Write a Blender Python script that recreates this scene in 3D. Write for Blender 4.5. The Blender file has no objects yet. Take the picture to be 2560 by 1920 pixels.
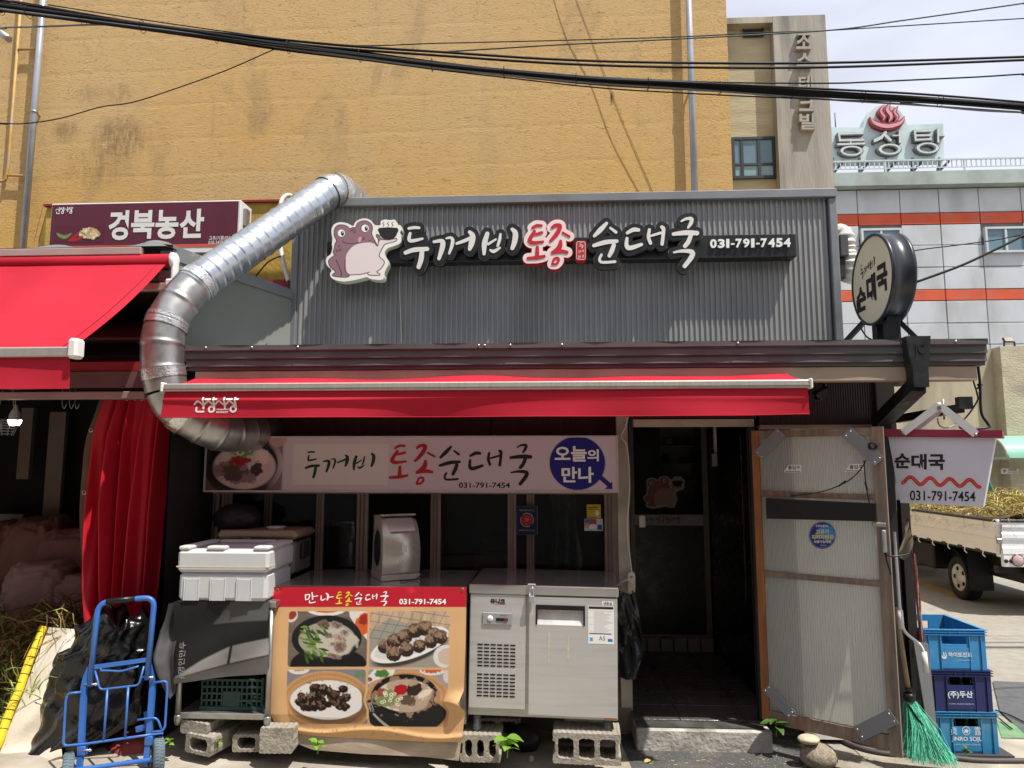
import bpy, bmesh, math, random
import numpy as np
from mathutils import Vector, Matrix
R = math.radians
random.seed(7); rng = np.random.default_rng(7)
SC = bpy.context.scene
COL = SC.collection

# ------------------------------------------------------------ camera, sky, sun, exposure
CAM_H, YAW, PITCH, FPX = 1.77, 3.0, 6.6, 1775.0
cd = bpy.data.cameras.new('camera'); cam = bpy.data.objects.new('camera', cd); COL.objects.link(cam)
cam.location = (0, 0, CAM_H); cam.rotation_euler = (R(90 + PITCH), 0, R(YAW))
cd.sensor_width = 36; cd.lens = FPX / 2560 * 36; cd.clip_start = 0.05; cd.clip_end = 600
SC.camera = cam
SUN = Vector((1.40, -1.0, 3.7)).normalized()
sun_el = math.asin(SUN.z); sun_az = math.atan2(SUN.x, SUN.y)
W = bpy.data.worlds.new('World'); SC.world = W; W.use_nodes = True
_n = W.node_tree.nodes; _l = W.node_tree.links
sky = _n.new('ShaderNodeTexSky'); sky.sky_type = 'NISHITA'; sky.sun_disc = False
sky.sun_elevation = sun_el; sky.sun_rotation = sun_az
sky.air_density = 1.0; sky.dust_density = 3.5; sky.ozone_density = 1.0; sky.altitude = 50
bg = _n['Background']; bg.inputs['Strength'].default_value = 0.052
# thin high cloud veil over the whole sky
_tc = _n.new('ShaderNodeTexCoord'); _mp = _n.new('ShaderNodeMapping'); _mp.inputs['Scale'].default_value = (1.2, 1.2, 4.0)
_nz = _n.new('ShaderNodeTexNoise'); _nz.inputs['Scale'].default_value = 2.2; _nz.inputs['Detail'].default_value = 5
_cr = _n.new('ShaderNodeMapRange'); _cr.inputs[1].default_value = .35; _cr.inputs[2].default_value = .75; _cr.inputs[3].default_value = .62; _cr.inputs[4].default_value = .92
_mx = _n.new('ShaderNodeMix'); _mx.data_type = 'RGBA'; _mx.inputs[7].default_value = (15.2, 15.8, 18.0, 1)
_l.new(_tc.outputs['Generated'], _mp.inputs[0]); _l.new(_mp.outputs[0], _nz.inputs[0]); _l.new(_nz.outputs[0], _cr.inputs[0])
_l.new(_cr.outputs[0], _mx.inputs[0]); _l.new(sky.outputs[0], _mx.inputs[6]); _l.new(_mx.outputs[2], bg.inputs[0])
sd = bpy.data.lights.new('sun', 'SUN'); so = bpy.data.objects.new('sun', sd); COL.objects.link(so)
sd.energy = 5.0; sd.angle = R(0.55); sd.color = (1.0, .965, .90)
so.rotation_euler = SUN.to_track_quat('Z', 'Y').to_euler(); so.location = (6, -4, 14)
SC.view_settings.view_transform = 'Standard'; SC.view_settings.look = 'None'
SC.view_settings.exposure = 0.42; SC.view_settings.gamma = 1.0; SC.view_settings.use_curve_mapping = False

# ------------------------------------------------------------ helpers: measuring from the camera station
RM = Matrix.Rotation(R(YAW), 3, 'Z') @ Matrix.Rotation(R(90 + PITCH), 3, 'X')
def ray(u, v): return RM @ Vector(((u - 1280) / FPX, -(v - 960) / FPX, -1))
def P(u, v, Y):
    d = ray(u, v); t = Y / d.y
    return Vector((d.x * t, Y, CAM_H + d.z * t))
def G(u, v, z=0.0):
    d = ray(u, v); t = (z - CAM_H) / d.z
    return Vector((d.x * t, d.y * t, z))
def XU(u, Y, v=1165): return P(u, v, Y).x
def ZV(v, Y, u=1373): return P(u, v, Y).z

# ------------------------------------------------------------ helpers: objects
def link(o, parent=None):
    COL.objects.link(o)
    if parent is not None: o.parent = parent
    return o
def tag(o, label=None, cat=None, group=None, kind=None):
    if label: o['label'] = label
    if cat: o['category'] = cat
    if group: o['group'] = group
    if kind: o['kind'] = kind
    return o
def thing(name, label, cat, loc=(0, 0, 0), rz=0, group=None):
    o = bpy.data.objects.new(name, None); COL.objects.link(o); o.empty_display_size = .1
    o.location = loc; o.rotation_euler = (0, 0, rz)
    return tag(o, label, cat, group)
def copy_tree(o, parent=None):
    c = o.copy(); COL.objects.link(c); c.parent = parent
    for ch in list(o.children): copy_tree(ch, c)
    return c

class MB:
    """collects shapes for ONE mesh; verts are in the parent's local space"""
    def __init__(s): s.v = []; s.f = []; s.sm = []; s.c = []
    def add(s, vs, fs, smooth=False):
        b = len(s.v); s.v += [tuple(x) for x in vs]
        s.f += [tuple(i + b for i in f) for f in fs]; s.sm += [smooth] * len(fs); return s
    def box(s, x0, y0, z0, x1, y1, z1, M=None, bev=0):
        if bev:
            b = min(bev, abs(x1 - x0) * .45, abs(y1 - y0) * .45, abs(z1 - z0) * .45); vs = []; ix = {}
            X = (x0, x1); Yy = (y0, y1); Z = (z0, z1)
            for i in (0, 1):
                for j in (0, 1):
                    for k in (0, 1):
                        sx, sy, sz = (1 - 2 * i) * b, (1 - 2 * j) * b, (1 - 2 * k) * b
                        ix[i, j, k] = len(vs)
                        vs += [(X[i], Yy[j] + sy, Z[k] + sz), (X[i] + sx, Yy[j], Z[k] + sz), (X[i] + sx, Yy[j] + sy, Z[k])]
            fs = []
            for a in (0, 1):
                q = [ix[a, 0, 0], ix[a, 1, 0], ix[a, 1, 1], ix[a, 0, 1]]; fs.append(q if a else q[::-1])
                q = [ix[0, a, 0] + 1, ix[0, a, 1] + 1, ix[1, a, 1] + 1, ix[1, a, 0] + 1]; fs.append(q if a else q[::-1])
                q = [ix[0, 0, a] + 2, ix[1, 0, a] + 2, ix[1, 1, a] + 2, ix[0, 1, a] + 2]; fs.append(q if a else q[::-1])
            for i in (0, 1):
                for j in (0, 1):
                    for (A, B, o1, o2) in (((i, j, 0), (i, j, 1), 0, 1), ((i, 0, j), (i, 1, j), 0, 2), ((0, i, j), (1, i, j), 1, 2)):
                        fs.append([ix[A] + o1, ix[A] + o2, ix[B] + o2, ix[B] + o1])
            for kx in ix.values(): fs.append([kx, kx + 1, kx + 2])
        else:
            vs = [(x, y, z) for x in (x0, x1) for y in (y0, y1) for z in (z0, z1)]
            fs = [(0, 1, 3, 2), (4, 6, 7, 5), (0, 4, 5, 1), (2, 3, 7, 6), (0, 2, 6, 4), (1, 5, 7, 3)]
        if M is not None: vs = [M @ Vector(v) for v in vs]
        return s.add(vs, fs)
    def bar(s, a, b, w, h=None, up=(0, 0, 1), bev=0):
        """box bar from a to b, w across, h along 'up'"""
        a = Vector(a); b = Vector(b); h = h or w; d = (b - a); L = d.length; d.normalize()
        u = Vector(up); x = d.cross(u)
        if x.length < 1e-4: x = d.cross(Vector((1, 0, 0)))
        x.normalize(); u = x.cross(d).normalized()
        M = Matrix(((d.x, x.x, u.x, a.x), (d.y, x.y, u.y, a.y), (d.z, x.z, u.z, a.z), (0, 0, 0, 1)))
        return s.box(0, -w / 2, -h / 2, L, w / 2, h / 2, M, bev)
    def prism(s, pts, fn, d0, d1, smooth_side=False):
        """2-D outline pts extruded; fn(x, y, depth) -> 3-D point"""
        n = len(pts); vs = [fn(x, y, d0) for x, y in pts] + [fn(x, y, d1) for x, y in pts]
        fs = [tuple(range(n))[::-1], tuple(range(n, 2 * n))]
        s.add(vs, fs)
        b = len(s.v) - 2 * n
        for i in range(n):
            j = (i + 1) % n; s.f.append((b + i, b + j, b + n + j, b + n + i)); s.sm.append(smooth_side)
        return s
    def tube(s, path, r, n=8, caps=True, closed=False, smooth=True):
        path = [Vector(p) for p in path]; m = len(path)
        rr = r if isinstance(r, (list, tuple)) else [r] * m
        def tang(i):
            if closed: return (path[(i + 1) % m] - path[i - 1]).normalized()
            return (path[min(i + 1, m - 1)] - path[max(i - 1, 0)]).normalized()
        t = tang(0); u = t.orthogonal().normalized(); vs = []
        for i in range(m):
            t = tang(i); u = (u - t * u.dot(t))
            u = u.normalized() if u.length > 1e-6 else t.orthogonal().normalized()
            w = t.cross(u)
            for k in range(n):
                a = 2 * math.pi * k / n; vs.append(path[i] + (u * math.cos(a) + w * math.sin(a)) * rr[i])
        fs = []
        for i in range(m if closed else m - 1):
            for k in range(n):
                a, b = i * n + k, i * n + (k + 1) % n; c = ((i + 1) % m) * n
                fs.append((a, b, c + (k + 1) % n, c + k))
        s.add(vs, fs, smooth)
        if caps and not closed:
            b = len(s.v) - m * n
            s.f += [tuple(b + k for k in range(n))[::-1], tuple(b + (m - 1) * n + k for k in range(n))]; s.sm += [False, False]
        return s
    def lathe(s, prof, n=24, M=None, smooth=True, arc=(0, 2 * math.pi)):
        """prof: (r, z) rings around local Z"""
        vs = []; full = abs(arc[1] - arc[0] - 2 * math.pi) < 1e-6; k1 = n if full else n + 1
        for r, z in prof:
            for k in range(k1):
                a = arc[0] + (arc[1] - arc[0]) * k / n; vs.append(Vector((r * math.cos(a), r * math.sin(a), z)))
        if M is not None: vs = [M @ v for v in vs]
        fs = []
        for i in range(len(prof) - 1):
            for k in range(n):
                k2 = (k + 1) % k1; fs.append((i * k1 + k, i * k1 + k2, (i + 1) * k1 + k2, (i + 1) * k1 + k))
        return s.add(vs, fs, smooth)
    def grid(s, fn, nu, nv, smooth=True):
        vs = [fn(i / nu, j / nv) for j in range(nv + 1) for i in range(nu + 1)]
        fs = [(j * (nu + 1) + i, j * (nu + 1) + i + 1, (j + 1) * (nu + 1) + i + 1, (j + 1) * (nu + 1) + i) for j in range(nv) for i in range(nu)]
        return s.add(vs, fs, smooth)
    def mesh(s, name):
        me = bpy.data.meshes.new(name); me.from_pydata([tuple(v) for v in s.v], [], s.f)
        me.polygons.foreach_set('use_smooth', s.sm); me.update(); return me
    def build(s, name, mat, parent=None, fix=True):
        me = s.mesh(name)
        if fix:
            bm = bmesh.new(); bm.from_mesh(me); bmesh.ops.recalc_face_normals(bm, faces=bm.faces); bm.to_mesh(me); bm.free()
        me.materials.append(mat)
        return link(bpy.data.objects.new(name, me), parent)

def rot(rx=0, ry=0, rz=0, loc=(0, 0, 0)):
    return Matrix.Translation(loc) @ Matrix.Rotation(rz, 4, 'Z') @ Matrix.Rotation(ry, 4, 'Y') @ Matrix.Rotation(rx, 4, 'X')
def smoothpath(pts, k=6):
    pts = [Vector(p) for p in pts]; out = []
    for i in range(len(pts) - 1):
        p0, p1, p2, p3 = pts[max(i - 1, 0)], pts[i], pts[i + 1], pts[min(i + 2, len(pts) - 1)]
        for j in range(k):
            t = j / k
            out.append(.5 * ((2 * p1) + (p2 - p0) * t + (2 * p0 - 5 * p1 + 4 * p2 - p3) * t * t + (3 * p1 - p0 - 3 * p2 + p3) * t ** 3))
    out.append(pts[-1]); return out
def fillet(pts, r, k=5):
    """polyline with rounded corners"""
    pts = [Vector(p) for p in pts]; out = [pts[0]]
    for i in range(1, len(pts) - 1):
        a, b, c = pts[i - 1], pts[i], pts[i + 1]
        rr = min(r, (a - b).length * .48, (c - b).length * .48)
        p = b + (a - b).normalized() * rr; q = b + (c - b).normalized() * rr
        for j in range(k + 1):
            t = j / k; out.append(p * (1 - t) ** 2 + b * 2 * t * (1 - t) + q * t * t)
    out.append(pts[-1]); return out

# ------------------------------------------------------------ helpers: materials
def lin(h):
    h = h.lstrip('#'); c = [int(h[i:i + 2], 16) / 255 for i in (0, 2, 4)]
    return tuple(x / 12.92 if x <= .04045 else ((x + .055) / 1.055) ** 2.4 for x in c)
def mat(name, col, rough=.6, metal=0., var=.12, vs=6., bump=0., bs=60., spec=.4, dirt=None, dirt_amt=.0, dirt_scale=2.5, stretch=(1, 1, 1), trans=0., coat=0., alpha=1., emis=0.):
    """procedural Principled material: base colour with noise variation, optional dirt patches, fine relief"""
    m = bpy.data.materials.new(name); m.use_nodes = True; N = m.node_tree.nodes; L = m.node_tree.links
    b = N['Principled BSDF']; c = lin(col) if isinstance(col, str) else col
    b.inputs['Roughness'].default_value = rough; b.inputs['Metallic'].default_value = metal
    b.inputs['Specular IOR Level'].default_value = spec
    if coat: b.inputs['Coat Weight'].default_value = coat
    if trans: b.inputs['Transmission Weight'].default_value = trans
    if alpha < 1: b.inputs['Alpha'].default_value = alpha
    if emis: b.inputs['Emission Color'].default_value = (*c, 1); b.inputs['Emission Strength'].default_value = emis
    g = N.new('ShaderNodeNewGeometry'); mp = N.new('ShaderNodeMapping'); mp.inputs['Scale'].default_value = stretch
    L.new(g.outputs['Position'], mp.inputs[0])
    def noise(sc, det=4):
        t = N.new('ShaderNodeTexNoise'); t.inputs['Scale'].default_value = sc; t.inputs['Detail'].default_value = det
        L.new(mp.outputs[0], t.inputs[0]); return t.outputs[0]
    def rng_(x, a, b_, lo, hi):
        r = N.new('ShaderNodeMapRange'); r.inputs[1].default_value = a; r.inputs[2].default_value = b_; r.inputs[3].default_value = lo; r.inputs[4].default_value = hi
        L.new(x, r.inputs[0]); return r.outputs[0]
    n1 = noise(vs)
    mx = N.new('ShaderNodeMix'); mx.data_type = 'RGBA'
    mx.inputs[6].default_value = (*[x * (1 - var) for x in c], 1); mx.inputs[7].default_value = (*[min(1, x * (1 + var)) for x in c], 1)
    L.new(rng_(n1, .3, .7, 0, 1), mx.inputs[0]); out = mx.outputs[2]
    if dirt:
        d = lin(dirt) if isinstance(dirt, str) else dirt
        m2 = N.new('ShaderNodeMix'); m2.data_type = 'RGBA'; m2.inputs[7].default_value = (*d, 1)
        L.new(out, m2.inputs[6]); L.new(rng_(noise(dirt_scale, 8), .48, .72, 0, dirt_amt), m2.inputs[0]); out = m2.outputs[2]
    L.new(out, b.inputs['Base Color'])
    if metal > .3 or rough < .5:
        L.new(rng_(noise(vs * 2.3), .3, .7, max(.03, rough * .8), min(1, rough * 1.25)), b.inputs['Roughness'])
    if bump:
        bp = N.new('ShaderNodeBump'); bp.inputs['Strength'].default_value = 1; bp.inputs['Distance'].default_value = bump
        L.new(noise(bs, 6), bp.inputs['Height']); L.new(bp.outputs[0], b.inputs['Normal'])
    m['b'] = 1
    return m
def vcmat(name, rough=.55, spec=.3, bump=0, bs=200):
    m = bpy.data.materials.new(name); m.use_nodes = True; N = m.node_tree.nodes; L = m.node_tree.links
    b = N['Principled BSDF']; b.inputs['Roughness'].default_value = rough; b.inputs['Specular IOR Level'].default_value = spec
    a = N.new('ShaderNodeVertexColor'); a.layer_name = 'print'; L.new(a.outputs[0], b.inputs['Base Color'])
    return m

# ------------------------------------------------------------ helpers: signs, strokes, prints
def sd_strokes(X, Y, strokes):
    D = np.full(X.shape, 1e9)
    for st in strokes:
        st = list(st)
        if len(st) == 1: st = st * 2
        # smooth the stroke a little
        q = [Vector(p) for p in st]
        if len(q) > 2: q = smoothpath(q, 4)
        for a, b in zip(q[:-1], q[1:]):
            dx, dy = b[0] - a[0], b[1] - a[1]; L2 = dx * dx + dy * dy + 1e-12
            t = np.clip(((X - a[0]) * dx + (Y - a[1]) * dy) / L2, 0, 1)
            d = np.hypot(X - a[0] - t * dx, Y - a[1] - t * dy) - (a[2] + (b[2] - a[2]) * t)
            D = np.minimum(D, d)
    return D
def sd_poly(X, Y, pts, smooth=0):
    if smooth:
        q = [Vector((*p, 0)) for p in pts]; n = len(q); q2 = []
        for i in range(n):
            p0, p1, p2, p3 = q[i - 1], q[i], q[(i + 1) % n], q[(i + 2) % n]
            for j in range(smooth):
                t = j / smooth
                q2.append(.5 * ((2 * p1) + (p2 - p0) * t + (2 * p0 - 5 * p1 + 4 * p2 - p3) * t * t + (3 * p1 - p0 - 3 * p2 + p3) * t ** 3))
        pts = [(p.x, p.y) for p in q2]
    D = np.full(X.shape, 1e18); ins = np.zeros(X.shape, bool); n = len(pts)
    for i in range(n):
        x0, y0 = pts[i]; x1, y1 = pts[(i + 1) % n]; dx, dy = x1 - x0, y1 - y0
        t = np.clip(((X - x0) * dx + (Y - y0) * dy) / (dx * dx + dy * dy + 1e-12), 0, 1)
        D = np.minimum(D, (X - x0 - t * dx) ** 2 + (Y - y0 - t * dy) ** 2)
        if dy:
            c = ((y0 > Y) != (y1 > Y)) & (X < dx * (Y - y0) / dy + x0); ins ^= c
    return np.where(ins, -1, 1) * np.sqrt(D)
def sd_ell(X, Y, cx, cy, rx, ry, a=0):
    c, s_ = math.cos(a), math.sin(a); x = (X - cx) * c + (Y - cy) * s_; y = -(X - cx) * s_ + (Y - cy) * c
    k = np.sqrt((x / rx) ** 2 + (y / ry) ** 2); return (k - 1) * min(rx, ry)
def sd_rrect(X, Y, x0, y0, x1, y1, r):
    qx = np.abs(X - (x0 + x1) / 2) - (x1 - x0) / 2 + r; qy = np.abs(Y - (y0 + y1) / 2) - (y1 - y0) / 2 + r
    return np.hypot(np.maximum(qx, 0), np.maximum(qy, 0)) + np.minimum(np.maximum(qx, qy), 0) - r
def contour(sdf, x0, y0, x1, y1, h, level=0.):
    """filled region sdf(X, Y) < level as 2-D verts and faces (marching squares)"""
    nx, ny = int(math.ceil((x1 - x0) / h)) + 1, int(math.ceil((y1 - y0) / h)) + 1
    xs = x0 + np.arange(nx) * h; ys = y0 + np.arange(ny) * h
    X, Y = np.meshgrid(xs, ys); D = sdf(X, Y) - level; I = D < 0
    V = []; ids = {}; F = []
    def gv(j, i):
        k = (j, i)
        if k not in ids: ids[k] = len(V); V.append((xs[i], ys[j]))
        return ids[k]
    def ev(a, b):
        k = (a, b) if a < b else (b, a)
        if k not in ids:
            (j0, i0), (j1, i1) = k; d0, d1 = D[j0, i0], D[j1, i1]; t = d0 / (d0 - d1); t = min(max(t, .02), .98)
            ids[k] = len(V); V.append((xs[i0] + (xs[i1] - xs[i0]) * t, ys[j0] + (ys[j1] - ys[j0]) * t))
        return ids[k]
    C = I[:-1, :-1].astype(int) + I[1:, :-1] + I[:-1, 1:] + I[1:, 1:]
    for j, i in zip(*np.nonzero(C)):
        q = [(j, i), (j, i + 1), (j + 1, i + 1), (j + 1, i)]
        if C[j, i] == 4: F.append(tuple(gv(*p) for p in q)); continue
        poly = []
        for k in range(4):
            a, b = q[k], q[(k + 1) % 4]
            if I[a]: poly.append(gv(*a))
            if I[a] != I[b]: poly.append(ev(a, b))
        if len(poly) >= 3: F.append(tuple(poly))
    return V, F
def slab(mb, VF, fn, d0, d1, back=False):
    """2-D region as a solid: face at depth d1, walls back to d0"""
    V, F = VF; n = len(V)
    vs = [fn(x, y, d1) for x, y in V]; mb.add(vs, F); b = len(mb.v) - n
    if d0 is None: return mb
    cnt = {}
    for f in F:
        for a, c in zip(f, f[1:] + f[:1]):
            k = (min(a, c), max(a, c)); cnt.setdefault(k, []).append((a, c))
    rim = [e[0] for e in cnt.values() if len(e) == 1]; m = {}
    for a, c in rim:
        for q in (a, c):
            if q not in m: m[q] = len(mb.v); mb.v.append(tuple(fn(V[q][0], V[q][1], d0)))
        mb.f.append((b + c, b + a, m[a], m[c])); mb.sm.append(False)
    if back:
        vs = [fn(x, y, d0) for x, y in V]; mb.add(vs, [f[::-1] for f in F])
    return mb
_font_cache = {}
def text2d(s, bold=0.0, spacing=1.0):
    """text as 2-D verts/faces normalised so that its box is (0..w, 0..1) with y down"""
    k = (s, bold, spacing)
    if k in _font_cache: return _font_cache[k]
    cu = bpy.data.curves.new('lettering', 'FONT'); cu.body = s; cu.offset = bold; cu.space_character = spacing
    cu.resolution_u = 3; cu.fill_mode = 'FRONT'
    o = bpy.data.objects.new('lettering', cu); COL.objects.link(o)
    dg = bpy.context.evaluated_depsgraph_get(); dg.update()
    me = bpy.data.meshes.new_from_object(o.evaluated_get(dg))
    V = [(v.co.x, v.co.y) for v in me.vertices]; F = [tuple(p.vertices) for p in me.polygons]
    bpy.data.objects.remove(o); bpy.data.curves.remove(cu); bpy.data.meshes.remove(me)
    x0 = min(v[0] for v in V); x1 = max(v[0] for v in V); y0 = min(v[1] for v in V); y1 = max(v[1] for v in V); h = y1 - y0
    V = [((x - x0) / h, 1 - (y - y0) / h) for x, y in V]
    _font_cache[k] = (V, F, (x1 - x0) / h); return _font_cache[k]
def put_text(mb, s, box, fn, d, bold=0.0, spacing=1.0, d0=None, shear=0.0):
    """write s into the 2-D box (x0, y0, x1, y1) on the surface fn(x, y, depth)"""
    V, F, w = text2d(s, bold, spacing); x0, y0, x1, y1 = box
    V2 = [(x0 + x / w * (x1 - x0) + shear * (1 - y) * (y1 - y0), y0 + y * (y1 - y0)) for x, y in V]
    return slab(mb, (V2, F), fn, d0, d)
def plane_fn(u0, v0, u1, v1, Y, nx=(0, -1, 0)):
    """surface facing the street, measured in photo pixels, on the plane Y"""
    def fn(u, v, d): p = P(u, v, Y); return Vector((p.x, Y - d, p.z))
    return fn
def print_mesh(fn, w, h, nx, ny, paint, mat_, name, parent, d=0.0, mask=None):
    """flat print: grid with one colour per vertex; paint(X, Y) -> (ny+1, nx+1, 3) linear colours, X in 0..w, Y in 0..h"""
    X, Y = np.meshgrid(np.linspace(0, w, nx + 1), np.linspace(0, h, ny + 1))
    A = paint(X, Y); mb = MB()
    vs = [fn(x, y, d) for x, y in zip(X.ravel(), Y.ravel())]
    keep = None if mask is None else mask(X, Y)
    fs = []
    for j in range(ny):
        for i in range(nx):
            a = j * (nx + 1) + i
            if keep is None or keep[j:j + 2, i:i + 2].all(): fs.append((a, a + 1, a + nx + 2, a + nx + 1))
    mb.add(vs, fs, True); me = mb.mesh(name)
    ca = me.color_attributes.new('print', 'FLOAT_COLOR', 'POINT')
    c = np.ones((A.shape[0] * A.shape[1], 4), np.float32); c[:, :3] = np.clip(A.reshape(-1, 3), 0, 1)
    ca.data.foreach_set('color', c.ravel()); me.materials.append(mat_)
    return link(bpy.data.objects.new(name, me), parent)
def over(A, sd_, col, soft=.6, a=1.0):
    k = np.clip(.5 - sd_ / soft, 0, 1)[..., None] * a
    return A * (1 - k) + np.array(lin(col) if isinstance(col, str) else col) * k
def fbm(X, Y, sc, seed=0, oct=4):
    r = np.random.default_rng(seed); out = np.zeros(X.shape); amp = 1; tot = 0
    for o in range(oct):
        n = 64; T = r.random((n, n)); x = X * sc * 2 ** o; y = Y * sc * 2 ** o
        xi = np.floor(x).astype(int); yi = np.floor(y).astype(int); fx = x - xi; fy = y - yi
        fx = fx * fx * (3 - 2 * fx); fy = fy * fy * (3 - 2 * fy)
        g = lambda a, b: T[b % n, a % n]
        out += amp * ((g(xi, yi) * (1 - fx) + g(xi + 1, yi) * fx) * (1 - fy) + (g(xi, yi + 1) * (1 - fx) + g(xi + 1, yi + 1) * fx) * fy)
        tot += amp; amp *= .55
    return out / tot
# brush-written syllables: strokes of (x, y, half width), y down
BR = {
'두': [[(945,220,14),(1000,210,16),(1055,213,14)],[(960,270,14),(948,320,18),(960,350,18),(1020,345,17),(1090,328,12)],[(910,478,20),(1000,447,24),(1140,437,22)],[(1085,470,24),(1075,550,26),(1050,630,22)]],
'꺼': [[(1212,362,14),(1285,352,20),(1308,372,26),(1298,440,26),(1266,540,18)],[(1345,325,10),(1392,318,14),(1412,345,18),(1402,410,18),(1375,485,12)],[(1455,380,14),(1540,350,18),(1600,320,16)],[(1592,258,18),(1625,300,28),(1612,380,30),(1592,440,18)]],
'비': [[(1780,275,22),(1750,380,28),(1745,490,16)],[(1790,385,14),(1870,335,10)],[(1920,280,12),(1910,340,16),(1890,405,14)],[(1812,450,12),(1850,462,18),(1915,425,10)],[(2045,228,18),(2078,270,28),(2070,360,28),(2045,430,20)]],
'토': [[(217,300,12),(260,275,15),(315,275,12)],[(240,335,15),(200,400,20),(190,440,22),(230,458,18),(330,446,12)],[(235,372,10),(280,360,14),(318,348,14)],[(270,505,16),(268,600,22)],[(170,622,14),(270,615,18),(345,600,14)]],
'종': [[(425,297,14),(462,272,18),(508,275,20),(505,310,22),(470,370,22),(408,438,14)],[(540,350,12),(610,390,12)],[(517,440,16),(510,490,26),(480,530,24),(428,562,16)],[(428,562,16),(520,548,20),(585,558,16)],[(428,684,12),(448,630,12),(485,618,13),(497,645,13),(468,682,12),(428,684,12)]],
'순': [[(1005,250,16),(940,320,26),(875,385,16)],[(1045,300,12),(1105,345,16)],[(870,487,18),(990,452,24),(1115,440,18)],[(1082,480,22),(1062,540,24),(1035,595,20)],[(950,585,14),(930,635,14),(960,665,14),(1095,658,14)]],
'대': [[(1225,352,16),(1290,318,22),(1345,320,18)],[(1222,410,16),(1218,485,22),(1255,512,24),(1375,475,18)],[(1460,318,16),(1450,395,18),(1472,460,18)],[(1480,382,12),(1580,352,14)],[(1592,290,18),(1610,310,20),(1605,390,18),(1595,470,18)]],
'국': [[(1800,228,10),(1850,203,14),(1908,203,18),(1900,250,20),(1872,295,12)],[(1715,365,18),(1850,350,26),(1965,355,24)],[(1900,380,22),(1872,450,24),(1838,492,22)],[(1720,560,10),(1800,545,16),(1905,552,24),(1912,600,26),(1835,705,22)]],
'만': [[(118,90,7),(120,120,8),(125,160,7)],[(118,95,7),(170,88,8),(172,120,8),(160,150,7),(125,155,7)],[(205,60,7),(215,110,9),(218,150,9)],[(220,115,6),(285,105,6)],[(180,170,6),(178,198,7),(215,198,7),(258,188,6)]],
'나': [[(335,105,7),(338,155,9),(360,165,8),(395,145,6)],[(405,72,8),(432,100,13),(425,160,10)],[(440,125,6),(505,118,6)]],
}
def bbox_strokes(st):
    x0 = min(p[0] - p[2] for s in st for p in s); x1 = max(p[0] + p[2] for s in st for p in s)
    y0 = min(p[1] - p[2] for s in st for p in s); y1 = max(p[1] + p[2] for s in st for p in s); return x0, y0, x1, y1
def brush(ch, box, wscale=1.0):
    """the syllable's strokes fitted to the box"""
    st = BR[ch]; a0, b0, a1, b1 = bbox_strokes(st); x0, y0, x1, y1 = box; kx = (x1 - x0) / (a1 - a0); ky = (y1 - y0) / (b1 - b0); kw = math.sqrt(abs(kx * ky)) * wscale
    return [[(x0 + (x - a0) * kx, y0 + (y - b0) * ky, w * kw) for x, y, w in s] for s in st]
def brush_mesh(mb, strokes, fn, d, h, level=0., d0=None, back=False):
    a0, b0, a1, b1 = bbox_strokes(strokes); m = max(level, 0) + 2 * h
    VF = contour(lambda X, Y: sd_strokes(X, Y, strokes), a0 - m, b0 - m, a1 + m, b1 + m, h, level)
    return slab(mb, VF, fn, d0, d, back)
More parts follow.
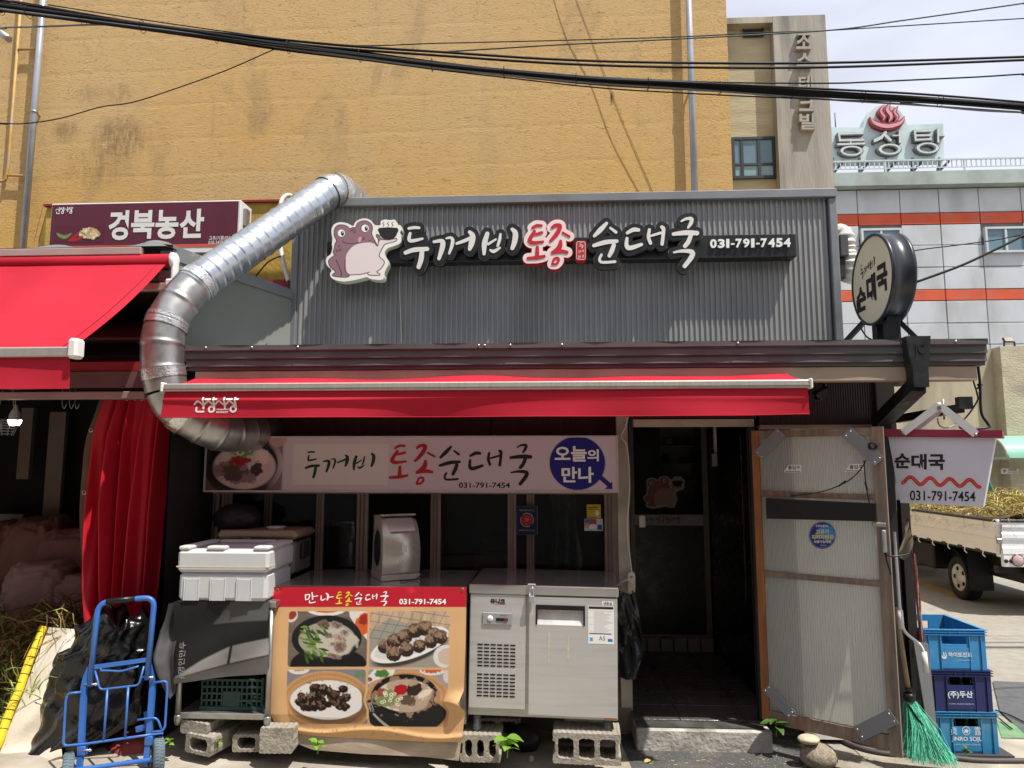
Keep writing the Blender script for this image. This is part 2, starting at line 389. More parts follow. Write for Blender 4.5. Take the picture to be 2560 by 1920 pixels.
# ------------------------------------------------------------ materials
STAINS = [(P(u, v, 8.0).x, P(u, v, 8.0).z, rx, rz, k) for u, v, rx, rz, k in ((165, 330, .20, .16, .6), (300, 345, .40, .28, .75), (225, 235, .22, .14, .4), (300, 235, .22, .14, .45), (650, 290, .20, .30, .22), (400, 370, .18, .40, .2), (1530, 245, .03, .10, 1.0), (1660, 175, .25, .04, .8), (250, 420, .5, .3, .35))]
def plaster_yellow():
    m = mat('yellow_plaster', '#ad8440', .88, var=.0, spec=.15); N = m.node_tree.nodes; L = m.node_tree.links; b = N['Principled BSDF']
    g = N.new('ShaderNodeNewGeometry'); sx = N.new('ShaderNodeSeparateXYZ'); L.new(g.outputs['Position'], sx.inputs[0])
    def mapped(sc, rotx=0):
        mp = N.new('ShaderNodeMapping'); mp.inputs['Scale'].default_value = sc; L.new(g.outputs['Position'], mp.inputs[0]); return mp.outputs[0]
    def noise(v, s, d=6, r=.55, dist=0):
        t = N.new('ShaderNodeTexNoise'); t.inputs['Scale'].default_value = s; t.inputs['Detail'].default_value = d; t.inputs['Roughness'].default_value = r
        t.inputs['Distortion'].default_value = dist; L.new(v, t.inputs[0]); return t.outputs[0]
    def mr(x, a, c, lo, hi):
        r = N.new('ShaderNodeMapRange'); r.inputs[1].default_value = a; r.inputs[2].default_value = c; r.inputs[3].default_value = lo; r.inputs[4].default_value = hi; L.new(x, r.inputs[0]); return r.outputs[0]
    def math_(op, a, c):
        n = N.new('ShaderNodeMath'); n.operation = op
        for k, x in enumerate((a, c)):
            if isinstance(x, (int, float)): n.inputs[k].default_value = x
            else: L.new(x, n.inputs[k])
        return n.outputs[0]
    def mix(fac, A, B):
        n = N.new('ShaderNodeMix'); n.data_type = 'RGBA'
        L.new(fac, n.inputs[0])
        for k, x in ((6, A), (7, B)):
            if isinstance(x, str): n.inputs[k].default_value = (*lin(x), 1)
            else: L.new(x, n.inputs[k])
        return n.outputs[2]
    c = mix(mr(noise(mapped((.8, 1, 1.0)), .45, 5, .5), .40, .62, 0, 1), '#c59a52', '#bfa272')       # upper areas faded greyer
    c = mix(mr(sx.outputs[2], 3.6, 7.2, 0, .75), c, '#bea27a')
    c = mix(mr(noise(mapped((1.1, 1, .55)), 1.1, 7, .6, .9), .58, .66, 0, .55), c, '#9c8665')       # worn grey patches
    c = mix(mr(noise(mapped((5, 5, .45)), 1.0, 6, .6, .2), .62, .80, 0, .45), c, '#6f5f48')          # dark run-off streaks
    c = mix(mr(noise(mapped((1, 1, 1)), 38, 3), .3, .7, 0, .30), c, '#cda660')
    c = mix(mr(noise(mapped((9, 3, 42)), 1.0, 5, .66, 1.2), .60, .68, 0, .55), c, '#6e5836')         # short hairline drag marks
    c = mix(mr(noise(mapped((2.2, 2, .30)), 1.0, 4, .5, .1), .60, .70, 0, .22), c, '#a08a6a')
    # sooty patches left of the wall, each with a soft run below
    for (px, pz, rx_, rz_, k) in STAINS:
        dx = math_('MULTIPLY', math_('SUBTRACT', sx.outputs[0], px), 1 / rx_); dz = math_('MULTIPLY', math_('SUBTRACT', sx.outputs[2], pz), 1 / rz_)
        d2 = math_('ADD', math_('MULTIPLY', dx, dx), math_('MULTIPLY', dz, dz)); nn = noise(mapped((11, 9, 3.0)), 1.5, 8, .72, .3)
        msk = math_('MULTIPLY', mr(d2, .1, 1.2, 1, 0), mr(nn, .36, .66, 0, k)); c = mix(msk, c, '#4e4333')
    L.new(c, b.inputs['Base Color'])
    # stucco with short dragged ridges and one uneven lap line per coat
    nz0 = noise(mapped((.6, .6, .2)), 1.2, 3); lap = math_('ADD', math_('MULTIPLY', sx.outputs[2], 2.22), math_('ADD', math_('MULTIPLY', nz0, .42), math_('MULTIPLY', sx.outputs[0], -.03)))
    fr = N.new('ShaderNodeMath'); fr.operation = 'FRACT'; L.new(lap, fr.inputs[0]); lapb = mr(fr.outputs[0], .0, .10, 0, 1); lapb2 = mr(fr.outputs[0], .90, 1.0, 0, -1.0)
    rid = noise(mapped((9, 9, 19)), 1.2, 8, .70, 1.8); fine = noise(mapped((1, 1, 1.3)), 60, 5, .6)
    pit = mr(noise(mapped((11, 3, 34)), 1.0, 6, .7, 2.2), .30, .42, 0, 1)
    hgt = math_('ADD', math_('MULTIPLY', rid, .50), math_('ADD', math_('MULTIPLY', fine, .50), math_('ADD', math_('MULTIPLY', math_('ADD', lapb, lapb2), .13), math_('MULTIPLY', pit, .40))))
    bp = N.new('ShaderNodeBump'); bp.inputs['Strength'].default_value = 1.0; bp.inputs['Distance'].default_value = .016
    L.new(hgt, bp.inputs['Height']); L.new(bp.outputs[0], b.inputs['Normal'])
    return m
MT = {}
def A(k, *a, **kw): MT[k] = mat(k, *a, **kw); return MT[k]
MT['yellow'] = plaster_yellow()
A('yellow_low', '#a98a3c', .85, var=.22, vs=5, bump=.006, bs=45, dirt='#6d5a34', dirt_amt=.6, dirt_scale=2.0, stretch=(1, 1, .6))
A('concrete_ground', '#a1998b', .9, var=.22, vs=3.5, bump=.004, bs=90, dirt='#5f5748', dirt_amt=.75, dirt_scale=1.6)
A('street', '#8f8a80', .9, var=.12, vs=9, bump=.003, bs=160, dirt='#7b7264', dirt_amt=.5, dirt_scale=.9)
A('asphalt', '#4b4a49', .85, var=.3, vs=60, bump=.004, bs=220, dirt='#6b665f', dirt_amt=.5, dirt_scale=5)
A('asphalt_new', '#565759', .8, var=.15, vs=14, bump=.003, bs=220)
A('yellow_paint', '#a8894a', .8, var=.3, vs=12, dirt='#8b8272', dirt_amt=.8, dirt_scale=6)
A('green_paint', '#5f8c62', .8, var=.2, vs=12, dirt='#8b8272', dirt_amt=.9, dirt_scale=4)
A('grey_sheet', '#939392', .42, metal=.15, var=.08, vs=3, spec=.4, dirt='#5b5b58', dirt_amt=.35, dirt_scale=1.4, stretch=(2, 1, .5))
A('grey_trim', '#7b7d80', .45, metal=.2, var=.08, vs=4, dirt='#5c5a55', dirt_amt=.4, dirt_scale=3)
A('gutter', '#5a5455', .5, metal=.1, var=.1, vs=4, bump=.001, bs=30, dirt='#45403d', dirt_amt=.5, dirt_scale=3)
A('cream_board', '#a3917f', .6, var=.1, vs=4, dirt='#7a675a', dirt_amt=.5, dirt_scale=3)
A('black_paint', '#1c1d1f', .45, var=.2, vs=10, dirt='#3a3835', dirt_amt=.3, dirt_scale=6)
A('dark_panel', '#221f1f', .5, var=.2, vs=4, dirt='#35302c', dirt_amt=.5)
A('galv', '#c2c7cb', .3, metal=.92, var=.10, vs=5, bump=.0012, bs=22, dirt='#9ba1a6', dirt_amt=.5, dirt_scale=7)
A('galv_dull', '#a9a8a4', .38, metal=.9, var=.14, vs=7, dirt='#7a7570', dirt_amt=.5, dirt_scale=5)
A('pvc_pipe', '#a9adb3', .4, metal=.35, var=.08, vs=5, dirt='#84868a', dirt_amt=.5, dirt_scale=3)
A('gas_pipe', '#b08a45', .6, var=.15, vs=8, dirt='#9c988f', dirt_amt=.8, dirt_scale=7)
A('white_pvc', '#c9c6bd', .45, var=.08, vs=8, dirt='#8f8a7e', dirt_amt=.5, dirt_scale=8)
A('red_flash', '#8c1f22', .5, var=.2, vs=4)
A('aluminium', '#a9a092', .45, metal=.55, var=.1, vs=6, dirt='#6b6156', dirt_amt=.4, dirt_scale=5)
A('bronze_frame', '#9a8274', .5, metal=.25, var=.1, vs=6, dirt='#6b5a4f', dirt_amt=.4, dirt_scale=5)
A('glass_dark', '#0c0d0d', .08, var=.1, spec=.5)
A('poly_brown', '#33211d', .35, var=.15, vs=3, spec=.4)
A('concrete_wall', '#a89e87', .9, var=.12, vs=2.5, bump=.004, bs=40, dirt='#6f675a', dirt_amt=.75, dirt_scale=1.1, stretch=(1.6, 1.6, .35))
A('concrete_rough', '#b0a891', .92, var=.12, vs=3, bump=.012, bs=26, dirt='#7d7666', dirt_amt=.5, dirt_scale=1.6, stretch=(1, 1, 1.6))
A('tower_concrete', '#a39a86', .9, var=.12, vs=1.6, bump=.01, bs=9, dirt='#5a5650', dirt_amt=.8, dirt_scale=.75, stretch=(2.4, 2.4, .4))
A('tower_grey', '#989389', .9, var=.2, vs=1.6, bump=.01, bs=9, dirt='#565453', dirt_amt=.85, dirt_scale=.9, stretch=(2.4, 2.4, .35))
A('tower_recess', '#b0a586', .9, var=.10, vs=2, bump=.006, bs=12, dirt='#8a7c60', dirt_amt=.5, dirt_scale=1.2, stretch=(.6, 1, 3))
A('frame_dark', '#2c3034', .5, var=.1)
A('glass_far', '#5d7883', .12, var=.25, vs=.8, spec=.6)
A('glass_far_low', '#7f9a9d', .2, var=.25, vs=.8, spec=.5)
A('panel_grey', '#b9bcbf', .35, var=.05, vs=1.2, dirt='#84837f', dirt_amt=.5, dirt_scale=.9, stretch=(1, 1, .5))
A('joint_grey', '#6b6c6c', .8, var=.15, vs=3)
A('panel_orange', '#c1502f', .6, var=.12, vs=1.5, dirt='#a5695a', dirt_amt=.6, dirt_scale=1.6)
A('roof_slab', '#97a39c', .7, var=.12, vs=1.5, dirt='#7d7d78', dirt_amt=.7, dirt_scale=1.2)
A('rail_white', '#b7bcbf', .5, var=.08, vs=3)
A('tile_floor', '#4f4a47', .3, var=.25, vs=5, bump=.004, bs=40, dirt='#2b2826', dirt_amt=.5, dirt_scale=3, stretch=(1, .6, 1))
A('step_white', '#b3aea4', .9, var=.25, vs=9, bump=.01, bs=30, dirt='#4b4641', dirt_amt=.8, dirt_scale=6)
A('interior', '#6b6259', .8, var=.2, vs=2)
A('interior_pale', '#8a8578', .7, var=.1, vs=2)
A('roof_metal', '#7e8489', .45, metal=.5, var=.1, vs=3, dirt='#5f5e5c', dirt_amt=.5, dirt_scale=3)
A('panel_green', '#7d8078', .6, var=.08, vs=2, dirt='#6a6b64', dirt_amt=.4, dirt_scale=2)
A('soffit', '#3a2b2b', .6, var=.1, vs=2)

# ------------------------------------------------------------ ground and roads
def sheet(name, pts, z, m, thick=0):
    mb = MB(); mb.add([(p[0], p[1], z) for p in pts], [tuple(range(len(pts)))]); o = mb.build(name, m); return tag(o, kind='structure')
mb = MB(); mb.grid(lambda s, t: (-300 + 600 * s, -300 + 600 * t, 0), 12, 12, False)
tag(mb.build('ground', MT['street']), kind='structure')
def gp(*uv): return [G(u, v) for u, v in uv]
apron = [(-9, -3)] + [(-9, 5.2)] + [(G(1540, 1832).x, 5.0)] + gp((1556, 1865), (1580, 1922)) + [(G(1600, 1960).x, 2.5), (1.4, -3)]
def gz(x): return .004 + max(0., -(x + .15)) * .05
mb = MB(); mb.grid(lambda s, t: ((-6.5 + s * (6.5 + .62 + .08 * (1 - t))), 2.0 + 6.0 * t, gz(-6.5 + s * (6.5 + .62 + .08 * (1 - t)))), 40, 24); tag(mb.build('concrete_apron', MT['concrete_ground']), kind='structure')
asp = gp((1545, 1838), (1556, 1866), (1580, 1922)) + [(.55, 2.6), (2.6, 2.6)] + gp((2090, 1924), (2040, 1884), (1985, 1862)) + [(2.0, 5.0), (.6, 5.0)]
sheet('asphalt_patch', asp, .008, MT['asphalt'])
apr2 = gp((1990, 1866), (2045, 1886), (2096, 1928)) + [(2.4, 2.6), (9, 2.6)] + gp((2700, 1845), (2560, 1842), (2470, 1790), (2400, 1700)) + [(2.5, 6.3), (1.9, 6.3), (1.9, 4.7)]
sheet('concrete_verge', apr2, .005, MT['concrete_ground'])
sheet('asphalt_road', gp((2482, 1706), (2560, 1709), (3300, 1720), (3500, 1900), (2640, 1880), (2560, 1836), (2500, 1782)), .012, MT['asphalt_new'])
sheet('green_marking', gp((2492, 1806), (2535, 1812), (2600, 1838), (2640, 1852), (2560, 1850), (2505, 1848)), .010, MT['green_paint'])
sheet('yellow_marking', gp((2290, 1450), (2330, 1462), (2412, 1488), (2600, 1492), (2600, 1500), (2405, 1497), (2318, 1470), (2286, 1456)), .004, MT['yellow_paint'])

# ------------------------------------------------------------ yellow building
YY = 8.0
yb = thing('yellow_building', 'tall windowless building with rough mustard yellow stucco wall and grey downpipes', 'building', (0, YY, 0))
xr = XU(1826, YY, 300)
mb = MB(); mb.box(-9, 0, 0, xr, 5, 9.5); mb.build('wall', MT['yellow'], yb)
def downpipe(u0, v0, u1, v1, r, name, m, off=.10, straps=()):
    a = P(u0, v0, YY - off); b = P(u1, v1, YY - off); d = (a - b).normalized()
    x = (a.x + b.x) / 2
    a = Vector((a.x, -off, 9.4)) if v0 <= 0 else Vector((a.x, -off, a.z)); b = Vector((a.x, -off, b.z))
    mb = MB(); mb.tube([b, a], r, 16); o = mb.build(name, m, yb)
    for v in straps:
        z = P(u0, v, YY - off).z; mb = MB()
        mb.lathe([(r + .002, -.012), (r + .008, -.012), (r + .008, .012), (r + .002, .012)], 16, rot(loc=(a.x, -off, z))); mb.box(a.x - .01, -off + r, z - .01, a.x + .01, 0.0, z + .01); mb.build('strap', MT['galv_dull'], o)
    return o
downpipe(108, 0, 82, 720, .037, 'downpipe', MT['pvc_pipe'], straps=(280,))
downpipe(1722, 0, 1729, 700, .037, 'downpipe', MT['pvc_pipe'], straps=(215,))
def gaspipe(pts, r=.016):
    mb = MB(); mb.tube(fillet([P(u, v, YY - .06) - Vector((0, YY, 0)) for u, v in pts], .03), r, 10); return mb.build('gas_pipe', MT['gas_pipe'], yb)
gaspipe([(56, -40), (20, 420), (14, 452), (-60, 462)])
gaspipe([(46, 124), (100, 122), (104, 92)])
gaspipe([(18, 438), (70, 440), (66, 510)])
mb = MB(); mb.tube([P(-30, 60, YY - .05) - Vector((0, YY, 0)), P(22, 98, YY - .30) - Vector((0, YY, 0))], .04, 12); mb.build('vent_pipe', MT['galv_dull'], yb)
# nearly invisible telecom wire fixed down the wall
mb = MB(); mb.tube([P(u, v, YY - .006) - Vector((0, YY, 0)) for u, v in ((1440, -6), (1532, 240), (1560, 310), (1632, 480))], .0025, 5); mb.build('wall_wire_and_shadow', mat('wire_brown', '#6e5432', .7), yb)
mb = MB(); mb.tube(smoothpath([P(u, v, YY - .006) - Vector((0, YY, 0)) for u, v in ((1385, -6), (1420, 100), (1480, 215), (1530, 350), (1605, 490))]), .003, 5); mb.build('wall_wire_and_shadow', MT['gas_pipe'], yb)  # curved shadow line on the stucco, drawn as a thin brownish tube

# ------------------------------------------------------------ concrete stair tower behind
YT = 12.5
tw = thing('stair_tower', 'weathered concrete stair tower with vertical raised lettering', 'building', (0, YT, 0))
xl, xm, xrr = XU(1790, YT, 300), XU(1943, YT, 300), XU(2077, YT, 300); zt = ZV(40, YT, 1950)
mb = MB(); mb.box(xm, 0, 0, xrr, 4, zt); mb.build('pillar', MT['tower_grey'], tw)
mb = MB(); mb.box(xl, .22, 0, xm, 4, zt - .02); mb.build('recessed_wall', MT['tower_recess'], tw)
mb = MB(); mb.box(xl, 0.003, zt - .12, xm, .22, zt - .003); mb.box(xl, .002, 0, XU(1826, YT, 300), .22, zt - .121); mb.build('surround', MT['tower_concrete'], tw)
def loc_(u, v, Y, y0): p = P(u, v, Y); return Vector((p.x, p.y - y0, p.z))
def winbox(par, u0, v0, u1, v1, Y, y0, name='window', fm='frame_dark', gm='glass_far', mull=(), bars=(), fw=.04, dep=.05):
    """window: frame with mullions at the given fractions, panes as parts of the frame"""
    a = P(u0, v0, Y); b = P(u1, v1, Y); x0, x1, z1, z0 = a.x, b.x, a.z, b.z; y = Y - y0
    f = MB(); f.box(x0, y - dep, z0, x0 + fw, y, z1); f.box(x1 - fw, y - dep, z0, x1, y, z1)
    f.box(x0 + fw, y - dep, z0, x1 - fw, y, z0 + fw); f.box(x0 + fw, y - dep, z1 - fw, x1 - fw, y, z1)
    xs = [x0 + fw] + [x0 + (x1 - x0) * m for m in mull] + [x1 - fw]; zs = [z0 + fw] + [z0 + (z1 - z0) * m for m in bars] + [z1 - fw]
    for m in xs[1:-1]: f.box(m - fw * .5, y - dep * .9, z0 + fw, m + fw * .5, y, z1 - fw)
    for m in zs[1:-1]: f.box(x0 + fw, y - dep * .85, m - fw * .4, x1 - fw, y, m + fw * .4)
    o = f.build(name, MT[fm], par)
    for i in range(len(xs) - 1):
        for j in range(len(zs) - 1):
            g = MB(); g.box(xs[i], y - dep * .4, zs[j], xs[i + 1], y - dep * .25, zs[j + 1])
            g.build('pane', MT['glass_far_low' if j == 0 and len(zs) > 2 else gm], o)
    return o
yr = .215
winbox(tw, 1827, 346, 1940, 447, YT + .21, YT, mull=(.23, .62), bars=(.34,), fw=.05)
winbox(tw, 1856, 70, 1908, 93, YT + .21, YT, fw=.02, gm='frame_dark')
for s, (a, b, c, d) in zip('조스테크빌', ((1986, 90, 2024, 130), (1987, 140, 2027, 172), (1992, 196, 2028, 232), (1993, 246, 2031, 284), (1994, 290, 2033, 330))):
    mb = MB(); put_text(mb, s, (a, b, c, d), lambda u, v, dd: Vector((P(u, v, YT).x, -dd, P(u, v, YT).z)), .10, bold=.025, d0=0.002)
    mb.build('raised_letter', MT['tower_grey'], tw, fix=False)

# ------------------------------------------------------------ bath-house building far right
YB = 24.0
bh = thing('bathhouse_building', 'far building clad in pale grey panels with orange bands below a rooftop bath sign', 'building', (0, YB, 0))
def LB(u, v, dy=0): p = P(u, v, YB); return Vector((p.x, dy, p.z))
x0 = XU(2030, YB, 700); zroof = ZV(470, YB, 2320)
mb = MB(); mb.box(x0, .06, 0, x0 + 16, 8, zroof); mb.build('wall', MT['joint_grey'], bh)
cols = [x0 + .02] + [XU(u, YB, 540) for u in (2145, 2252, 2350, 2450, 2556)]
step = cols[-1] - cols[-2]
while len(cols) < 9: cols.append(cols[-1] + step)
zrow = [ZV(v, YB, 2320) for v in (472, 532, 561, 613, 668, 724, 752, 808, 862, 918, 974, 1030, 1086)]
holes = [(2149, 574, 2254, 636), (2457, 570, 2566, 632)]
hw = [(P(a, b, YB).x, P(c, d, YB).z, P(c, d, YB).x, P(a, b, YB).z) for a, b, c, d in holes]
for r in range(len(zrow) - 1):
    za, zb = zrow[r + 1], zrow[r]
    for c in range(len(cols) - 1):
        xa, xb = cols[c], cols[c + 1]; cx, cz = (xa + xb) / 2, (za + zb) / 2
        oj = r in (1, 5)
        if any(h[0] - .05 < cx < h[2] + .05 and h[1] - .05 < cz < h[3] + .05 for h in hw): continue
        j = .012; mb = MB(); mb.box(xa + j, random.uniform(-.006, .006), za + j, xb - j, .06, zb - j, bev=.012)
        mb.build('orange_panel' if oj else 'cladding_panel', MT['panel_orange' if oj else 'panel_grey'], bh)
for (a, b, c, d) in holes: winbox(bh, a, b, c, d, YB - .02, YB, fm='rail_white', mull=(.5,), fw=.07, dep=.12)
zs0 = ZV(440, YB, 2320); mb = MB(); mb.box(x0 - .6, -.34, zroof, x0 + 16, 8, zs0 + .04); mb.build('roof_slab', MT['roof_slab'], bh)
rail = MB(); rx0, rx1 = x0 - .4, x0 + 14; zr0, zr1 = zs0 + .05, ZV(397, YB - .3, 2320)
rail.box(rx0, -.30, zr1 - .05, rx1, -.25, zr1); rail.box(rx0, -.29, zr0 + .12, rx1, -.26, zr0 + .15)
rl = rail.build('railing', MT['rail_white'], bh); n = 0
mb0 = MB(); mb0.box(-.014, -.014, zr0 + .16, .014, .014, zr1 - .052); me0 = mb0.mesh('baluster'); me0.materials.append(MT['rail_white'])
x = rx0
while x < rx1:
    o = link(bpy.data.objects.new('baluster', me0), rl); o.location = (x, -.275, 0); x += .16
for k in range(6):
    mb = MB(); xk = rx0 + .3 + k * 2.6; mb.box(xk, -.295, zr0 - .06, xk + .05, -.255, zr1 - .051); mb.build('post', MT['rail_white'], rl)
# rooftop sign of the bath house
A('sign_pale', '#b9c9ca', .5, var=.08, vs=1.2, dirt='#98a3a2', dirt_amt=.5, dirt_scale=1.5)
A('neon_grey', '#5d6262', .5, var=.15, vs=5); A('neon_light', '#b9bdbb', .4, var=.1)
A('neon_red', '#8e3a44', .5, var=.15, vs=5); A('steel_dark', '#50565a', .6, var=.2, vs=4); A('tank_blue', '#5d86a3', .5, var=.1)
YS = YB + .4
sg = thing('rooftop_sign', 'pale rooftop bath sign with red steam symbol over outlined lettering', 'sign', (0, YS, 0))
def FS(u, v, d): p = P(u, v, YS); return Vector((p.x, -d, p.z))
mb = MB(); pts = [(2070, 318), (2157, 319), (2161, 300), (2172, 280), (2190, 266), (2212, 261), (2236, 267), (2254, 282), (2264, 300), (2268, 313), (2352, 309), (2358, 309), (2360, 402), (2070, 406)]
mb.prism(pts, FS, -.35, 0); mb.build('sign_panel', MT['sign_pale'], sg)
ringd = lambda c, r0, r1: (lambda X, Y: np.maximum(sd_ell(X, Y, c[0], c[1], r0, r1), -sd_ell(X, Y, c[0], c[1], r0 - 12, r1 - 7)))
let = {'동': [[(2092, 341, 4), (2150, 339, 4)], [(2092, 341, 4), (2094, 357, 4), (2152, 356, 4)], [(2121, 358, 3), (2121, 364, 3)], [(2090, 367, 4), (2154, 365, 4)]],
       '성': [[(2208, 337, 4), (2197, 350, 5), (2180, 358, 4)], [(2206, 343, 4), (2220, 357, 4)], [(2226, 345, 3), (2240, 345, 3)], [(2243, 335, 4), (2243, 361, 4)]],
       '탕': [[(2280, 334, 4), (2318, 333, 4)], [(2280, 334, 4), (2282, 356, 4), (2320, 354, 4)], [(2282, 345, 4), (2316, 344, 4)], [(2338, 331, 4), (2338, 360, 4)], [(2340, 345, 3), (2352, 345, 3)]]}
ring = {'동': (2123, 383, 31, 14), '성': (2218, 379, 31, 15), '탕': (2312, 376, 31, 15)}
for k, st in let.items():
    c = ring[k]
    def sdf(X, Y, st=st, c=c):
        D = np.full(X.shape, 1e9)
        for s in st:
            for a, b in zip(s[:-1], s[1:]):
                dx, dy = b[0] - a[0], b[1] - a[1]; t = np.clip(((X - a[0]) * dx + (Y - a[1]) * dy) / (dx * dx + dy * dy), 0, 1)
                D = np.minimum(D, np.maximum(np.abs(X - a[0] - t * dx), np.abs(Y - a[1] - t * dy)) - a[2])
        e = np.maximum(sd_ell(X, Y, *c), -sd_ell(X, Y, c[0], c[1], c[2] - 14, c[3] - 7)); return np.minimum(D, e)
    mb = MB(); slab(mb, contour(sdf, c[0] - 40, 325, c[0] + 48, 402, 1.0), FS, 0.002, .16); o = mb.build('letter', MT['neon_grey'], sg, fix=False)
    for lv in (-1.6,):
        mb = MB(); slab(mb, contour(sdf, c[0] - 40, 325, c[0] + 48, 402, .8, lv), FS, None, .20); mb.build('neon_tube', MT['neon_light'], o, fix=False)
fl = [[(2205, 268, 1), (2196, 284, 7), (2205, 298, 6), (2200, 308, 1)], [(2222, 260, 1), (2212, 280, 8), (2222, 296, 8), (2216, 312, 1)], [(2240, 271, 1), (2230, 286, 7), (2238, 298, 6), (2232, 309, 1)], [(2170, 298, 1), (2182, 314, 8), (2212, 322, 9), (2244, 314, 8), (2256, 296, 1)]]
mb = MB(); brush_mesh(mb, fl, FS, .16, 1.0, d0=.002); o = mb.build('steam_symbol', MT['neon_red'], sg, fix=False)
mb = MB(); brush_mesh(mb, [[(x, y, max(w - 4.5, .3)) for x, y, w in s] for s in fl], FS, .19, 1.0); mb.build('neon_tube', mat('neon_pink', '#c98d92', .4), o, fix=False)
mb = MB()
for k in range(5):
    a = P(2080 + k * 66, 404, YS); b = P(2110 + k * 66, 440, YS)
    mb.bar((a.x, -.05, a.z), (b.x, .9, b.z), .06); mb.bar((b.x, -.05, a.z), (a.x, .9, b.z), .06); mb.bar((a.x, -.10, a.z + .1), (a.x, -.10, zs0), .06)
mb.build('frame', MT['steel_dark'], sg)
mb = MB(); mb.lathe([(.0, 0), (1.6, 0), (1.6, .55), (1.3, .8), (0, .9)], 20, rot(loc=(P(2230, 420, YS + 3).x, 3.2, zs0 + .04)))
tk = mb.build('water_tank', MT['tank_blue']); tag(tk, 'blue water tank on far roof behind the bath sign frame', 'water tank'); tk.location = (0, YS, 0)
mb = MB(); mb.tube([(P(2095, 318, YS).x, .2, ZV(318, YS, 2095)), (P(2095, 318, YS).x, .2, ZV(275, YS, 2095))], .02, 6); mb.build('antenna', MT['steel_dark'], sg)

# ------------------------------------------------------------ concrete walls at the right
YC = 14.0
cw = thing('concrete_wall', 'stained concrete retaining wall with smooth and rough halves behind the truck', 'wall', (0, YC, 0))
def LC(u, v, dy=0): p = P(u, v, YC); return Vector((p.x, dy, p.z))
xa, xb, xc = P(2180, 960, YC).x, P(2482, 900, YC).x, P(2480, 900, YC).x + 9
mb = MB(); za, zb = P(2200, 985, YC).z, P(2482, 873, YC).z
mb.prism([(xa, -.2), (xb, -.2), (xb, zb), (P(2461, 876, YC).x, zb - .02), (P(2420, 905, YC).x, P(2420, 905, YC).z), (P(2240, 960, YC).x, P(2240, 960, YC).z), (xa, za)], lambda x, z, d: Vector((x, d, z)), 0, .4)
mb.build('smooth_wall', MT['concrete_wall'], cw)
mb = MB(); mb.box(xb, -.25, -.2, xc, .45, P(2520, 871, YC).z); mb.build('rough_wall', MT['concrete_rough'], cw)
YFL = YC + .1
fl = thing('floodlight', 'small black floodlight on top of rough concrete wall', 'light', (P(2524, 871, YFL).x, YFL, P(2524, 871, YFL).z + .002))
mb = MB(); mb.box(-.09, -.06, .09, .09, -.02, .20, rot(rx=-.5, loc=(0, 0, .02)), bev=.008); mb.build('housing', MT['black_paint'], fl)
mb = MB(); mb.box(-.075, -.072, .10, .075, -.062, .19, rot(rx=-.5, loc=(0, 0, .02))); mb.build('lens', MT['cream_board'], fl)
mb = MB(); mb.box(-.105, -.02, 0, -.09, .02, .13); mb.box(.09, -.02, 0, .105, .02, .13); mb.box(-.089, -.02, 0, .089, .02, .012); mb.build('bracket', MT['black_paint'], fl)
# arched canopy
A('canopy_green', '#7fb39a', .35, var=.1, vs=2, trans=.0); A('canopy_frame', '#8f9a8d', .5, var=.1)
YQ = YC - .95
cn = thing('arched_canopy', 'pale green arched door canopy on the stained concrete wall', 'canopy', (0, YQ, 0))
q0 = P(2505, 1145, YQ); q1 = P(2600, 1085, YQ); mb = MB(); hh = q1.z - q0.z
arc = [(q0.x + .02, q0.z)] ; Rr = .7
def arcp(t): a = t * math.pi / 2; return (math.cos(a) * .68, math.sin(a) * hh * 1.0)
for tt in (0,):
    mb.grid(lambda s, t: (q0.x + .12 + 1.6 * s, .68 - arcp(t)[0], q0.z + arcp(t)[1]), 2, 10); mb.build('roof_sheet', MT['canopy_green'], cn)
mb = MB(); side = [(.68 - arcp(k / 10)[0], arcp(k / 10)[1]) for k in range(11)]
mb.tube([(q0.x + .10, y, q0.z + z) for y, z in side], .025, 6); mb.bar((q0.x + .10, 0, q0.z), (q0.x + .10, .68, q0.z), .05); mb.bar((q0.x + .10, .66, q0.z), (q0.x + .10, .66, q0.z + hh), .04); mb.build('side_frame', MT['canopy_frame'], cn)
mb = MB(); mb.add([(q0.x + .095, y, q0.z + z) for y, z in side] + [(q0.x + .095, .68, q0.z)], [tuple(range(12))]); mb.build('side_panel', MT['panel_green'], cn)
# small notice
A('notice_white', '#c9c9c4', .5, var=.05); A('ink_black', '#151313', .6, var=.1); A('ink_red', '#8e2b25', .6, var=.1)
YN = YC - .27
nt = thing('parking_notice', 'small white parking notice plate fixed to the rough concrete wall', 'sign', (0, YN, 0))
def FN(u, v, d): p = P(u, v, YN); return Vector((p.x, -d, p.z))
mb = MB(); mb.prism([(2504, 1171), (2547, 1172), (2547, 1185), (2504, 1185)], FN, -.018, 0); mb.build('plate', MT['notice_white'], nt)
mb = MB(); put_text(mb, 'P', (2509, 1174, 2515, 1182), FN, .003, .03); put_text(mb, '외부차량', (2521, 1172.5, 2541, 1177.5), FN, .003, .02); put_text(mb, '주차금지', (2520, 1179, 2544, 1184), FN, .003, .0); mb.build('lettering', MT['ink_black'], nt, fix=False)

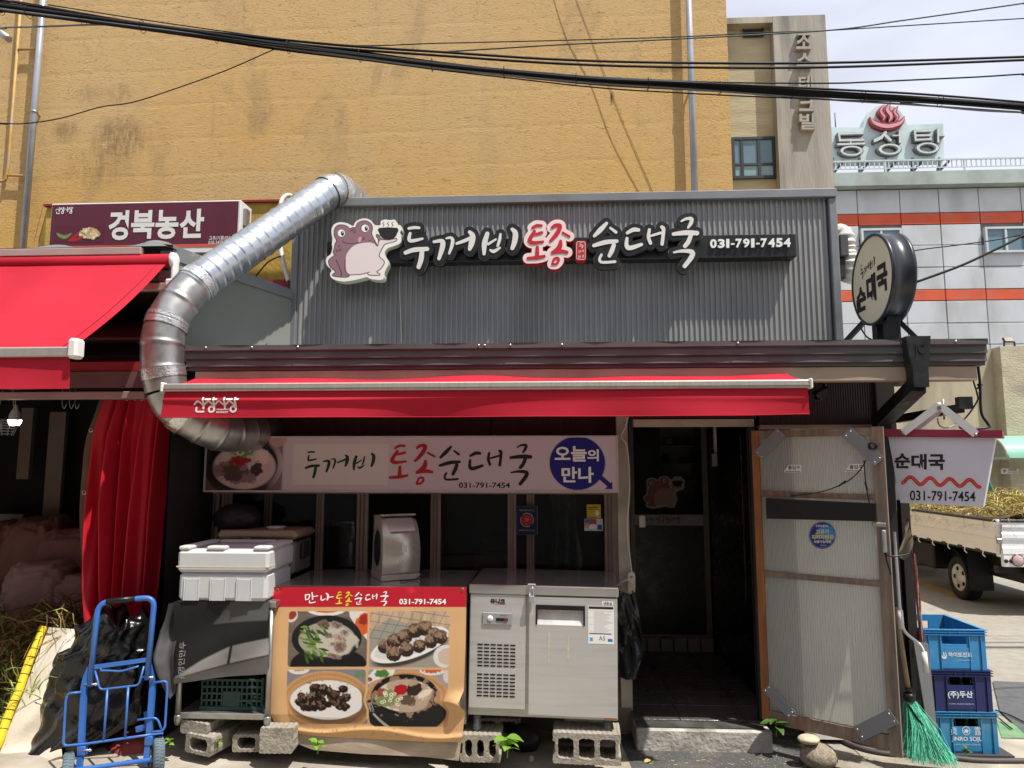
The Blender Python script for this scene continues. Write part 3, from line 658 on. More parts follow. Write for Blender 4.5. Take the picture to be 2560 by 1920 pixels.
# ------------------------------------------------------------ unseen low building, added across the alley to cut skylight on the shopfront
ob = thing('added_opposite_building', 'low brick market building across the alley facing the restaurant', 'building', (0, -4.2, 0))
A('brick_brown', '#6f5546', .85, var=.25, vs=9, bump=.004, bs=40); A('shutter_grey', '#7c7f80', .5, metal=.3, var=.1)
mb = MB(); mb.box(-16, -6, 0, 14, 0, 6.4); mb.build('wall', MT['brick_brown'], ob)
mb = MB(); mb.box(-16.1, -6.1, 6.401, 14.1, .25, 6.6); mb.build('parapet', MT['cream_board'], ob)
for k in range(7):
    x = -14 + k * 4.0
    mb = MB(); mb.box(x, .002, .05, x + 3.0, .06, 2.6); mb.build('shutter', MT['shutter_grey'], ob)
    for j in range(2): mb = MB(); mb.box(x + .2 + j * 1.5, .002, 3.9, x + 1.4 + j * 1.5, .05, 5.2); w_ = mb.build('window', MT['rail_white'], ob); mb = MB(); mb.box(x + .26 + j * 1.5, .051, 3.96, x + 1.34 + j * 1.5, .056, 5.14); mb.build('pane', MT['glass_far'], w_)
# ------------------------------------------------------------ the restaurant
YF, YG, YW, YD = 5.2, 4.30, 5.0, 4.85
XL, XR = XU(735, YF, 700), XU(2090, YF, 650)          # upper grey front
ZF0, ZF1 = 2.50, ZV(493, YF, 1440)
sh = thing('restaurant_building', 'low restaurant with grey corrugated upper front and brown gutter', 'building', (0, YF, 0))
# corrugated front
mb = MB(); per = .0385; n = int((XR - XL - .06) / per); prof = [(0, 0), (.46, 0), (.56, .011), (.90, .011)]
xs = [(XL + .03 + (k + a) * per, y) for k in range(n) for a, y in prof]
vs = [(x, -y, z) for x, y in xs for z in (ZF0, ZF1 - .03)]
mb.add(vs, [(2 * i, 2 * i + 2, 2 * i + 3, 2 * i + 1) for i in range(len(xs) - 1)])
mb.build('corrugated_front', MT['grey_sheet'], sh, fix=False)
mb = MB(); mb.box(XL + .01, .012, ZF0, XR - .01, .30, ZF1 - .05); mb.box(XL + .3, .301, ZF1 - .2, XR - .05, YY - YF, ZF1 - .06); mb.build('parapet_body', MT['grey_trim'], sh)
mb = MB(); mb.box(XL + .25, -.055, ZF1 - .055, XR + .012, .32, ZF1 + .012, bev=.006); mb.build('top_flashing', MT['grey_trim'], sh)
mb = MB(); mb.box(XR - .045, -.04, ZF0, XR + .012, .30, ZF1 - .057, bev=.006); mb.build('corner_flashing', MT['grey_trim'], sh)
mb = MB(); mb.box(XL - .02, -.02, ZF0, XL + .029, .30, ZF1 - .057, bev=.004); mb.build('corner_flashing', MT['grey_trim'], sh)
# lean-to roof and gutter
XG0, XG1 = XU(468, YG, 860), XU(2462, YG, 850)
ZG1 = ZV(856, YG, 1440); ZG0 = ZV(925, YG, 1440)
mb = MB(); mb.add([(XG0, YG - YF + .05, ZG1 - .03), (XG1, YG - YF + .05, ZG1 - .03), (XG1, 0.0, ZG1 + .09), (XG0, 0.0, ZG1 + .09), (XG0, YG - YF + .05, ZG1 - .05), (XG1, YG - YF + .05, ZG1 - .05), (XG1, 0.0, ZG1 + .06), (XG0, 0.0, ZG1 + .06)], [(0, 1, 2, 3), (4, 7, 6, 5), (0, 4, 5, 1), (1, 5, 6, 2), (3, 2, 6, 7), (0, 3, 7, 4)]); mb.build('lean_to_roof', MT['roof_metal'], sh)
gzh = ZG1 - ZG0; gp_ = [(0, ZG1), (-.03, ZG1 - .004), (-.03, ZG1 - .035), (-.012, ZG1 - .040), (-.016, ZG1 - gzh * .50), (.0, ZG1 - gzh * .52), (-.006, ZG1 - gzh * .78), (.012, ZG1 - gzh * .80), (.012, ZG0 + .014), (.12, ZG0 + .014), (.12, ZG1)]
mb = MB(); nseg = 40
for i in range(nseg):
    xa, xb = XG0 + (XG1 - XG0) * i / nseg, XG0 + (XG1 - XG0) * (i + 1) / nseg
    for (y0, z0), (y1, z1) in zip(gp_[:-1], gp_[1:]):
        w0, w1 = .0025 * math.sin(i * 1.7 + y0 * 90), .0025 * math.sin((i + 1) * 1.7 + y0 * 90)
        y = YG - YF; mb.add([(xa, y + y0 + w0, z0), (xb, y + y0 + w1, z0), (xb, y + y1 + w1, z1), (xa, y + y1 + w0, z1)], [(0, 1, 2, 3)])
y = YG - YF; mb.add([(XG1, y + a, b) for a, b in gp_[1:-1]] + [(XG0, y + a, b) for a, b in gp_[1:-1]], [tuple(range(9)), tuple(range(9, 18))[::-1]])
gut = mb.build('gutter', MT['gutter'], sh)
for u in (515, 630, 745, 1197, 1212, 1276, 1405, 1845, 2390):
    mb = MB(); mb.lathe([(0, .008), (.006, .006), (.008, 0)], 8, rot(rx=R(90), loc=(XU(u, YG - .03, 862), y - .03, ZG1 - .018))); mb.build('screw', MT['galv'], gut)
mb = MB(); mb.box(XG0 + .05, y + .02, ZG0 - .075, XU(2442, YG + .02, 910), y + .10, ZG0 + .012, bev=.004); mb.build('fascia_board', MT['cream_board'], sh)
# downspout: funnel, drop, bend back to the corner post
dsx = XU(2290, YG - .05, 850); mb = MB(); yb_ = YG - YF - .045
def ring(mb, cs):
    n = len(cs[0]); vs = [p for c in cs for p in c]; fs = []
    for i in range(len(cs) - 1):
        for k in range(n): fs.append((i * n + k, i * n + (k + 1) % n, (i + 1) * n + (k + 1) % n, (i + 1) * n + k))
    fs += [tuple(range(n))[::-1], tuple((len(cs) - 1) * n + k for k in range(n))]; mb.add(vs, fs)
def rect(cx, cy, z, w, d): return [(cx - w, cy - d, z), (cx + w, cy - d, z), (cx + w, cy + d, z), (cx - w, cy + d, z)]
zt_ = ZG1 + .006
ring(mb, [rect(dsx, yb_, zt_, .070, .035), rect(dsx - .002, yb_, zt_ - .12, .058, .035), rect(dsx + .002, yb_ + .01, zt_ - .20, .044, .042), rect(dsx + .002, yb_ + .01, zt_ - .30, .043, .042)])
e0 = Vector((dsx + .002, yb_ + .01, zt_ - .305)); e1 = Vector((XU(2214, 4.72, 1050), 4.78 - YF, ZV(1052, 4.75, 2214)))
mb.bar(e0 + Vector((0, 0, .02)), e1, .085, .085, up=(0, -1, .6)); mb.bar(e1 + Vector((0, 0, .04)), e1 - Vector((0, 0, 1.9)), .086, .084, up=(0, -1, 0))
mb.build('downspout', MT['black_paint'], sh)
mb = MB(); put_text(mb, 'IC', (-.026, -.03, .026, .03), lambda a, b, d: Vector((dsx + .004 + a, yb_ - .036 - d, zt_ - .075 - b)), .003, d0=0); mb.build('embossed_mark', MT['black_paint'], sh, fix=False)
# walls, posts and interior shell
xl0, xr0 = XU(430, YW, 1200), XU(2232, YW, 1000)
mb = MB()
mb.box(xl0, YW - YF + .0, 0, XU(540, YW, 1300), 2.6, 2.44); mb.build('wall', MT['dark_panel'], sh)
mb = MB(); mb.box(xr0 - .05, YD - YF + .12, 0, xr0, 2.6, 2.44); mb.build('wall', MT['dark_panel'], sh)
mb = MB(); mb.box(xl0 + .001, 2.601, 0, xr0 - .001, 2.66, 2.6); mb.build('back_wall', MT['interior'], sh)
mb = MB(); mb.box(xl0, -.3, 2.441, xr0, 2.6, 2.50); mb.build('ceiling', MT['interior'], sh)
mb = MB(); mb.box(XU(2192, YD, 990), YD - YF, .02, XU(2236, YD, 990), YD - YF + .115, ZV(905, YD, 2210)); mb.build('corner_post', mat('post_grey', '#67645f', .7, var=.15, vs=3, dirt='#4d4843', dirt_amt=.5), sh)
xd0, xd1 = XU(1582, YD, 1300), XU(1886, YD, 1300)
# ribbed brown transom sheets above windows and door
def ribbed(u0, v0, u1, v1, Y, m, name, par, y0, per=.016, amp=.0025, dy=0):
    a = P(u0, v0, Y); b = P(u1, v1, Y); mb = MB(); n = max(2, int((b.x - a.x) / per) * 2)
    vs = []
    for i in range(n + 1):
        x = a.x + (b.x - a.x) * i / n; yy = Y - y0 - (amp if i % 2 else 0)
        vs += [(x, yy, b.z), (x, yy, a.z)]
    mb.add(vs, [(2 * i, 2 * i + 2, 2 * i + 3, 2 * i + 1) for i in range(n)]); return mb.build(name, m, par, fix=False)
ribbed(640, 900, 1226, 1100, YW - .02, MT['poly_brown'], 'transom_sheet', sh, YF)
ribbed(1230, 900, 1560, 1100, YW - .02, MT['poly_brown'], 'transom_sheet', sh, YF)
ribbed(1562, 900, 1890, 1050, YD + .02, MT['poly_brown'], 'transom_sheet', sh, YF)
ribbed(1892, 925, 2190, 1062, YD + .02, MT['poly_brown'], 'transom_sheet', sh, YF)
A('reddish_post', '#5d4540', .6, var=.15, vs=5)
def bx(u0, v0, u1, v1, Y, dep, m, name, par=sh, y0=YF, bev=.003):
    a = P(u0, v0, Y); b = P(u1, v1, Y); mb = MB(); mb.box(a.x, Y - y0, b.z, b.x, Y - y0 + dep, a.z, bev=bev); return mb.build(name, m if not isinstance(m, str) else MT[m], par)
bx(1540, 1040, 1582, 1770, YD, .05, 'aluminium', 'door_frame')
bx(1583, 1048, 1886, 1066, YD - .004, .06, 'cream_board', 'door_frame')
bx(1886, 1066, 1900, 1800, YD, .05, 'dark_panel', 'door_frame')
bx(1900, 1062, 2190, 1072, YD - .004, .06, 'cream_board', 'door_frame')
mb = MB(); mb.box(XU(1998, YD, 1400), YD - YF + .03, .03, XU(2190, YD, 990), YD - YF + .06, ZV(1062, YD, 2050)); mb.build('added_pale_panel', mat('added_panel_pale', '#d8d5cb', .6, var=.06, vs=3), sh)  # pale panel added behind the open leaf to brighten its translucent sheet
# sliding windows
ZW0 = .80
def wframe(u0, u1, Y, dep=.035, z0=ZW0, z1=2.12, grooves=2):
    a, b = XU(u0, Y, 1300), XU(u1, Y, 1300); mb = MB(); w = (b - a)
    mb.box(a, Y - YF, z0, b, Y - YF + dep, z1, bev=.003); o = mb.build('window_frame', MT['bronze_frame'], sh)
    for k in range(grooves):
        xk = a + w * (k + 1) / (grooves + 1); mb = MB(); mb.box(xk - .004, Y - YF - .005, z0, xk + .004, Y - YF - .0005, z1); mb.build('groove', MT['interior'], o)
    return o
for (a, b, Y) in ((527, 545, YW), (551, 576, YW + .01), (658, 678, YW + .05), (789, 808, YW), (891, 919, YW), (1076, 1101, YW), (1269, 1290, YW), (1316, 1336, YW + .05), (1511, 1537, YW)): wframe(a, b, Y)
bx(520, 1222, 1540, 1236, YW - .012, .05, 'bronze_frame', 'window_frame')
A('win_glass', '#171816', .04, var=.2, vs=1.0, spec=.7, alpha=.38)
for (a, b, Y) in ((577, 657, YW + .03), (679, 788, YW + .03), (809, 890, YW + .012), (1102, 1268, YW + .012), (1291, 1315, YW + .03), (1337, 1510, YW + .03)):
    xa, xb = XU(a, Y, 1300), XU(b, Y, 1300); mb = MB(); mb.box(xa, Y - YF, ZW0, xb, Y - YF + .005, 2.12); mb.build('pane', MT['win_glass'], sh)
mb = MB(); mb.box(xl0 + .1, YW - YF + .02, .0, xd0 - .06, YW - YF + .08, ZW0 - .002); mb.build('sill_wall', MT['interior'], sh)
bx(1541, 1500, 1570, 1740, YW - .06, .05, 'cream_board', 'side_window_frame')
bx(1547, 1530, 1560, 1715, YW - .064, .003, 'interior', 'pane')
mb = MB(); mb.box(XU(1541, 5.0, 1600), -.19, .0, xd0 - .005, -.13, 2.1); mb.build('jamb', mat('jamb_grey', '#8b8478', .6, var=.1, dirt='#5f584e', dirt_amt=.5), sh)
# vestibule: floor slab, tiles, step
fx0, fx1 = xd0 - .02, XU(1775, 6.6, 1500) + .06
ZFL = .145
mb = MB(); mb.box(fx0, 4.70 - YF, 0, XU(1930, 4.7, 1800), 2.6, ZFL - .012, bev=.008); st = mb.build('step', MT['step_white'], sh)
mb = MB(); mb.box(fx0 + .01, 4.73 - YF, ZFL - .0118, XU(1915, 4.7, 1800), 4.84 - YF, ZFL - .004); mb.build('worn_edge', mat('worn_edge', '#3a3835', .7, var=.3, vs=12, dirt='#6b665f', dirt_amt=.5, dirt_scale=9), st)
tw_, td_ = .42, .29
for i in range(3):
    for j in range(6):
        xa = fx0 - .12 + i * tw_; mb = MB(); xq0 = max(xa + .003, fx0); xq1 = min(xa + tw_ - .003, fx1)
        if xq1 - xq0 < .03: continue
        mb.box(xq0, 4.85 - YF + j * td_ + .003, ZFL - .011, xq1, 4.85 - YF + (j + 1) * td_ - .003, ZFL + random.uniform(-.001, .0015), bev=.002); mb.build('floor_tile', MT['tile_floor'], sh)
YI = 6.62
# sliding inner door
idr = MB(); ia, ib = XU(1578, YI, 1400), XU(1776, YI, 1400); zi0, zi1 = ZFL + .03, 2.25
A('door_alu', '#77706a', .45, metal=.4, var=.1)
idr.box(ia, YI - YF, zi0, ia + .04, YI - YF + .04, zi1); idr.box(ib - .05, YI - YF, zi0, ib, YI - YF + .04, zi1); idr.box(ia + .041, YI - YF, zi0, ib - .051, YI - YF + .04, zi0 + .10)
inner = idr.build('inner_door', MT['door_alu'], sh)
zst0, zst1 = ZV(1314, YI, 1670), ZV(1287, YI, 1670)
mb = MB(); mb.box(ia + .041, YI - YF + .012, zi0 + .101, ib - .051, YI - YF + .02, zst0 - .001); mb.build('dark_panel', mat('door_dark', '#0a0a0a', .3, var=.2), inner)
mb = MB(); mb.box(ia + .041, YI - YF + .011, zst0, ib - .051, YI - YF + .02, zst1); mb.build('white_band', mat('band_white', '#a8a4a0', .6), inner)
mb = MB(); mb.box(ia + .041, YI - YF + .012, zst1 + .001, ib - .051, YI - YF + .018, zi1); mb.build('pane', mat('door_glass', '#101010', .06, alpha=.18, var=.1), inner)
mb = MB(); fnI = lambda u, v, d: Vector((P(u, v, YI).x, YI - YF + .010 - d, P(u, v, YI).z))
bxs = {'두': (1601, 1291, 1611, 1307), '꺼': (1613, 1293, 1628, 1305), '비': (1630, 1292, 1642, 1304), '토': (1644, 1290, 1654, 1306), '종': (1655, 1290, 1663, 1308), '순': (1664, 1291, 1675, 1307), '대': (1676, 1293, 1690, 1303), '국': (1691, 1290, 1701, 1309)}
red = MB()
for ch, b_ in bxs.items(): brush_mesh(red if ch in '토종' else mb, brush(ch, b_), fnI, 0, .5)
mb.build('lettering', MT['ink_black'], inner, fix=False); red.build('lettering', MT['ink_red'], inner, fix=False)
for k in range(6):
    mb = MB(); wk = (ib - ia) / 6; mb.box(ia + k * wk + .006, YI - YF - .06, ZFL - .01, ia + (k + 1) * wk - .006, YI - YF - .012, ZFL + .11, bev=.002); mb.build('skirting_tile', mat('skirt_tile', '#8d827c', .35, var=.08) if k == 0 else bpy.data.materials['skirt_tile'], sh)
# interior right of the inner door: tall dark cabinet
mb = MB(); mb.box(fx1 - .03, 5.05 - YF, ZFL, xr0 - .1, 2.5, 2.05, bev=.006); cab = mb.build('dark_cabinet', mat('cabinet_black', '#0e0e0f', .3, var=.2), sh)
mb = MB(); mb.box(fx1 - .034, 5.5 - YF, .8, fx1 - .031, 5.503 - YF, 2.0); mb.build('seam', MT['interior'], cab)
for nm, (u0, v0, u1, v1, Y, m) in {'conduit': (1784, 1066, 1794, 1165, 5.6, 'white_pvc'), 'switch_box': (1780, 1134, 1794, 1166, 5.55, 'interior_pale')}.items(): bx(u0, v0, u1, v1, Y, .03, m, nm)
# shelf and goods behind the glass
shelf = thing('kitchen_shelf', 'dim pale shelving with kitchenware behind the inner glass door', 'shelf', (0, 7.2, 0))
def sb(u0, v0, u1, v1, Y, dep, m, name, par): return bx(u0, v0, u1, v1, Y, dep, m, name, par, 7.2)
A('shelf_pale', '#a7a493', .6, var=.08)
sb(1650, 1030, 1760, 1320, 7.45, .02, 'shelf_pale', 'back_board', shelf)
for v in (1113, 1158, 1201, 1245): sb(1652, v, 1758, v + 4, 7.2, .24, 'shelf_pale', 'shelf_board', shelf)
sb(1650, 1030, 1656, 1320, 7.19, .25, 'shelf_pale', 'side_board', shelf); sb(1752, 1030, 1758, 1320, 7.19, .25, 'shelf_pale', 'side_board', shelf)
for i, (u, v, w, h, c) in enumerate(((1668, 1113, 20, 18, '#9aa09a'), (1720, 1113, 24, 16, '#5c5a58'), (1700, 1158, 50, 12, '#5b3324'), (1660, 1158, 14, 22, '#3d4a35'), (1730, 1245, 16, 26, '#8b8577'), (1745, 1201, 12, 20, '#6d3a2c'))):
    m = mat('ware%d' % i, c, .5); a = P(u, v - .5, 7.25); b = P(u + w, v - h, 7.25); r = (b.x - a.x) / 2; h_ = b.z - a.z
    mb = MB(); mb.lathe([(0, 0), (r * .8, 0), (r, h_ * .3), (r * .92, h_ * .8), (r * .6, h_), (r * .5, h_), (0, h_ * .96)], 14, rot(loc=(a.x + r, 7.32, a.z + .003)))
    tag(mb.build('kitchen_vessel', m), ['pale grey tub on the top board of the dim shelving', 'dark grey tub on the top board of the dim shelving', 'wide brown tray on the second board of the dim shelving', 'dull green jar on the second board of the dim shelving', 'beige jar on the lowest board of the dim shelving', 'small reddish pot on the third board of the dim shelving'][i], 'kitchenware')
# kitchen things behind the sliding windows
kf = thing('kitchen_fridge', 'pale box appliance standing behind the closed window pane', 'appliance', (XU(1225, 5.5, 1380), 5.5, 0))
mb = MB(); mb.box(-.12, 0, .02, .16, .5, ZV(1382, 5.5), bev=.01); mb.build('body', MT['interior_pale'], kf); mb = MB(); mb.box(-.06, .05, ZV(1381, 5.5), .13, .4, ZV(1343, 5.5), bev=.01); mb.build('upper_unit', MT['interior_pale'], kf)
for k in range(2):
    mb = MB(); mb.box(-.10, -.02, .2 + k * .45, .14, -.001, .58 + k * .42, bev=.004); mb.build('drawer', MT['interior_pale'], kf)
apr = MB(); ax = XU(1412, 5.35, 1300)
apr.grid(lambda s, t: (ax - .10 + .20 * s - .03 * math.sin(t * 5) * (s - .5) + .03 * (t - .5), 5.35 + .035 * math.sin(s * 17 + t * 3) * (.4 + t), ZV(1235, 5.35) - .54 * t), 24, 18)
ao = apr.build('hanging_apron', mat('apron_grey', '#7d7d74', .3, var=.2, vs=10)); tag(ao, 'crumpled grey plastic apron hanging behind the right window pane', 'apron')
mb = MB(); mb.grid(lambda s, t: (XU(1330, 5.25, 1400) + .26 * s, 5.25, .75 + .35 * t), 1, 1); 
# red stay strip by the roof end and the neighbour's red band under the gutter
# ------------------------------------------------------------ restaurant fascia sign
A('sign_black', '#17181a', .35, var=.1, vs=6, spec=.5, dirt='#2b2b2b', dirt_amt=.4, dirt_scale=6)
A('letter_face', '#d6d3cb', .4, var=.05, vs=8); A('letter_red', '#b8232e', .4, var=.08); A('letter_pink', '#e2cfcb', .4, var=.04)
A('edge_light', '#c9c9c4', .3, metal=.6, var=.05); A('cream_side', '#d8d8c4', .4, var=.05); A('white_letter', '#e4e4e0', .4, var=.03)
MT['print'] = vcmat('printed_ink', .5); MT['print_matte'] = vcmat('printed_vinyl', .62, .2)
YL = YF - .19
fs_ = thing('fascia_sign', 'long black sign beam with outlined brush lettering, toad emblem and phone number', 'sign', (0, YF, 0))
def FL(u, v, d): p = P(u, v, YL); return Vector((p.x, YL - YF - d, p.z))
a = P(817, 607, YL + .06); b = P(1992, 640, YL + .06); zb0 = P(1400, 650, YL + .06).z; zb1 = P(1400, 594, YL + .06).z
mb = MB(); mb.box(a.x, YL - YF + .06, zb0, b.x, -.012, zb1, bev=.004); beam = mb.build('sign_beam', MT['sign_black'], fs_)
kA = 520 / 2212
def place(ch, origin):
    st = [[(origin[0] + x * kA, origin[1] + y * kA, w * kA) for x, y, w in s] for s in BR[ch]]; return st
LT = [('두', (800, 520), 0), ('꺼', (800, 520), 0), ('비', (800, 520), 0), ('토', (1280, 500), 1), ('종', (1280, 500), 1), ('순', (1280, 500), 0), ('대', (1280, 500), 0), ('국', (1280, 500), 0)]
for i, (ch, og, rd) in enumerate(LT):
    st = place(ch, og); dz = .0015 * (i % 2); mb = MB()
    brush_mesh(mb, st, FL, dz, 1.6, level=10.5, d0=-.075, back=True); o = mb.build('letter_box', MT['letter_red' if rd else 'sign_black'], fs_, fix=False)
    if rd:
        mb = MB(); brush_mesh(mb, st, FL, dz + .004, 1.6, level=9.6, d0=dz + .0005); mb.build('letter_rim', MT['letter_pink'], o, fix=False)
        mb = MB(); brush_mesh(mb, st, FL, dz + .008, 1.0, d0=dz + .0045); mb.build('letter_face', MT['letter_red'], o, fix=False)
    else:
        mb = MB(); brush_mesh(mb, st, FL, dz - .018, 1.6, level=11.1, d0=-.022); mb.build('letter_rim', MT['edge_light'], o, fix=False)
        mb = MB(); brush_mesh(mb, st, FL, dz + .005, 1.0, d0=dz + .0005); mb.build('letter_face', MT['letter_face'], o, fix=False)
# small red seal
mb = MB(); slab(mb, contour(lambda X, Y: sd_rrect(X, Y, 1439, 602, 1465.5, 652, 5), 1436, 599, 1470, 656, 1), FL, -.07, .0); o = mb.build('seal_box', MT['letter_red'], fs_, fix=False)
mb = MB(); slab(mb, contour(lambda X, Y: np.abs(sd_rrect(X, Y, 1441.5, 604.5, 1463, 648.5, 5)) - .55, 1438, 601, 1468, 653, .55), FL, None, .002)
for ch, bb in (('두', (1447, 606.5, 1460, 622)), ('꺼', (1445, 624, 1459, 634)), ('비', (1446, 636, 1459, 647))): brush_mesh(mb, brush(ch, bb, .8), FL, .002, .5)
mb.build('lettering', MT['letter_face'], o, fix=False)
# phone number, each digit a raised piece
YP = YL + .06
def FP(u, v, d): p = P(u, v, YP); return Vector((p.x, YP - YF - d, p.z))
ww = [.62, .62, .40, .36, .58, .60, .42, .36, .58, .62, .60, .62]; tot = sum(ww); u = 1773.0
for chd, w in zip('031-791-7454', ww):
    du = w / tot * (1977 - 1773); mb = MB(); v0 = 599.5 - (u - 1773) * .016
    bb = (u + 1, v0, u + du - 2.2, v0 + 22) if chd not in '-1' else (u + 2, v0, u + du - 3.5, v0 + 22) if chd == '1' else (u + 1, v0 + 11, u + du - 2, v0 + 14.5)
    put_text(mb, chd, bb, FP, .016, bold=.035, d0=.0005); mb.build('digit', MT['white_letter'], fs_, fix=False); u += du
# toad emblem
def TA(x, y, d): return FL(800 + x * kA, 520 + y * kA, d)
TOUT = [(60,570),(75,520),(112,490),(130,430),(125,380),(132,330),(120,260),(130,200),(170,160),(230,150),(300,165),(350,190),(375,150),(420,120),(480,110),(540,130),(580,178),(640,180),(645,140),(690,122),(740,128),(800,125),(818,180),(855,182),(866,230),(852,262),(862,300),(858,370),(800,402),(720,430),(690,480),(700,520),(726,560),(728,605),(700,660),(685,700),(680,750),(640,768),(540,758),(500,738),(420,758),(340,775),(250,785),(170,770),(120,742),(105,700),(122,660),(80,620)]
TB = [(90,575),(105,540),(150,505),(140,470),(150,430),(160,380),(175,350),(150,290),(155,225),(190,185),(240,180),(290,195),(315,220),(345,208),(380,205),(400,160),(450,138),(500,140),(545,170),(560,220),(550,270),(580,340),(612,400),(620,340),(598,300),(606,280),(632,292),(650,325),(720,340),(790,325),(815,325),(805,355),(700,385),(670,420),(630,510),(680,560),(680,600),(640,655),(605,680),(638,700),(625,718),(520,715),(500,692),(430,708),(320,715),(300,735),(230,738),(140,725),(140,700),(165,680),(110,630)]
TBE = [(275,530),(300,465),(360,402),(450,374),(560,370),(610,412),(640,345),(720,345),(810,332),(795,352),(692,384),(664,428),(630,512),(675,560),(675,600),(633,655),(600,682),(630,700),(620,712),(525,710),(503,688),(430,703),(310,706),(278,660)]
def toad_paint(X, Y):
    B = np.ones((*X.shape, 3)) * np.array(lin('#e6e3da')); dk = '#4a3035'
    b = sd_poly(X, Y, TB, 3); B = over(B, b - 4, dk, 5); B = over(B, b + 5, '#8d6b74', 5)
    B = over(B, np.maximum(sd_poly(X, Y, TBE, 3), b + 6), '#ddcfcb', 5)
    ln = [[(170,548,5),(200,620,5),(228,690,5),(222,728,5)], [(268,548,5),(268,640,5),(285,690,5),(315,712,5)], [(245,365,4),(300,378,4),(360,378,4),(410,368,4)], [(240,345,3),(252,368,4)], [(440,345,4),(470,322,4)], [(460,308,3),(472,335,3)], [(505,690,4),(525,682,4)],
          [(325,250,4),(335,238,4),(348,248,4)], [(350,240,4),(362,228,4),(378,240,4)], [(358,268,4),(368,255,4),(380,262,4)], [(180,468,4),(178,452,4),(192,450,4)], [(212,460,4),(210,440,4),(226,438,4)], [(200,418,4),(198,402,4),(212,400,4)], [(520,350,3),(532,338,3),(540,352,3)], [(556,372,3),(570,366,3)], [(580,345,5),(612,405,5)]]
    B = over(B, sd_strokes(X, Y, ln), dk, 4)
    B = over(B, sd_ell(X, Y, 424, 336, 18, 30, .3), '#d98fa2', 4)
    for cx, cy in ((228, 268), (481, 216)):
        B = over(B, sd_ell(X, Y, cx, cy, 44, 44), dk, 4); B = over(B, sd_ell(X, Y, cx, cy, 39, 39), '#efeeea', 4)
        B = over(B, sd_ell(X, Y, cx + 12, cy + 3, 17, 26), '#121212', 4); B = over(B, sd_ell(X, Y, cx + 16, cy - 8, 5, 8), '#efeeea', 3)
    pot = [(626, 212), (824, 212), (822, 270), (800, 310), (760, 335), (690, 335), (650, 310), (630, 270)]
    B = over(B, sd_poly(X, Y, pot, 2), '#262324', 4); B = over(B, sd_strokes(X, Y, [[(618, 234, 5), (832, 234, 5)]]), '#262324', 4)
    for x in (672, 722, 768): B = over(B, sd_strokes(X, Y, [[(x + 10, 148, 3), (x - 4, 165, 4), (x + 8, 182, 4), (x - 4, 198, 3)]]), '#3a3032', 3)
    return B
def printed_region(fn, VF, paint, m, name, parent, d):
    V, F = VF; mb = MB(); mb.add([fn(x, y, d) for x, y in V], F); me = mb.mesh(name); xs = np.array([v[0] for v in V]); ys = np.array([v[1] for v in V])
    c = np.ones((len(V), 4), np.float32); c[:, :3] = np.clip(paint(xs[None], ys[None])[0], 0, 1)
    ca = me.color_attributes.new('print', 'FLOAT_COLOR', 'POINT'); ca.data.foreach_set('color', c.ravel()); me.materials.append(m)
    return link(bpy.data.objects.new(name, me), parent)
tsd = lambda X, Y: sd_poly(X, Y, TOUT, 3)
mb = MB(); slab(mb, contour(tsd, 40, 90, 890, 810, 6), TA, -.075, -.001, True); to = mb.build('emblem_box', MT['cream_side'], fs_, fix=False)
printed_region(TA, contour(tsd, 40, 90, 890, 810, 3.2, -2), toad_paint, MT['print'], 'emblem_print', to, .0015)
# thin feed wire
mb = MB(); mb.tube(smoothpath([P(u, v, YF - .02) - Vector((0, YF, 0)) for u, v in ((1035, 663), (1010, 664), (1000, 672), (999, 720), (1002, 800), (1004, 862))], 4), .0035, 6); mb.build('feed_wire', MT['white_pvc'], fs_)

# ------------------------------------------------------------ lower signboard over the windows
YB2 = 4.74
ls = thing('lower_signboard', 'long pale signboard over the windows with soup photo and blue disc', 'sign', (0, YB2, 0))
la = P(515, 1095, YB2); lb = P(1547, 1230, YB2); lz1, lz0 = P(1030, 1090, YB2).z, P(1030, 1231, YB2).z
LW, LH = lb.x - la.x, lz1 - lz0
mb = MB(); t = .012; mb.box(la.x, .004, lz0, lb.x, .14, lz1, bev=.003)
mb.build('box', MT['interior_pale'], ls)
mb = MB()
for q in ((la.x, -.006, lz1 - t, lb.x, .003, lz1), (la.x, -.006, lz0, lb.x, .003, lz0 + t), (la.x, -.006, lz0 + t, la.x + t, .003, lz1 - t), (lb.x - t, -.006, lz0 + t, lb.x, .003, lz1 - t)): mb.box(*q)
mb.build('trim', mat('trim_grey', '#b9b3b1', .4, metal=.3), ls)
def FB(u, v, d): return Vector((la.x + (u - 515) / 1032 * LW, -d, lz1 - (v - 1090) / 141 * LH))
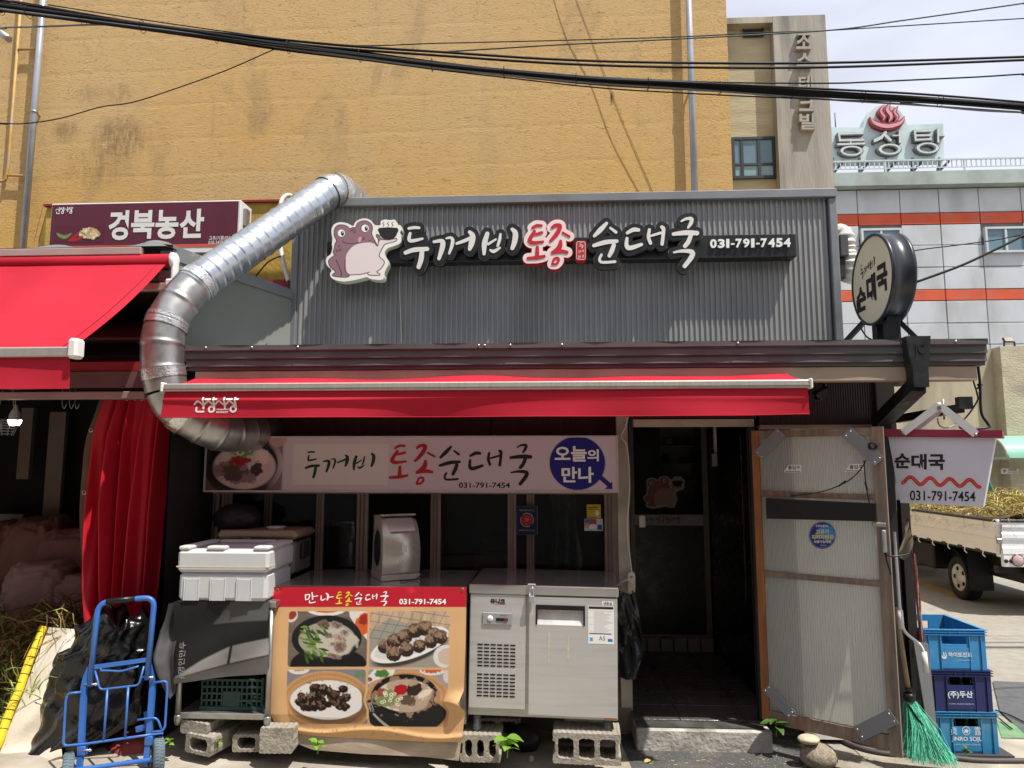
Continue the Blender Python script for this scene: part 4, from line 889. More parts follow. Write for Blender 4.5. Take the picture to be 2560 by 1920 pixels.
def low_paint(X, Y):
    U = 515 + X; V = 1090 + Y; B = np.ones((*X.shape, 3)) * np.array(lin('#c3b4bd'))
    nz = fbm(U, V, .05, 3)
    k = np.clip((722 - U) / 50, 0, 1)[..., None]; B = B * (1 - k) + np.array(lin('#2a1d1c')) * k
    mat_ = np.minimum(np.abs(sd_ell(U, V, 614, 1161, 112, 92)) - 9, np.abs(sd_ell(U, V, 614, 1161, 128, 106)) - 5)
    B = over(B, np.where(U < 715, mat_, 9), '#6b4f3c', 3, .8)
    B = over(B, sd_ell(U, V, 700, 1097, 24, 20), '#b98f86', 3, .9); B = over(B, sd_ell(U, V, 614, 1161, 88, 69), '#120d0d', 3); B = over(B, sd_ell(U, V, 617, 1168, 80, 56), '#c5a5a3', 4)
    B = over(B, sd_ell(U, V, 600, 1180, 55, 28) + (nz - .5) * 50, '#6d4b48', 6, .8); B = over(B, sd_ell(U, V, 590, 1183, 32, 20) + (fbm(U, V, .12, 5) - .5) * 30, '#4a3230', 4, .9)
    B = over(B, sd_ell(U, V, 606, 1152, 24, 13) + (fbm(U, V, .1, 6) - .5) * 20, '#8e1e1c', 4); B = over(B, sd_ell(U, V, 648, 1172, 16, 16) + (fbm(U, V, .1, 8) - .5) * 16, '#3f2524', 3)
    B = over(B, sd_ell(U, V, 612, 1133, 24, 9) + (fbm(U, V, .2, 9) - .5) * 18, '#5f7f3a', 3); B = over(B, np.abs(sd_ell(U, V, 605, 1131, 8, 6)) - 1.5, '#c9d7b0', 1.5)
    for q in range(9): B = over(B, np.abs(sd_ell(U, V, 655 + (q % 3) * 7, 1136 + (q // 3) * 7, 9, 6, q)) - 1, '#d9b9b4', 1.5)
    B = over(B, sd_poly(U, V, [(742, 1110), (982, 1110), (979, 1212), (739, 1212)]), '#cdc4c2', 1.5)
    B = over(B, sd_ell(U, V, 1447.5, 1158, 68, 66.5), '#1d1a75', 1.5)
    B = over(B, sd_strokes(U, V, [[(1500, 1190, 6), (1522, 1210, 6)]]), '#1d1a75', 1.5); B = over(B, sd_poly(U, V, [(1532, 1202), (1532, 1222), (1513, 1222)]), '#1d1a75', 1.5)
    return B
print_mesh(lambda x, y, d: FB(515 + x, 1090 + y, d), 1032, 141, 516, 72, low_paint, MT['print'], 'printed_face', ls, .001)
k3 = 660 / 2212; gb, rb, bb_ = MB(), MB(), MB()
for ch, (x0, y0, x1, y1) in {'두': (170,125,300,358), '꺼': (322,155,545,308), '비': (575,140,765,290), '토': (880,72,1045,360), '종': (1088,68,1270,410), '순': (1295,82,1480,375), '대': (1540,115,1825,290), '국': (1880,68,2070,415)}.items():
    st = brush(ch, (720 + x0 * k3, 1090 + y0 * k3, 720 + x1 * k3, 1090 + y1 * k3)); brush_mesh(gb if ch in '두꺼비' else rb if ch in '토종' else bb_, st, FB, .0022, 1.0)
gb.build('green_lettering', mat('ink_green', '#12301d', .5), ls, fix=False); rb.build('red_lettering', mat('ink_crimson', '#a31a1e', .5), ls, fix=False)
put_text(bb_, '031-791-7454', (1157, 1206, 1283, 1220), FB, .0022, bold=.02); bb_.build('black_lettering', MT['ink_black'], ls, fix=False)
mb = MB(); k7 = 720 / 2212
put_text(mb, '오늘', (860 + 1636 * k7, 1060 + 172 * k7, 860 + 1876 * k7, 1060 + 290 * k7), FB, .0022, bold=.03); put_text(mb, '의', (860 + 1880 * k7, 1060 + 196 * k7, 860 + 1966 * k7, 1060 + 288 * k7), FB, .0022, bold=.03)
put_text(mb, '만나', (860 + 1686 * k7, 1060 + 330 * k7, 860 + 1926 * k7, 1060 + 450 * k7), FB, .0022, bold=.03); mb.build('white_lettering', MT['white_letter'], ls, fix=False)

# ------------------------------------------------------------ awnings
A('awning_red', '#bd2739', .78, var=.10, vs=1.6, spec=.2, bump=.0006, bs=500, dirt='#a51527', dirt_amt=.4, dirt_scale=2)
A('bar_grey', '#b0aaa2', .45, metal=.5, var=.08, vs=8, stretch=(8, 1, 1)); A('cap_white', '#d5d4cf', .45, var=.04)
# fabric lets some sunlight through
_m = MT['awning_red']; _N = _m.node_tree.nodes; _L = _m.node_tree.links; _b = _N['Principled BSDF']; _o = _N['Material Output']
_t = _N.new('ShaderNodeBsdfTranslucent'); _t.inputs[0].default_value = (*lin('#c01a2e'), 1); _x = _N.new('ShaderNodeMixShader'); _x.inputs[0].default_value = .22
_L.new(_b.outputs[0], _x.inputs[1]); _L.new(_t.outputs[0], _x.inputs[2]); _L.new(_x.outputs[0], _o.inputs[0])
YA = 4.0
aw = thing('market_awning', 'wide red retractable awning with white market logo over the restaurant counter', 'awning', (0, YA, 0))
ax0, ax1 = P(416, 954, YA).x, P(2019, 950, YA).x; az = P(1280, 955, YA).z; zbk = az + .125
def cloth(s, t):
    x = ax0 + .01 + (ax1 - ax0 - .02) * s; sag = -.018 * math.sin(t * math.pi) * (1 + .5 * math.sin(s * 23)) + .010 * math.sin(s * 14 + 1) * t
    return (x, .005 + .44 * t, az - .006 + (zbk - az) * t + sag)
mb = MB(); mb.grid(cloth, 80, 8); mb.build('cloth', MT['awning_red'], aw)
mb = MB(); mb.box(ax0, -.03, az - .045, ax1, .012, az + .000, bev=.006); mb.box(ax0, -.034, az - .030, ax1, -.0305, az - .022); fb = mb.build('front_bar', MT['bar_grey'], aw)
for x in (ax0 - .016, ax1): mb = MB(); mb.box(x, -.04, az - .05, x + .016, .02, az + .008, bev=.006); mb.build('end_cap', MT['cap_white'], aw)
VH = P(1280, 972, YA).z - P(1280, 1039, YA).z
def val(s, t, d=0):
    x = ax0 + (ax1 - ax0 - .008) * s - .010 * (1 - 2 * s) * t
    wav = .012 * math.sin(s * 9 + .6) * t + .010 * math.sin(s * 21 + 2) * t * t + .016 * math.exp(-((t - .32 - .05 * math.sin(s * 8)) / .10) ** 2) * (.6 + .4 * math.sin(s * 6))
    return Vector((x, -.012 - wav - d, az - .044 - VH * t * (1 - .06 * max(0, (s - .9) * 10))))
mb = MB(); mb.grid(lambda s, t: val(s, t), 120, 16); va = mb.build('valance', MT['awning_red'], aw)
mb = MB(); mb.tube([val(s / 60, 1.0, .001) for s in range(61)], .003, 5); mb.build('hem', MT['awning_red'], aw)
# market emblem on the valance (photo pixel box of the emblem mapped to cloth coordinates)
k5 = 160 / 2212
def EM(x, y, d):   # x, y in emblem pixels
    u = 480 + x * k5; v = 985 + y * k5; return val((u - 416) / 1603, min(max((v - 972) / 67, 0), 1), d + .002)
emb = [[(265,290,28),(330,210,28),(395,182,28),(460,215,28),(530,275,28),(590,300,28),(650,270,28),(710,210,28),(770,185,28),(830,215,28),(900,280,28),(970,305,28),(1040,265,28),(1090,205,28),(1140,182,28),(1200,215,28),(1270,275,28),(1345,302,28),(1410,270,28),(1470,205,28),(1525,182,28),(1580,215,28),(1690,310,28)],
       [(562,55,33),(580,200,33),(602,430,33)], [(665,118,33),(835,118,33)], [(935,55,33),(955,200,33),(985,440,33)], [(985,115,33),(1050,115,33)], [(1318,55,33),(1335,200,33),(1362,425,33)], [(1425,115,33),(1600,115,33)], [(1705,55,33),(1722,250,33),(1745,450,33)], [(1750,115,33),(1820,115,33)], [(352,405,33),(352,480,33),(370,530,33),(430,545,33),(620,545,33)]]
def esd(X, Y):
    D = np.full(X.shape, 1e9)
    for s in emb: D = np.minimum(D, sd_strokes(X, Y, [s]))
    for c in ((890, 460), (1655, 455)): D = np.minimum(D, np.abs(np.hypot(X - c[0], Y - c[1]) - 95) - 34)
    w = sd_strokes(X, Y, [[(x, y, 4) for x, y, _ in emb[0]]]); return np.maximum(D, -w)
mb = MB(); slab(mb, contour(esd, 220, 10, 1860, 610, 11), EM, None, 0); put_text(mb, 'SINJANG', (1068, 445, 1492, 505), EM, 0, .03); put_text(mb, 'MARKET', (1072, 530, 1492, 595), EM, 0, .03)
_e = mb.build('emblem', mat('emblem_white', '#d9cfc9', .6), aw, fix=False)
mb = MB(); mb.tube([(ax0 + .05, .46, zbk + .01), (ax1 - .05, .46, zbk + .01)], .035, 12); mb.build('roller', MT['awning_red'], aw)
for x in (ax0 + .25, ax1 - .25):
    mb = MB(); mb.bar((x, .02, az - .03), (x + (.5 if x < 0 else -.5), .25, az - .05), .025, .035); mb.bar((x + (.5 if x < 0 else -.5), .25, az - .05), (x, .5, az - .02), .025, .035); mb.build('folding_arm', MT['cap_white'], aw)

# neighbour's awning
YN1, YN0 = 3.5, 4.36
na = thing('neighbour_awning', 'red retractable awning stretched out steeply over the produce shop', 'awning', (0, YN1, 0))
nx1 = P(180, 868, YN1).x; nz0 = P(100, 870, YN1).z; nz1 = P(415, 652, YN0).z; nx0 = -4.6
mb = MB(); mb.grid(lambda s, t: (nx0 + (nx1 + .005 - nx0) * s, .0 + (YN0 - YN1) * t, nz0 + (nz1 - nz0) * t - .03 * math.sin(t * math.pi) + .004 * math.sin(s * 30) * math.sin(t * 3.1)), 40, 24); mb.build('cloth', MT['awning_red'], na)
mb = MB(); mb.tube([(nx1 - .055, .002 + (YN0 - YN1) * k / 12, nz0 + (nz1 - nz0) * k / 12 - .03 * math.sin(k / 12 * math.pi) + .003) for k in range(13)], .002, 5); mb.build('seam', mat('seam_red', '#8e1020', .8), na)
mb = MB(); mb.box(nx0, -.03, nz0 - .05, nx1, .012, nz0 + .001, bev=.006); mb.build('front_bar', MT['bar_grey'], na)
mb = MB(); mb.box(nx1, -.045, nz0 - .06, nx1 + .055, .03, nz0 + .045, bev=.014); mb.build('end_cap', MT['cap_white'], na)
mb = MB(); mb.grid(lambda s, t: (nx0 + (nx1 - nx0) * s + .012 * t * s, -.012 - .012 * math.sin(s * 11) * t - .014 * t * t, nz0 - .05 - .165 * t), 40, 8); mb.build('valance', MT['awning_red'], na)
mb = MB(); mb.tube([(nx0, YN0 - YN1, nz1), (nx1 + .03, YN0 - YN1, nz1)], .045, 14); mb.build('roller', MT['awning_red'], na)
mb = MB(); rl = YN0 - YN1; mb.lathe([(0, .02), (.05, .02), (.055, .0), (0, 0)], 14, rot(ry=R(90), loc=(nx1 + .031, rl, nz1))); mb.box(nx1 + .035, rl - .03, nz1 - .19, nx1 + .06, rl + .03, nz1 + .02, bev=.008); mb.box(nx1 + .01, rl - .05, nz1 - .22, nx1 + .075, rl + .05, nz1 - .13, bev=.01); mb.build('roller_bracket', MT['cap_white'], na)
mb = MB(); mb.box(nx0, rl - .02, nz1 - .20, nx1 + .02, rl + .03, nz1 - .15, bev=.004); mb.build('mounting_bar', MT['bar_grey'], na)

# ------------------------------------------------------------ neighbouring produce shop
nb = thing('produce_shop', 'dark open-fronted produce shop with grey metal roof beside the restaurant', 'shop', (0, 4.4, 0))
def LN(u, v, Y): p = P(u, v, Y); return Vector((p.x, Y - 4.4, p.z))
rz = P(300, 622, 4.35).z; rx1 = P(425, 610, 4.35).x
# roof: lapped metal sheets with two lifted humps
def hump(x): return .095 * max(0, 1 - abs((x + 2.62) / .16) ** 2.2) + .07 * max(0, 1 - abs((x + 3.30) / .2) ** 2.2)
mb = MB(); mb.grid(lambda s, t: (-6 + (rx1 + 6) * s, -.06 + 1.0 * t, rz + .012 + .03 * t + hump(-6 + (rx1 + 6) * s + .06 * t) * min(1, t * 6) * (1 - .5 * t) + .012 * math.sin((-6 + (rx1 + 6) * s) * 9) * min(1, t * 4)), 160, 14); mb.build('roof_sheet', MT['roof_metal'], nb)
mb = MB(); mb.box(-6, -.075, rz - .045, rx1 - .18, -.03, rz + .004, bev=.004); mb.build('eaves_strip', mat('eaves_pale', '#a58f88', .5, var=.1), nb)
mb = MB(); mb.box(-6, -.03, rz - .14, rx1 - .02, .05, rz - .05); mb.build('eaves_board', MT['dark_panel'], nb)
# sloping flashing and pale side panel towards the restaurant
f0, f1 = LN(428, 612, 4.42), LN(736, 728, YF); w = Vector((0, 0, -.05))
mb = MB(); nrm = Vector((.012, 0, 0))
a_, b_ = f0, f1
mb.add([a_ + nrm, b_ + nrm, b_ + nrm - Vector((0, 0, .07)), a_ + nrm - Vector((0, 0, .10)), a_ - Vector((.2, 0, -.02)), b_ - Vector((.2, 0, -.02))], [(0, 1, 2, 3), (0, 4, 5, 1)]); mb.build('side_flashing', MT['grey_trim'], nb)
mb = MB(); mb.add([a_ - Vector((0, 0, .09)), b_ - Vector((0, 0, .06)), Vector((b_.x, b_.y, 2.45)), Vector((a_.x, a_.y, 2.45))], [(0, 1, 2, 3)]); mb.add([x - Vector((.03, 0, 0)) for x in (a_ - Vector((0, 0, .09)), b_ - Vector((0, 0, .06)), Vector((b_.x, b_.y, 2.45)), Vector((a_.x, a_.y, 2.45)))], [(3, 2, 1, 0)]); mb.build('side_panel', MT['panel_green'], nb)
mb = MB(); mb.box(f0.x - .05, -.02, 2.2, f0.x + .02, .05, f0.z - .05, bev=.004); mb.build('corner_trim', MT['grey_trim'], nb)
# beams under the awning
mb = MB(); mb.box(-6, 0.0, 2.38, P(372, 890, 4.4).x, .06, 2.44); mb.build('red_beam', mat('beam_red', '#7a1c22', .6, var=.1), nb)
mb = MB(); mb.box(-6, -.012, 2.27, P(372, 890, 4.4).x, .07, 2.375); mb.build('beam', mat('beam_brown', '#5a4140', .6, var=.1), nb)
mb = MB(); mb.box(-6, -.02, 2.20, P(372, 890, 4.4).x, .06, 2.245, bev=.004); mb.build('curtain_rail', mat('rail_pink', '#8d7a76', .5), nb)
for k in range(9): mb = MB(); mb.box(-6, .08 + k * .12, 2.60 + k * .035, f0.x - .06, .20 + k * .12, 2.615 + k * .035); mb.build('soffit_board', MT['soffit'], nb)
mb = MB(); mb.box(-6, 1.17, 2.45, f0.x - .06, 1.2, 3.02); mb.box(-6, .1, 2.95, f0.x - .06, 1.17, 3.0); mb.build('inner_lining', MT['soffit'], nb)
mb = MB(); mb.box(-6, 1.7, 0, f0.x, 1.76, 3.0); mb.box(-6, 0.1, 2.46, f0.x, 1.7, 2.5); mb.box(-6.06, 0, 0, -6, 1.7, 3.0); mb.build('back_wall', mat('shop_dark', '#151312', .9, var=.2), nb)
mb = MB(); mb.box(XU(415, 4.35, 1300), 4.36 - 4.4, 0, XU(520, 4.9, 1300), .55, 2.45); mb.build('party_wall', MT['dark_panel'], nb)
for (u0, v0, u1, v1, Y) in ((54, 1020, 70, 1198, 5.9), (125, 1030, 146, 1300, 5.94)):
    a = LN(u0, v0, Y); b = LN(u1, v1, Y); mb = MB(); mb.box(a.x, a.y, b.z, b.x, a.y + .04, a.z); mb.build('door_stile', mat('stile_brown', '#6b5b50', .6) if 'stile_brown' not in bpy.data.materials else bpy.data.materials['stile_brown'], nb)
a = LN(-40, 1285, 5.9); b = LN(55, 1312, 5.9); mb = MB(); mb.box(a.x, a.y, b.z, b.x, a.y + .02, a.z); mb.build('notice', MT['interior_pale'], nb)
# low yellow parapet wall with red capping behind the shop
YLW = 6.3
lw = thing('parapet_wall', 'low dirty yellow wall with red metal capping behind the produce sign', 'wall', (0, YLW, 0))
z1 = P(400, 512, YLW).z; x0w, x1w = P(118, 520, YLW).x, P(736, 520, YLW).x
mb = MB(); mb.box(x0w, 0, 2.0, x1w, .3, z1); mb.add([(x0w, .001, 2.0), (x0w, .001, z1 - .001), (x0w - .75, .9, z1 - .001), (x0w - .75, .9, 2.0)], [(0, 1, 2, 3)]); mb.build('wall', MT['yellow_low'], lw)
mb = MB(); mb.box(x0w - .02, -.03, z1, x1w, .33, z1 + .02); mb.add([(x0w - .02, -.03, z1 + .02), (x0w - .8, .9, z1 - .02), (x0w - .8, .9, z1 - .06), (x0w - .02, -.03, z1 - .02)], [(0, 1, 2, 3)]); mb.build('red_capping', MT['red_flash'], lw)
mb = MB(); mb.box(P(640, 690, YF + .1).x, -.98, 2.5, P(736, 690, YF + .1).x - .0, -.95, P(700, 688, YF).z); mb.build('red_flashing', MT['red_flash'], lw)

# produce shop's sign
YM = 5.7
ms = thing('produce_sign', 'maroon produce signboard with white lettering and peppers picture', 'sign', (0, YM, 0))
ma = P(131, 513, YM); mc = P(597, 502, YM); mz1 = (ma.z + mc.z) / 2; mz0 = P(594, 616, YM).z
A('maroon', '#571d2e', .4, var=.06, vs=3, dirt='#4a1626', dirt_amt=.4, dirt_scale=2, stretch=(3, 1, .4))
mb = MB(); mb.box(ma.x - .01, .003, mz0 - .05, mc.x + .02, .22, mz1 + .012, bev=.006); mb.build('box', MT['cap_white'], ms)
MW, MH = mc.x - ma.x, mz1 - mz0
def FM(x, y, d): return Vector((ma.x + x * MW, -d, mz1 - y * MH))
mb = MB(); mb.add([FM(0, 0, 0), FM(1, 0, 0), FM(1, .93, 0), FM(0, .93, 0)], [(0, 1, 2, 3)]); mb.build('face', MT['maroon'], ms)
mb = MB(); mb.add([FM(0, .931, 0), FM(1, .931, 0), FM(1, 1, 0), FM(0, 1, 0)], [(0, 1, 2, 3)]); mb.build('orange_band', mat('band_orange', '#c5563c', .5), ms)
mb = MB(); k6 = lambda x, y: ((x - 50 + (y - 30) * .003) / 1985, (y - 55 + (x - 50) * .0225) / 425)
for s, (x0, y0, x1, y1) in zip('경북농산', ((672, 108, 885, 385), (912, 104, 1158, 370), (1170, 100, 1412, 370), (1425, 90, 1680, 358))):
    p0 = k6(x0, y0); p1 = k6(x1, y1); put_text(mb, s, (p0[0], p0[1], p1[0], p1[1]), FM, .003, bold=.035)
p0 = k6(1742, 342); p1 = k6(1982, 378); put_text(mb, '고추/기름/마늘', (*p0, *p1), FM, .003, .01); p0 = k6(1738, 386); p1 = k6(1982, 416); put_text(mb, '010-3458-4345', (*p0, *p1), FM, .003, .01)
mb.build('lettering', MT['letter_face'], ms, fix=False); mb = MB(); slab(mb, contour(esd, 220, 10, 1860, 610, 30), lambda x, y, d: FM(.02 + (x - 230) / 1600 * .095, .06 + (y - 40) / 550 * .155, d), None, .003)
mb.build('market_emblem', MT['letter_face'], ms, fix=False)
def pep_paint(X, Y):
    B = np.ones((*X.shape, 3)) * np.array(lin('#571d2e'))
    B = over(B, sd_ell(X, Y, 480, 345, 122, 52), '#2b2018', 6); r = random.Random(4)
    for q in range(90):
        a, rr = r.random() * 6.28, math.sqrt(r.random()); cx, cy = 475 + math.cos(a) * rr * 108, 325 + math.sin(a) * rr * 48
        B = over(B, sd_ell(X, Y, cx, cy, 16, 12, r.random() * 3), r.choice(('#cdb48c', '#b89a70', '#dcc8a4', '#a8895f')), 4)
    B = over(B, sd_strokes(X, Y, [[(120, 325, 3), (150, 345, 14), (205, 360, 14), (245, 345, 4)], [(180, 372, 4), (225, 360, 14), (275, 328, 6)], [(370, 310, 8), (440, 345, 7)]]), '#5c8f42', 5)
    B = over(B, sd_strokes(X, Y, [[(250, 398, 4), (310, 360, 14), (355, 320, 6)], [(265, 400, 4), (330, 385, 12), (400, 360, 8)], [(190, 345, 5), (225, 340, 7)]]), '#a51d1f', 5)
    return B
print_mesh(lambda x, y, d: FM(*k6(100 + x, 255 + y), d), 520, 155, 104, 31, lambda X, Y: pep_paint(X + 100, Y + 255), MT['print'], 'peppers_print', ms, .0015)
mb = MB(); mb.box(mc.x + .02, .05, mz0 + .2, mc.x + .05, .12, mz0 + .35); mb.build('bracket', MT['galv_dull'], ms)

# ------------------------------------------------------------ exhaust duct
dp = [(628, 1080, 4.68), (600, 1082, 4.50), (520, 1068, 4.40), (455, 1028, 4.30), (422, 965, 4.25), (407, 900, 4.22), (408, 840, 4.22), (425, 785, 4.25), (470, 725, 4.35), (650, 590, 4.75), (790, 487, 5.05), (838, 460, 5.14), (862, 466, 5.26), (890, 500, 5.45), (925, 545, 5.7)]
pts = [P(*q) for q in dp]
path = fillet([P(668, 1078, 4.99), pts[0], P(545, 1085, 4.42), P(430, 1018, 4.26), P(404, 925, 4.22), P(408, 812, 4.23), P(474, 722, 4.35), P(842, 466, 5.16), P(935, 552, 5.75)], .13, 5)
dd = thing('exhaust_duct', 'large galvanised spiral exhaust duct bending up over the restaurant roof', 'duct', (0, 0, 0))
def resample(path, step):
    L = [0]
    for a, b in zip(path[:-1], path[1:]): L.append(L[-1] + (b - a).length)
    n = int(L[-1] / step); out = []; k = 0
    for i in range(n + 1):
        s = L[-1] * i / n
        while k < len(path) - 2 and L[k + 1] < s: k += 1
        t = (s - L[k]) / max(1e-9, L[k + 1] - L[k]); out.append((path[k].lerp(path[k + 1], t), s))
    return out
rs = resample(path, .0085); tot = rs[-1][1]; DR = .122
# arc lengths of the marked stations
def near(u, v, Y):
    q = P(u, v, Y); return min(rs, key=lambda a: (a[0] - q).length)[1]
sA = near(470, 722, 4.35); sB = near(405, 925, 4.22); sT = near(836, 470, 5.14)
def seg_tube(s0, s1, r, pitch, ridge, name, m, par=dd, wob=0, n=28):
    q = [(p, s) for p, s in rs if s0 <= s <= s1]; rr = []
    for p, s in q:
        f = (s / pitch) % 1.0; rr.append(r + (ridge * math.exp(-((f - .5) / .07) ** 2)) + wob * math.sin(s * 300))
    mb = MB(); mb.tube([p for p, s in q], rr, n, caps=False); return mb.build(name, m, par, fix=False)
seg_tube(0, sB - .12, DR, .105, .006, 'lower_run', MT['galv_dull'])
seg_tube(sB - .125, sA + .03, DR + .002, .15, .007, 'riser', MT['galv_dull'])
seg_tube(sA + .025, sT - .04, DR, .074, .0055, 'spiral_run', MT['galv'])
seg_tube(sT - .045, sT + .06, DR + .003, .09, .006, 'elbow', MT['galv'])
seg_tube(sT + .055, tot, DR, .088, .006, 'rear_run', MT['galv'])
A('foil_tape', '#d0d0cc', .25, metal=.85, var=.2, vs=30, bump=.004, bs=55)
for s in (sA + .07, sA - .28, sB - .02, sB - .30, sT + .05, sT - .05): seg_tube(s - .035, s + .035, DR + .0075, .5, 0, 'foil_tape', MT['foil_tape'], wob=.001)
# white conduits behind the duct
cd_ = thing('white_conduit', 'white flexible conduit looping down beside the grey corrugated front', 'conduit', (0, 0, 0))
mb = MB(); mb.tube(smoothpath([P(u, v, Y) for u, v, Y in ((745, 500, 5.6), (722, 488, 5.5), (705, 500, 5.45), (700, 540, 5.4), (700, 610, 5.35), (712, 670, 5.3), (722, 705, 5.25))], 5), .018, 10); mb.build('tube', MT['white_pvc'], cd_)
mb = MB(); mb.tube(smoothpath([P(u, v, Y) for u, v, Y in ((640, 690, 5.4), (670, 655, 5.35), (702, 640, 5.3))], 5), .006, 6); mb.tube(smoothpath([P(u, v, Y) for u, v, Y in ((722, 700, 5.24), (716, 740, 5.22), (700, 800, 5.15), (660, 870, 5.0))], 5), .004, 6); mb.build('thin_wire', MT['black_paint'], cd_)
# hood vents at the right end of the grey front
vt = thing('side_exhaust', 'white corrugated flexible exhaust hose hanging beside the grey front', 'duct', (0, 0, 0))
mb = MB(); q = resample(smoothpath([P(u, v, Y) for u, v, Y in ((2096, 580, 5.6), (2112, 590, 5.5), (2117, 625, 5.5), (2120, 668, 5.5), (2106, 698, 5.55))], 6), .006)
mb.tube([p for p, s in q], [.062 + .006 * math.sin(s * 150) + .02 * (s > .27) for p, s in q], 18); mb.build('hose', MT['white_pvc'], vt)
mb = MB(); mb.box(P(2090, 592, 5.45).x, 5.38, P(2100, 646, 5.45).z, P(2111, 592, 5.45).x, 5.55, P(2100, 592, 5.45).z, bev=.006); mb.build('bracket_box', mat('vent_grey', '#4c4c4d', .5), vt)
mb = MB(); mb.box(P(2090, 648, 5.45).x, 5.40, P(2100, 700, 5.45).z, P(2108, 648, 5.45).x, 5.5, P(2100, 648, 5.45).z, bev=.01); mb.build('damper', MT['black_paint'], vt)

# ------------------------------------------------------------ round projecting sign
YR = 4.75
rd = thing('round_sign', 'round cream lightbox sign with dark rim on posts above the gutter', 'sign', (P(2177, 700, YR).x, YR, P(2177, 700, YR).z))
rr_ = P(2177, 590, YR).z - rd.location.z; TH = .150
A('drum_dark', '#2a2d33', .32, var=.1, vs=4, spec=.5, dirt='#3b3d40', dirt_amt=.4, dirt_scale=6); A('sign_cream', '#d8cdb0', .4, var=.05, vs=3, dirt='#c6b998', dirt_amt=.4, dirt_scale=4)
Mx = rot(ry=R(90))
mb = MB(); mb.lathe([(rr_ - .014, 0), (rr_ + .002, 0), (rr_ + .004, .02), (rr_ - .002, .022), (rr_ - .002, TH - .022), (rr_ + .004, TH - .02), (rr_ + .002, TH), (rr_ - .014, TH)], 64, Mx); mb.build('drum', MT['drum_dark'], rd)
for x, nm in ((.006, 'face'), (TH - .006, 'face')):
    mb = MB(); mb.lathe([(0, x), (rr_ - .0145, x)], 48, Mx, smooth=False); fc = mb.build(nm, MT['sign_cream'], rd)
    if x < .1: face = fc
# face plane: local y (towards street is left in view when facing -X): x2 to the right for a viewer standing on the -X side = -Y... 
def FR(x, y, d): return Vector((.0045 - d, -x, y))
kx = .5 * 2 * rr_ / 1310
# lettering measured on the face: horizontal -1..1 of the radius, vertical +-1
mb = MB()
def RB(x, y): return ((x), (y))
def FR2(x, y, d): # x,y in unit disc, y down; a viewer at -X sees +Y (into the street depth) on the left
    return Vector((.0045 - d, -x * rr_ * .94, -y * rr_ * .94))
for ch, bb in (('두', (-.55, -.50, -.38, -.14)), ('꺼', (-.36, -.46, -.08, -.22)), ('비', (-.04, -.52, .22, -.24))): brush_mesh(mb, brush(ch, bb, .9), FR2, .001, .008)
put_text(mb, '순', (-.86, .02, -.34, .62), FR2, .001, bold=.05); put_text(mb, '대', (-.28, -.14, .20, .52), FR2, .001, bold=.05); put_text(mb, '국', (.26, -.24, .78, .42), FR2, .001, bold=.05)
mb.build('lettering', MT['ink_black'], face, fix=False)
zb = ZG1 + .02 - rd.location.z
for yy in (-.10, .06):
    mb = MB(); mb.box(.03, yy - .035, zb + .02, .11, yy + .035, -rr_ + .03, bev=.003); mb.build('post', MT['black_paint'], rd)
mb = MB(); mb.bar((.07, .2, -rr_ * .66), (-.08, .42, zb + .05), .03, .03); mb.build('brace', MT['black_paint'], rd)
mb = MB(); mb.bar((TH - .02, -.05, -rr_ * .92), (TH + .10, -.12, zb - .0), .03, .03); mb.build('brace', MT['black_paint'], rd)
mb = MB(); mb.tube(smoothpath([Vector((-.01, .18, -.28)), Vector((.0, .10, -.37)), Vector((.02, -.02, -.42)), Vector((.06, -.12, -.43))], 5), .006, 6); mb.build('cable', MT['black_paint'], rd)
# ------------------------------------------------------------ stainless counter units
A('stainless', '#b3b2ae', .36, metal=.3, var=.05, vs=3, dirt='#8f8c86', dirt_amt=.3, dirt_scale=2, stretch=(1, 1, 14))
A('stainless_top', '#b0aeaa', .16, metal=.7, var=.06, vs=4, dirt='#77726c', dirt_amt=.4, dirt_scale=4)
A('black_plastic', '#111112', .4, var=.15, vs=8); A('slot_black', '#050505', .9, var=0); A('grey_plastic', '#8d8f90', .45, var=.05)
A('rust', '#7a4a2e', .8, var=.3, vs=30)
YZ = 4.25
fx_0, fx_1 = XU(1167, YZ, 1630), XU(1540, YZ, 1630); FW = fx_1 - fx_0
zF0, zF1, zF2 = P(1340, 1796, YZ).z, P(1340, 1488, YZ).z, P(1340, 1464, YZ).z
fz = thing('undercounter_freezer', 'stainless steel undercounter freezer with vent slots and one locked door', 'freezer', ((fx_0 + fx_1) / 2, YZ, 0), R(-2.0)); fz.rotation_euler = (0, R(.7), R(-2.0))
h = FW / 2; DPT = .66
mb = MB(); mb.box(-h, .012, zF0, h, DPT, zF1 - .004, bev=.004); mb.build('body', MT['stainless'], fz)
mb = MB(); mb.box(-h - .004, -.012, zF1, h + .006, DPT, zF2, bev=.005); mb.build('worktop', MT['stainless_top'], fz)
def fu(u): return (u - 1167) / 373 * FW - h
def fzv(v): return zF2 - (v - 1464) / (1796 - 1464) * (zF2 - zF0)
lx0, lx1 = fu(1168), fu(1311)
mb = MB(); mb.box(lx0 + .003, -.006, fzv(1776), lx1, .011, fzv(1489), bev=.003); vp = mb.build('vent_panel', MT['stainless'], fz)
slot = MB(); slot.prism([(-.016, 0), (-.014, .004), (.014, .004), (.016, 0), (.014, -.004), (-.014, -.004)], lambda x, z, d: Vector((x, -d, z)), .0, .0012); sm_ = slot.mesh('vent_slot'); sm_.materials.append(MT['slot_black'])
kf6 = 470 / 1624
for blk in (619, 877):
    for r_ in range(7):
        for c in range(6):
            o = link(bpy.data.objects.new('vent_slot', sm_), vp); o.location = (fu(1130 + (230 + c * 57) * kf6), -.0065, fzv(1440 + (blk + r_ * 30.5 - 4) * kf6 - 1))
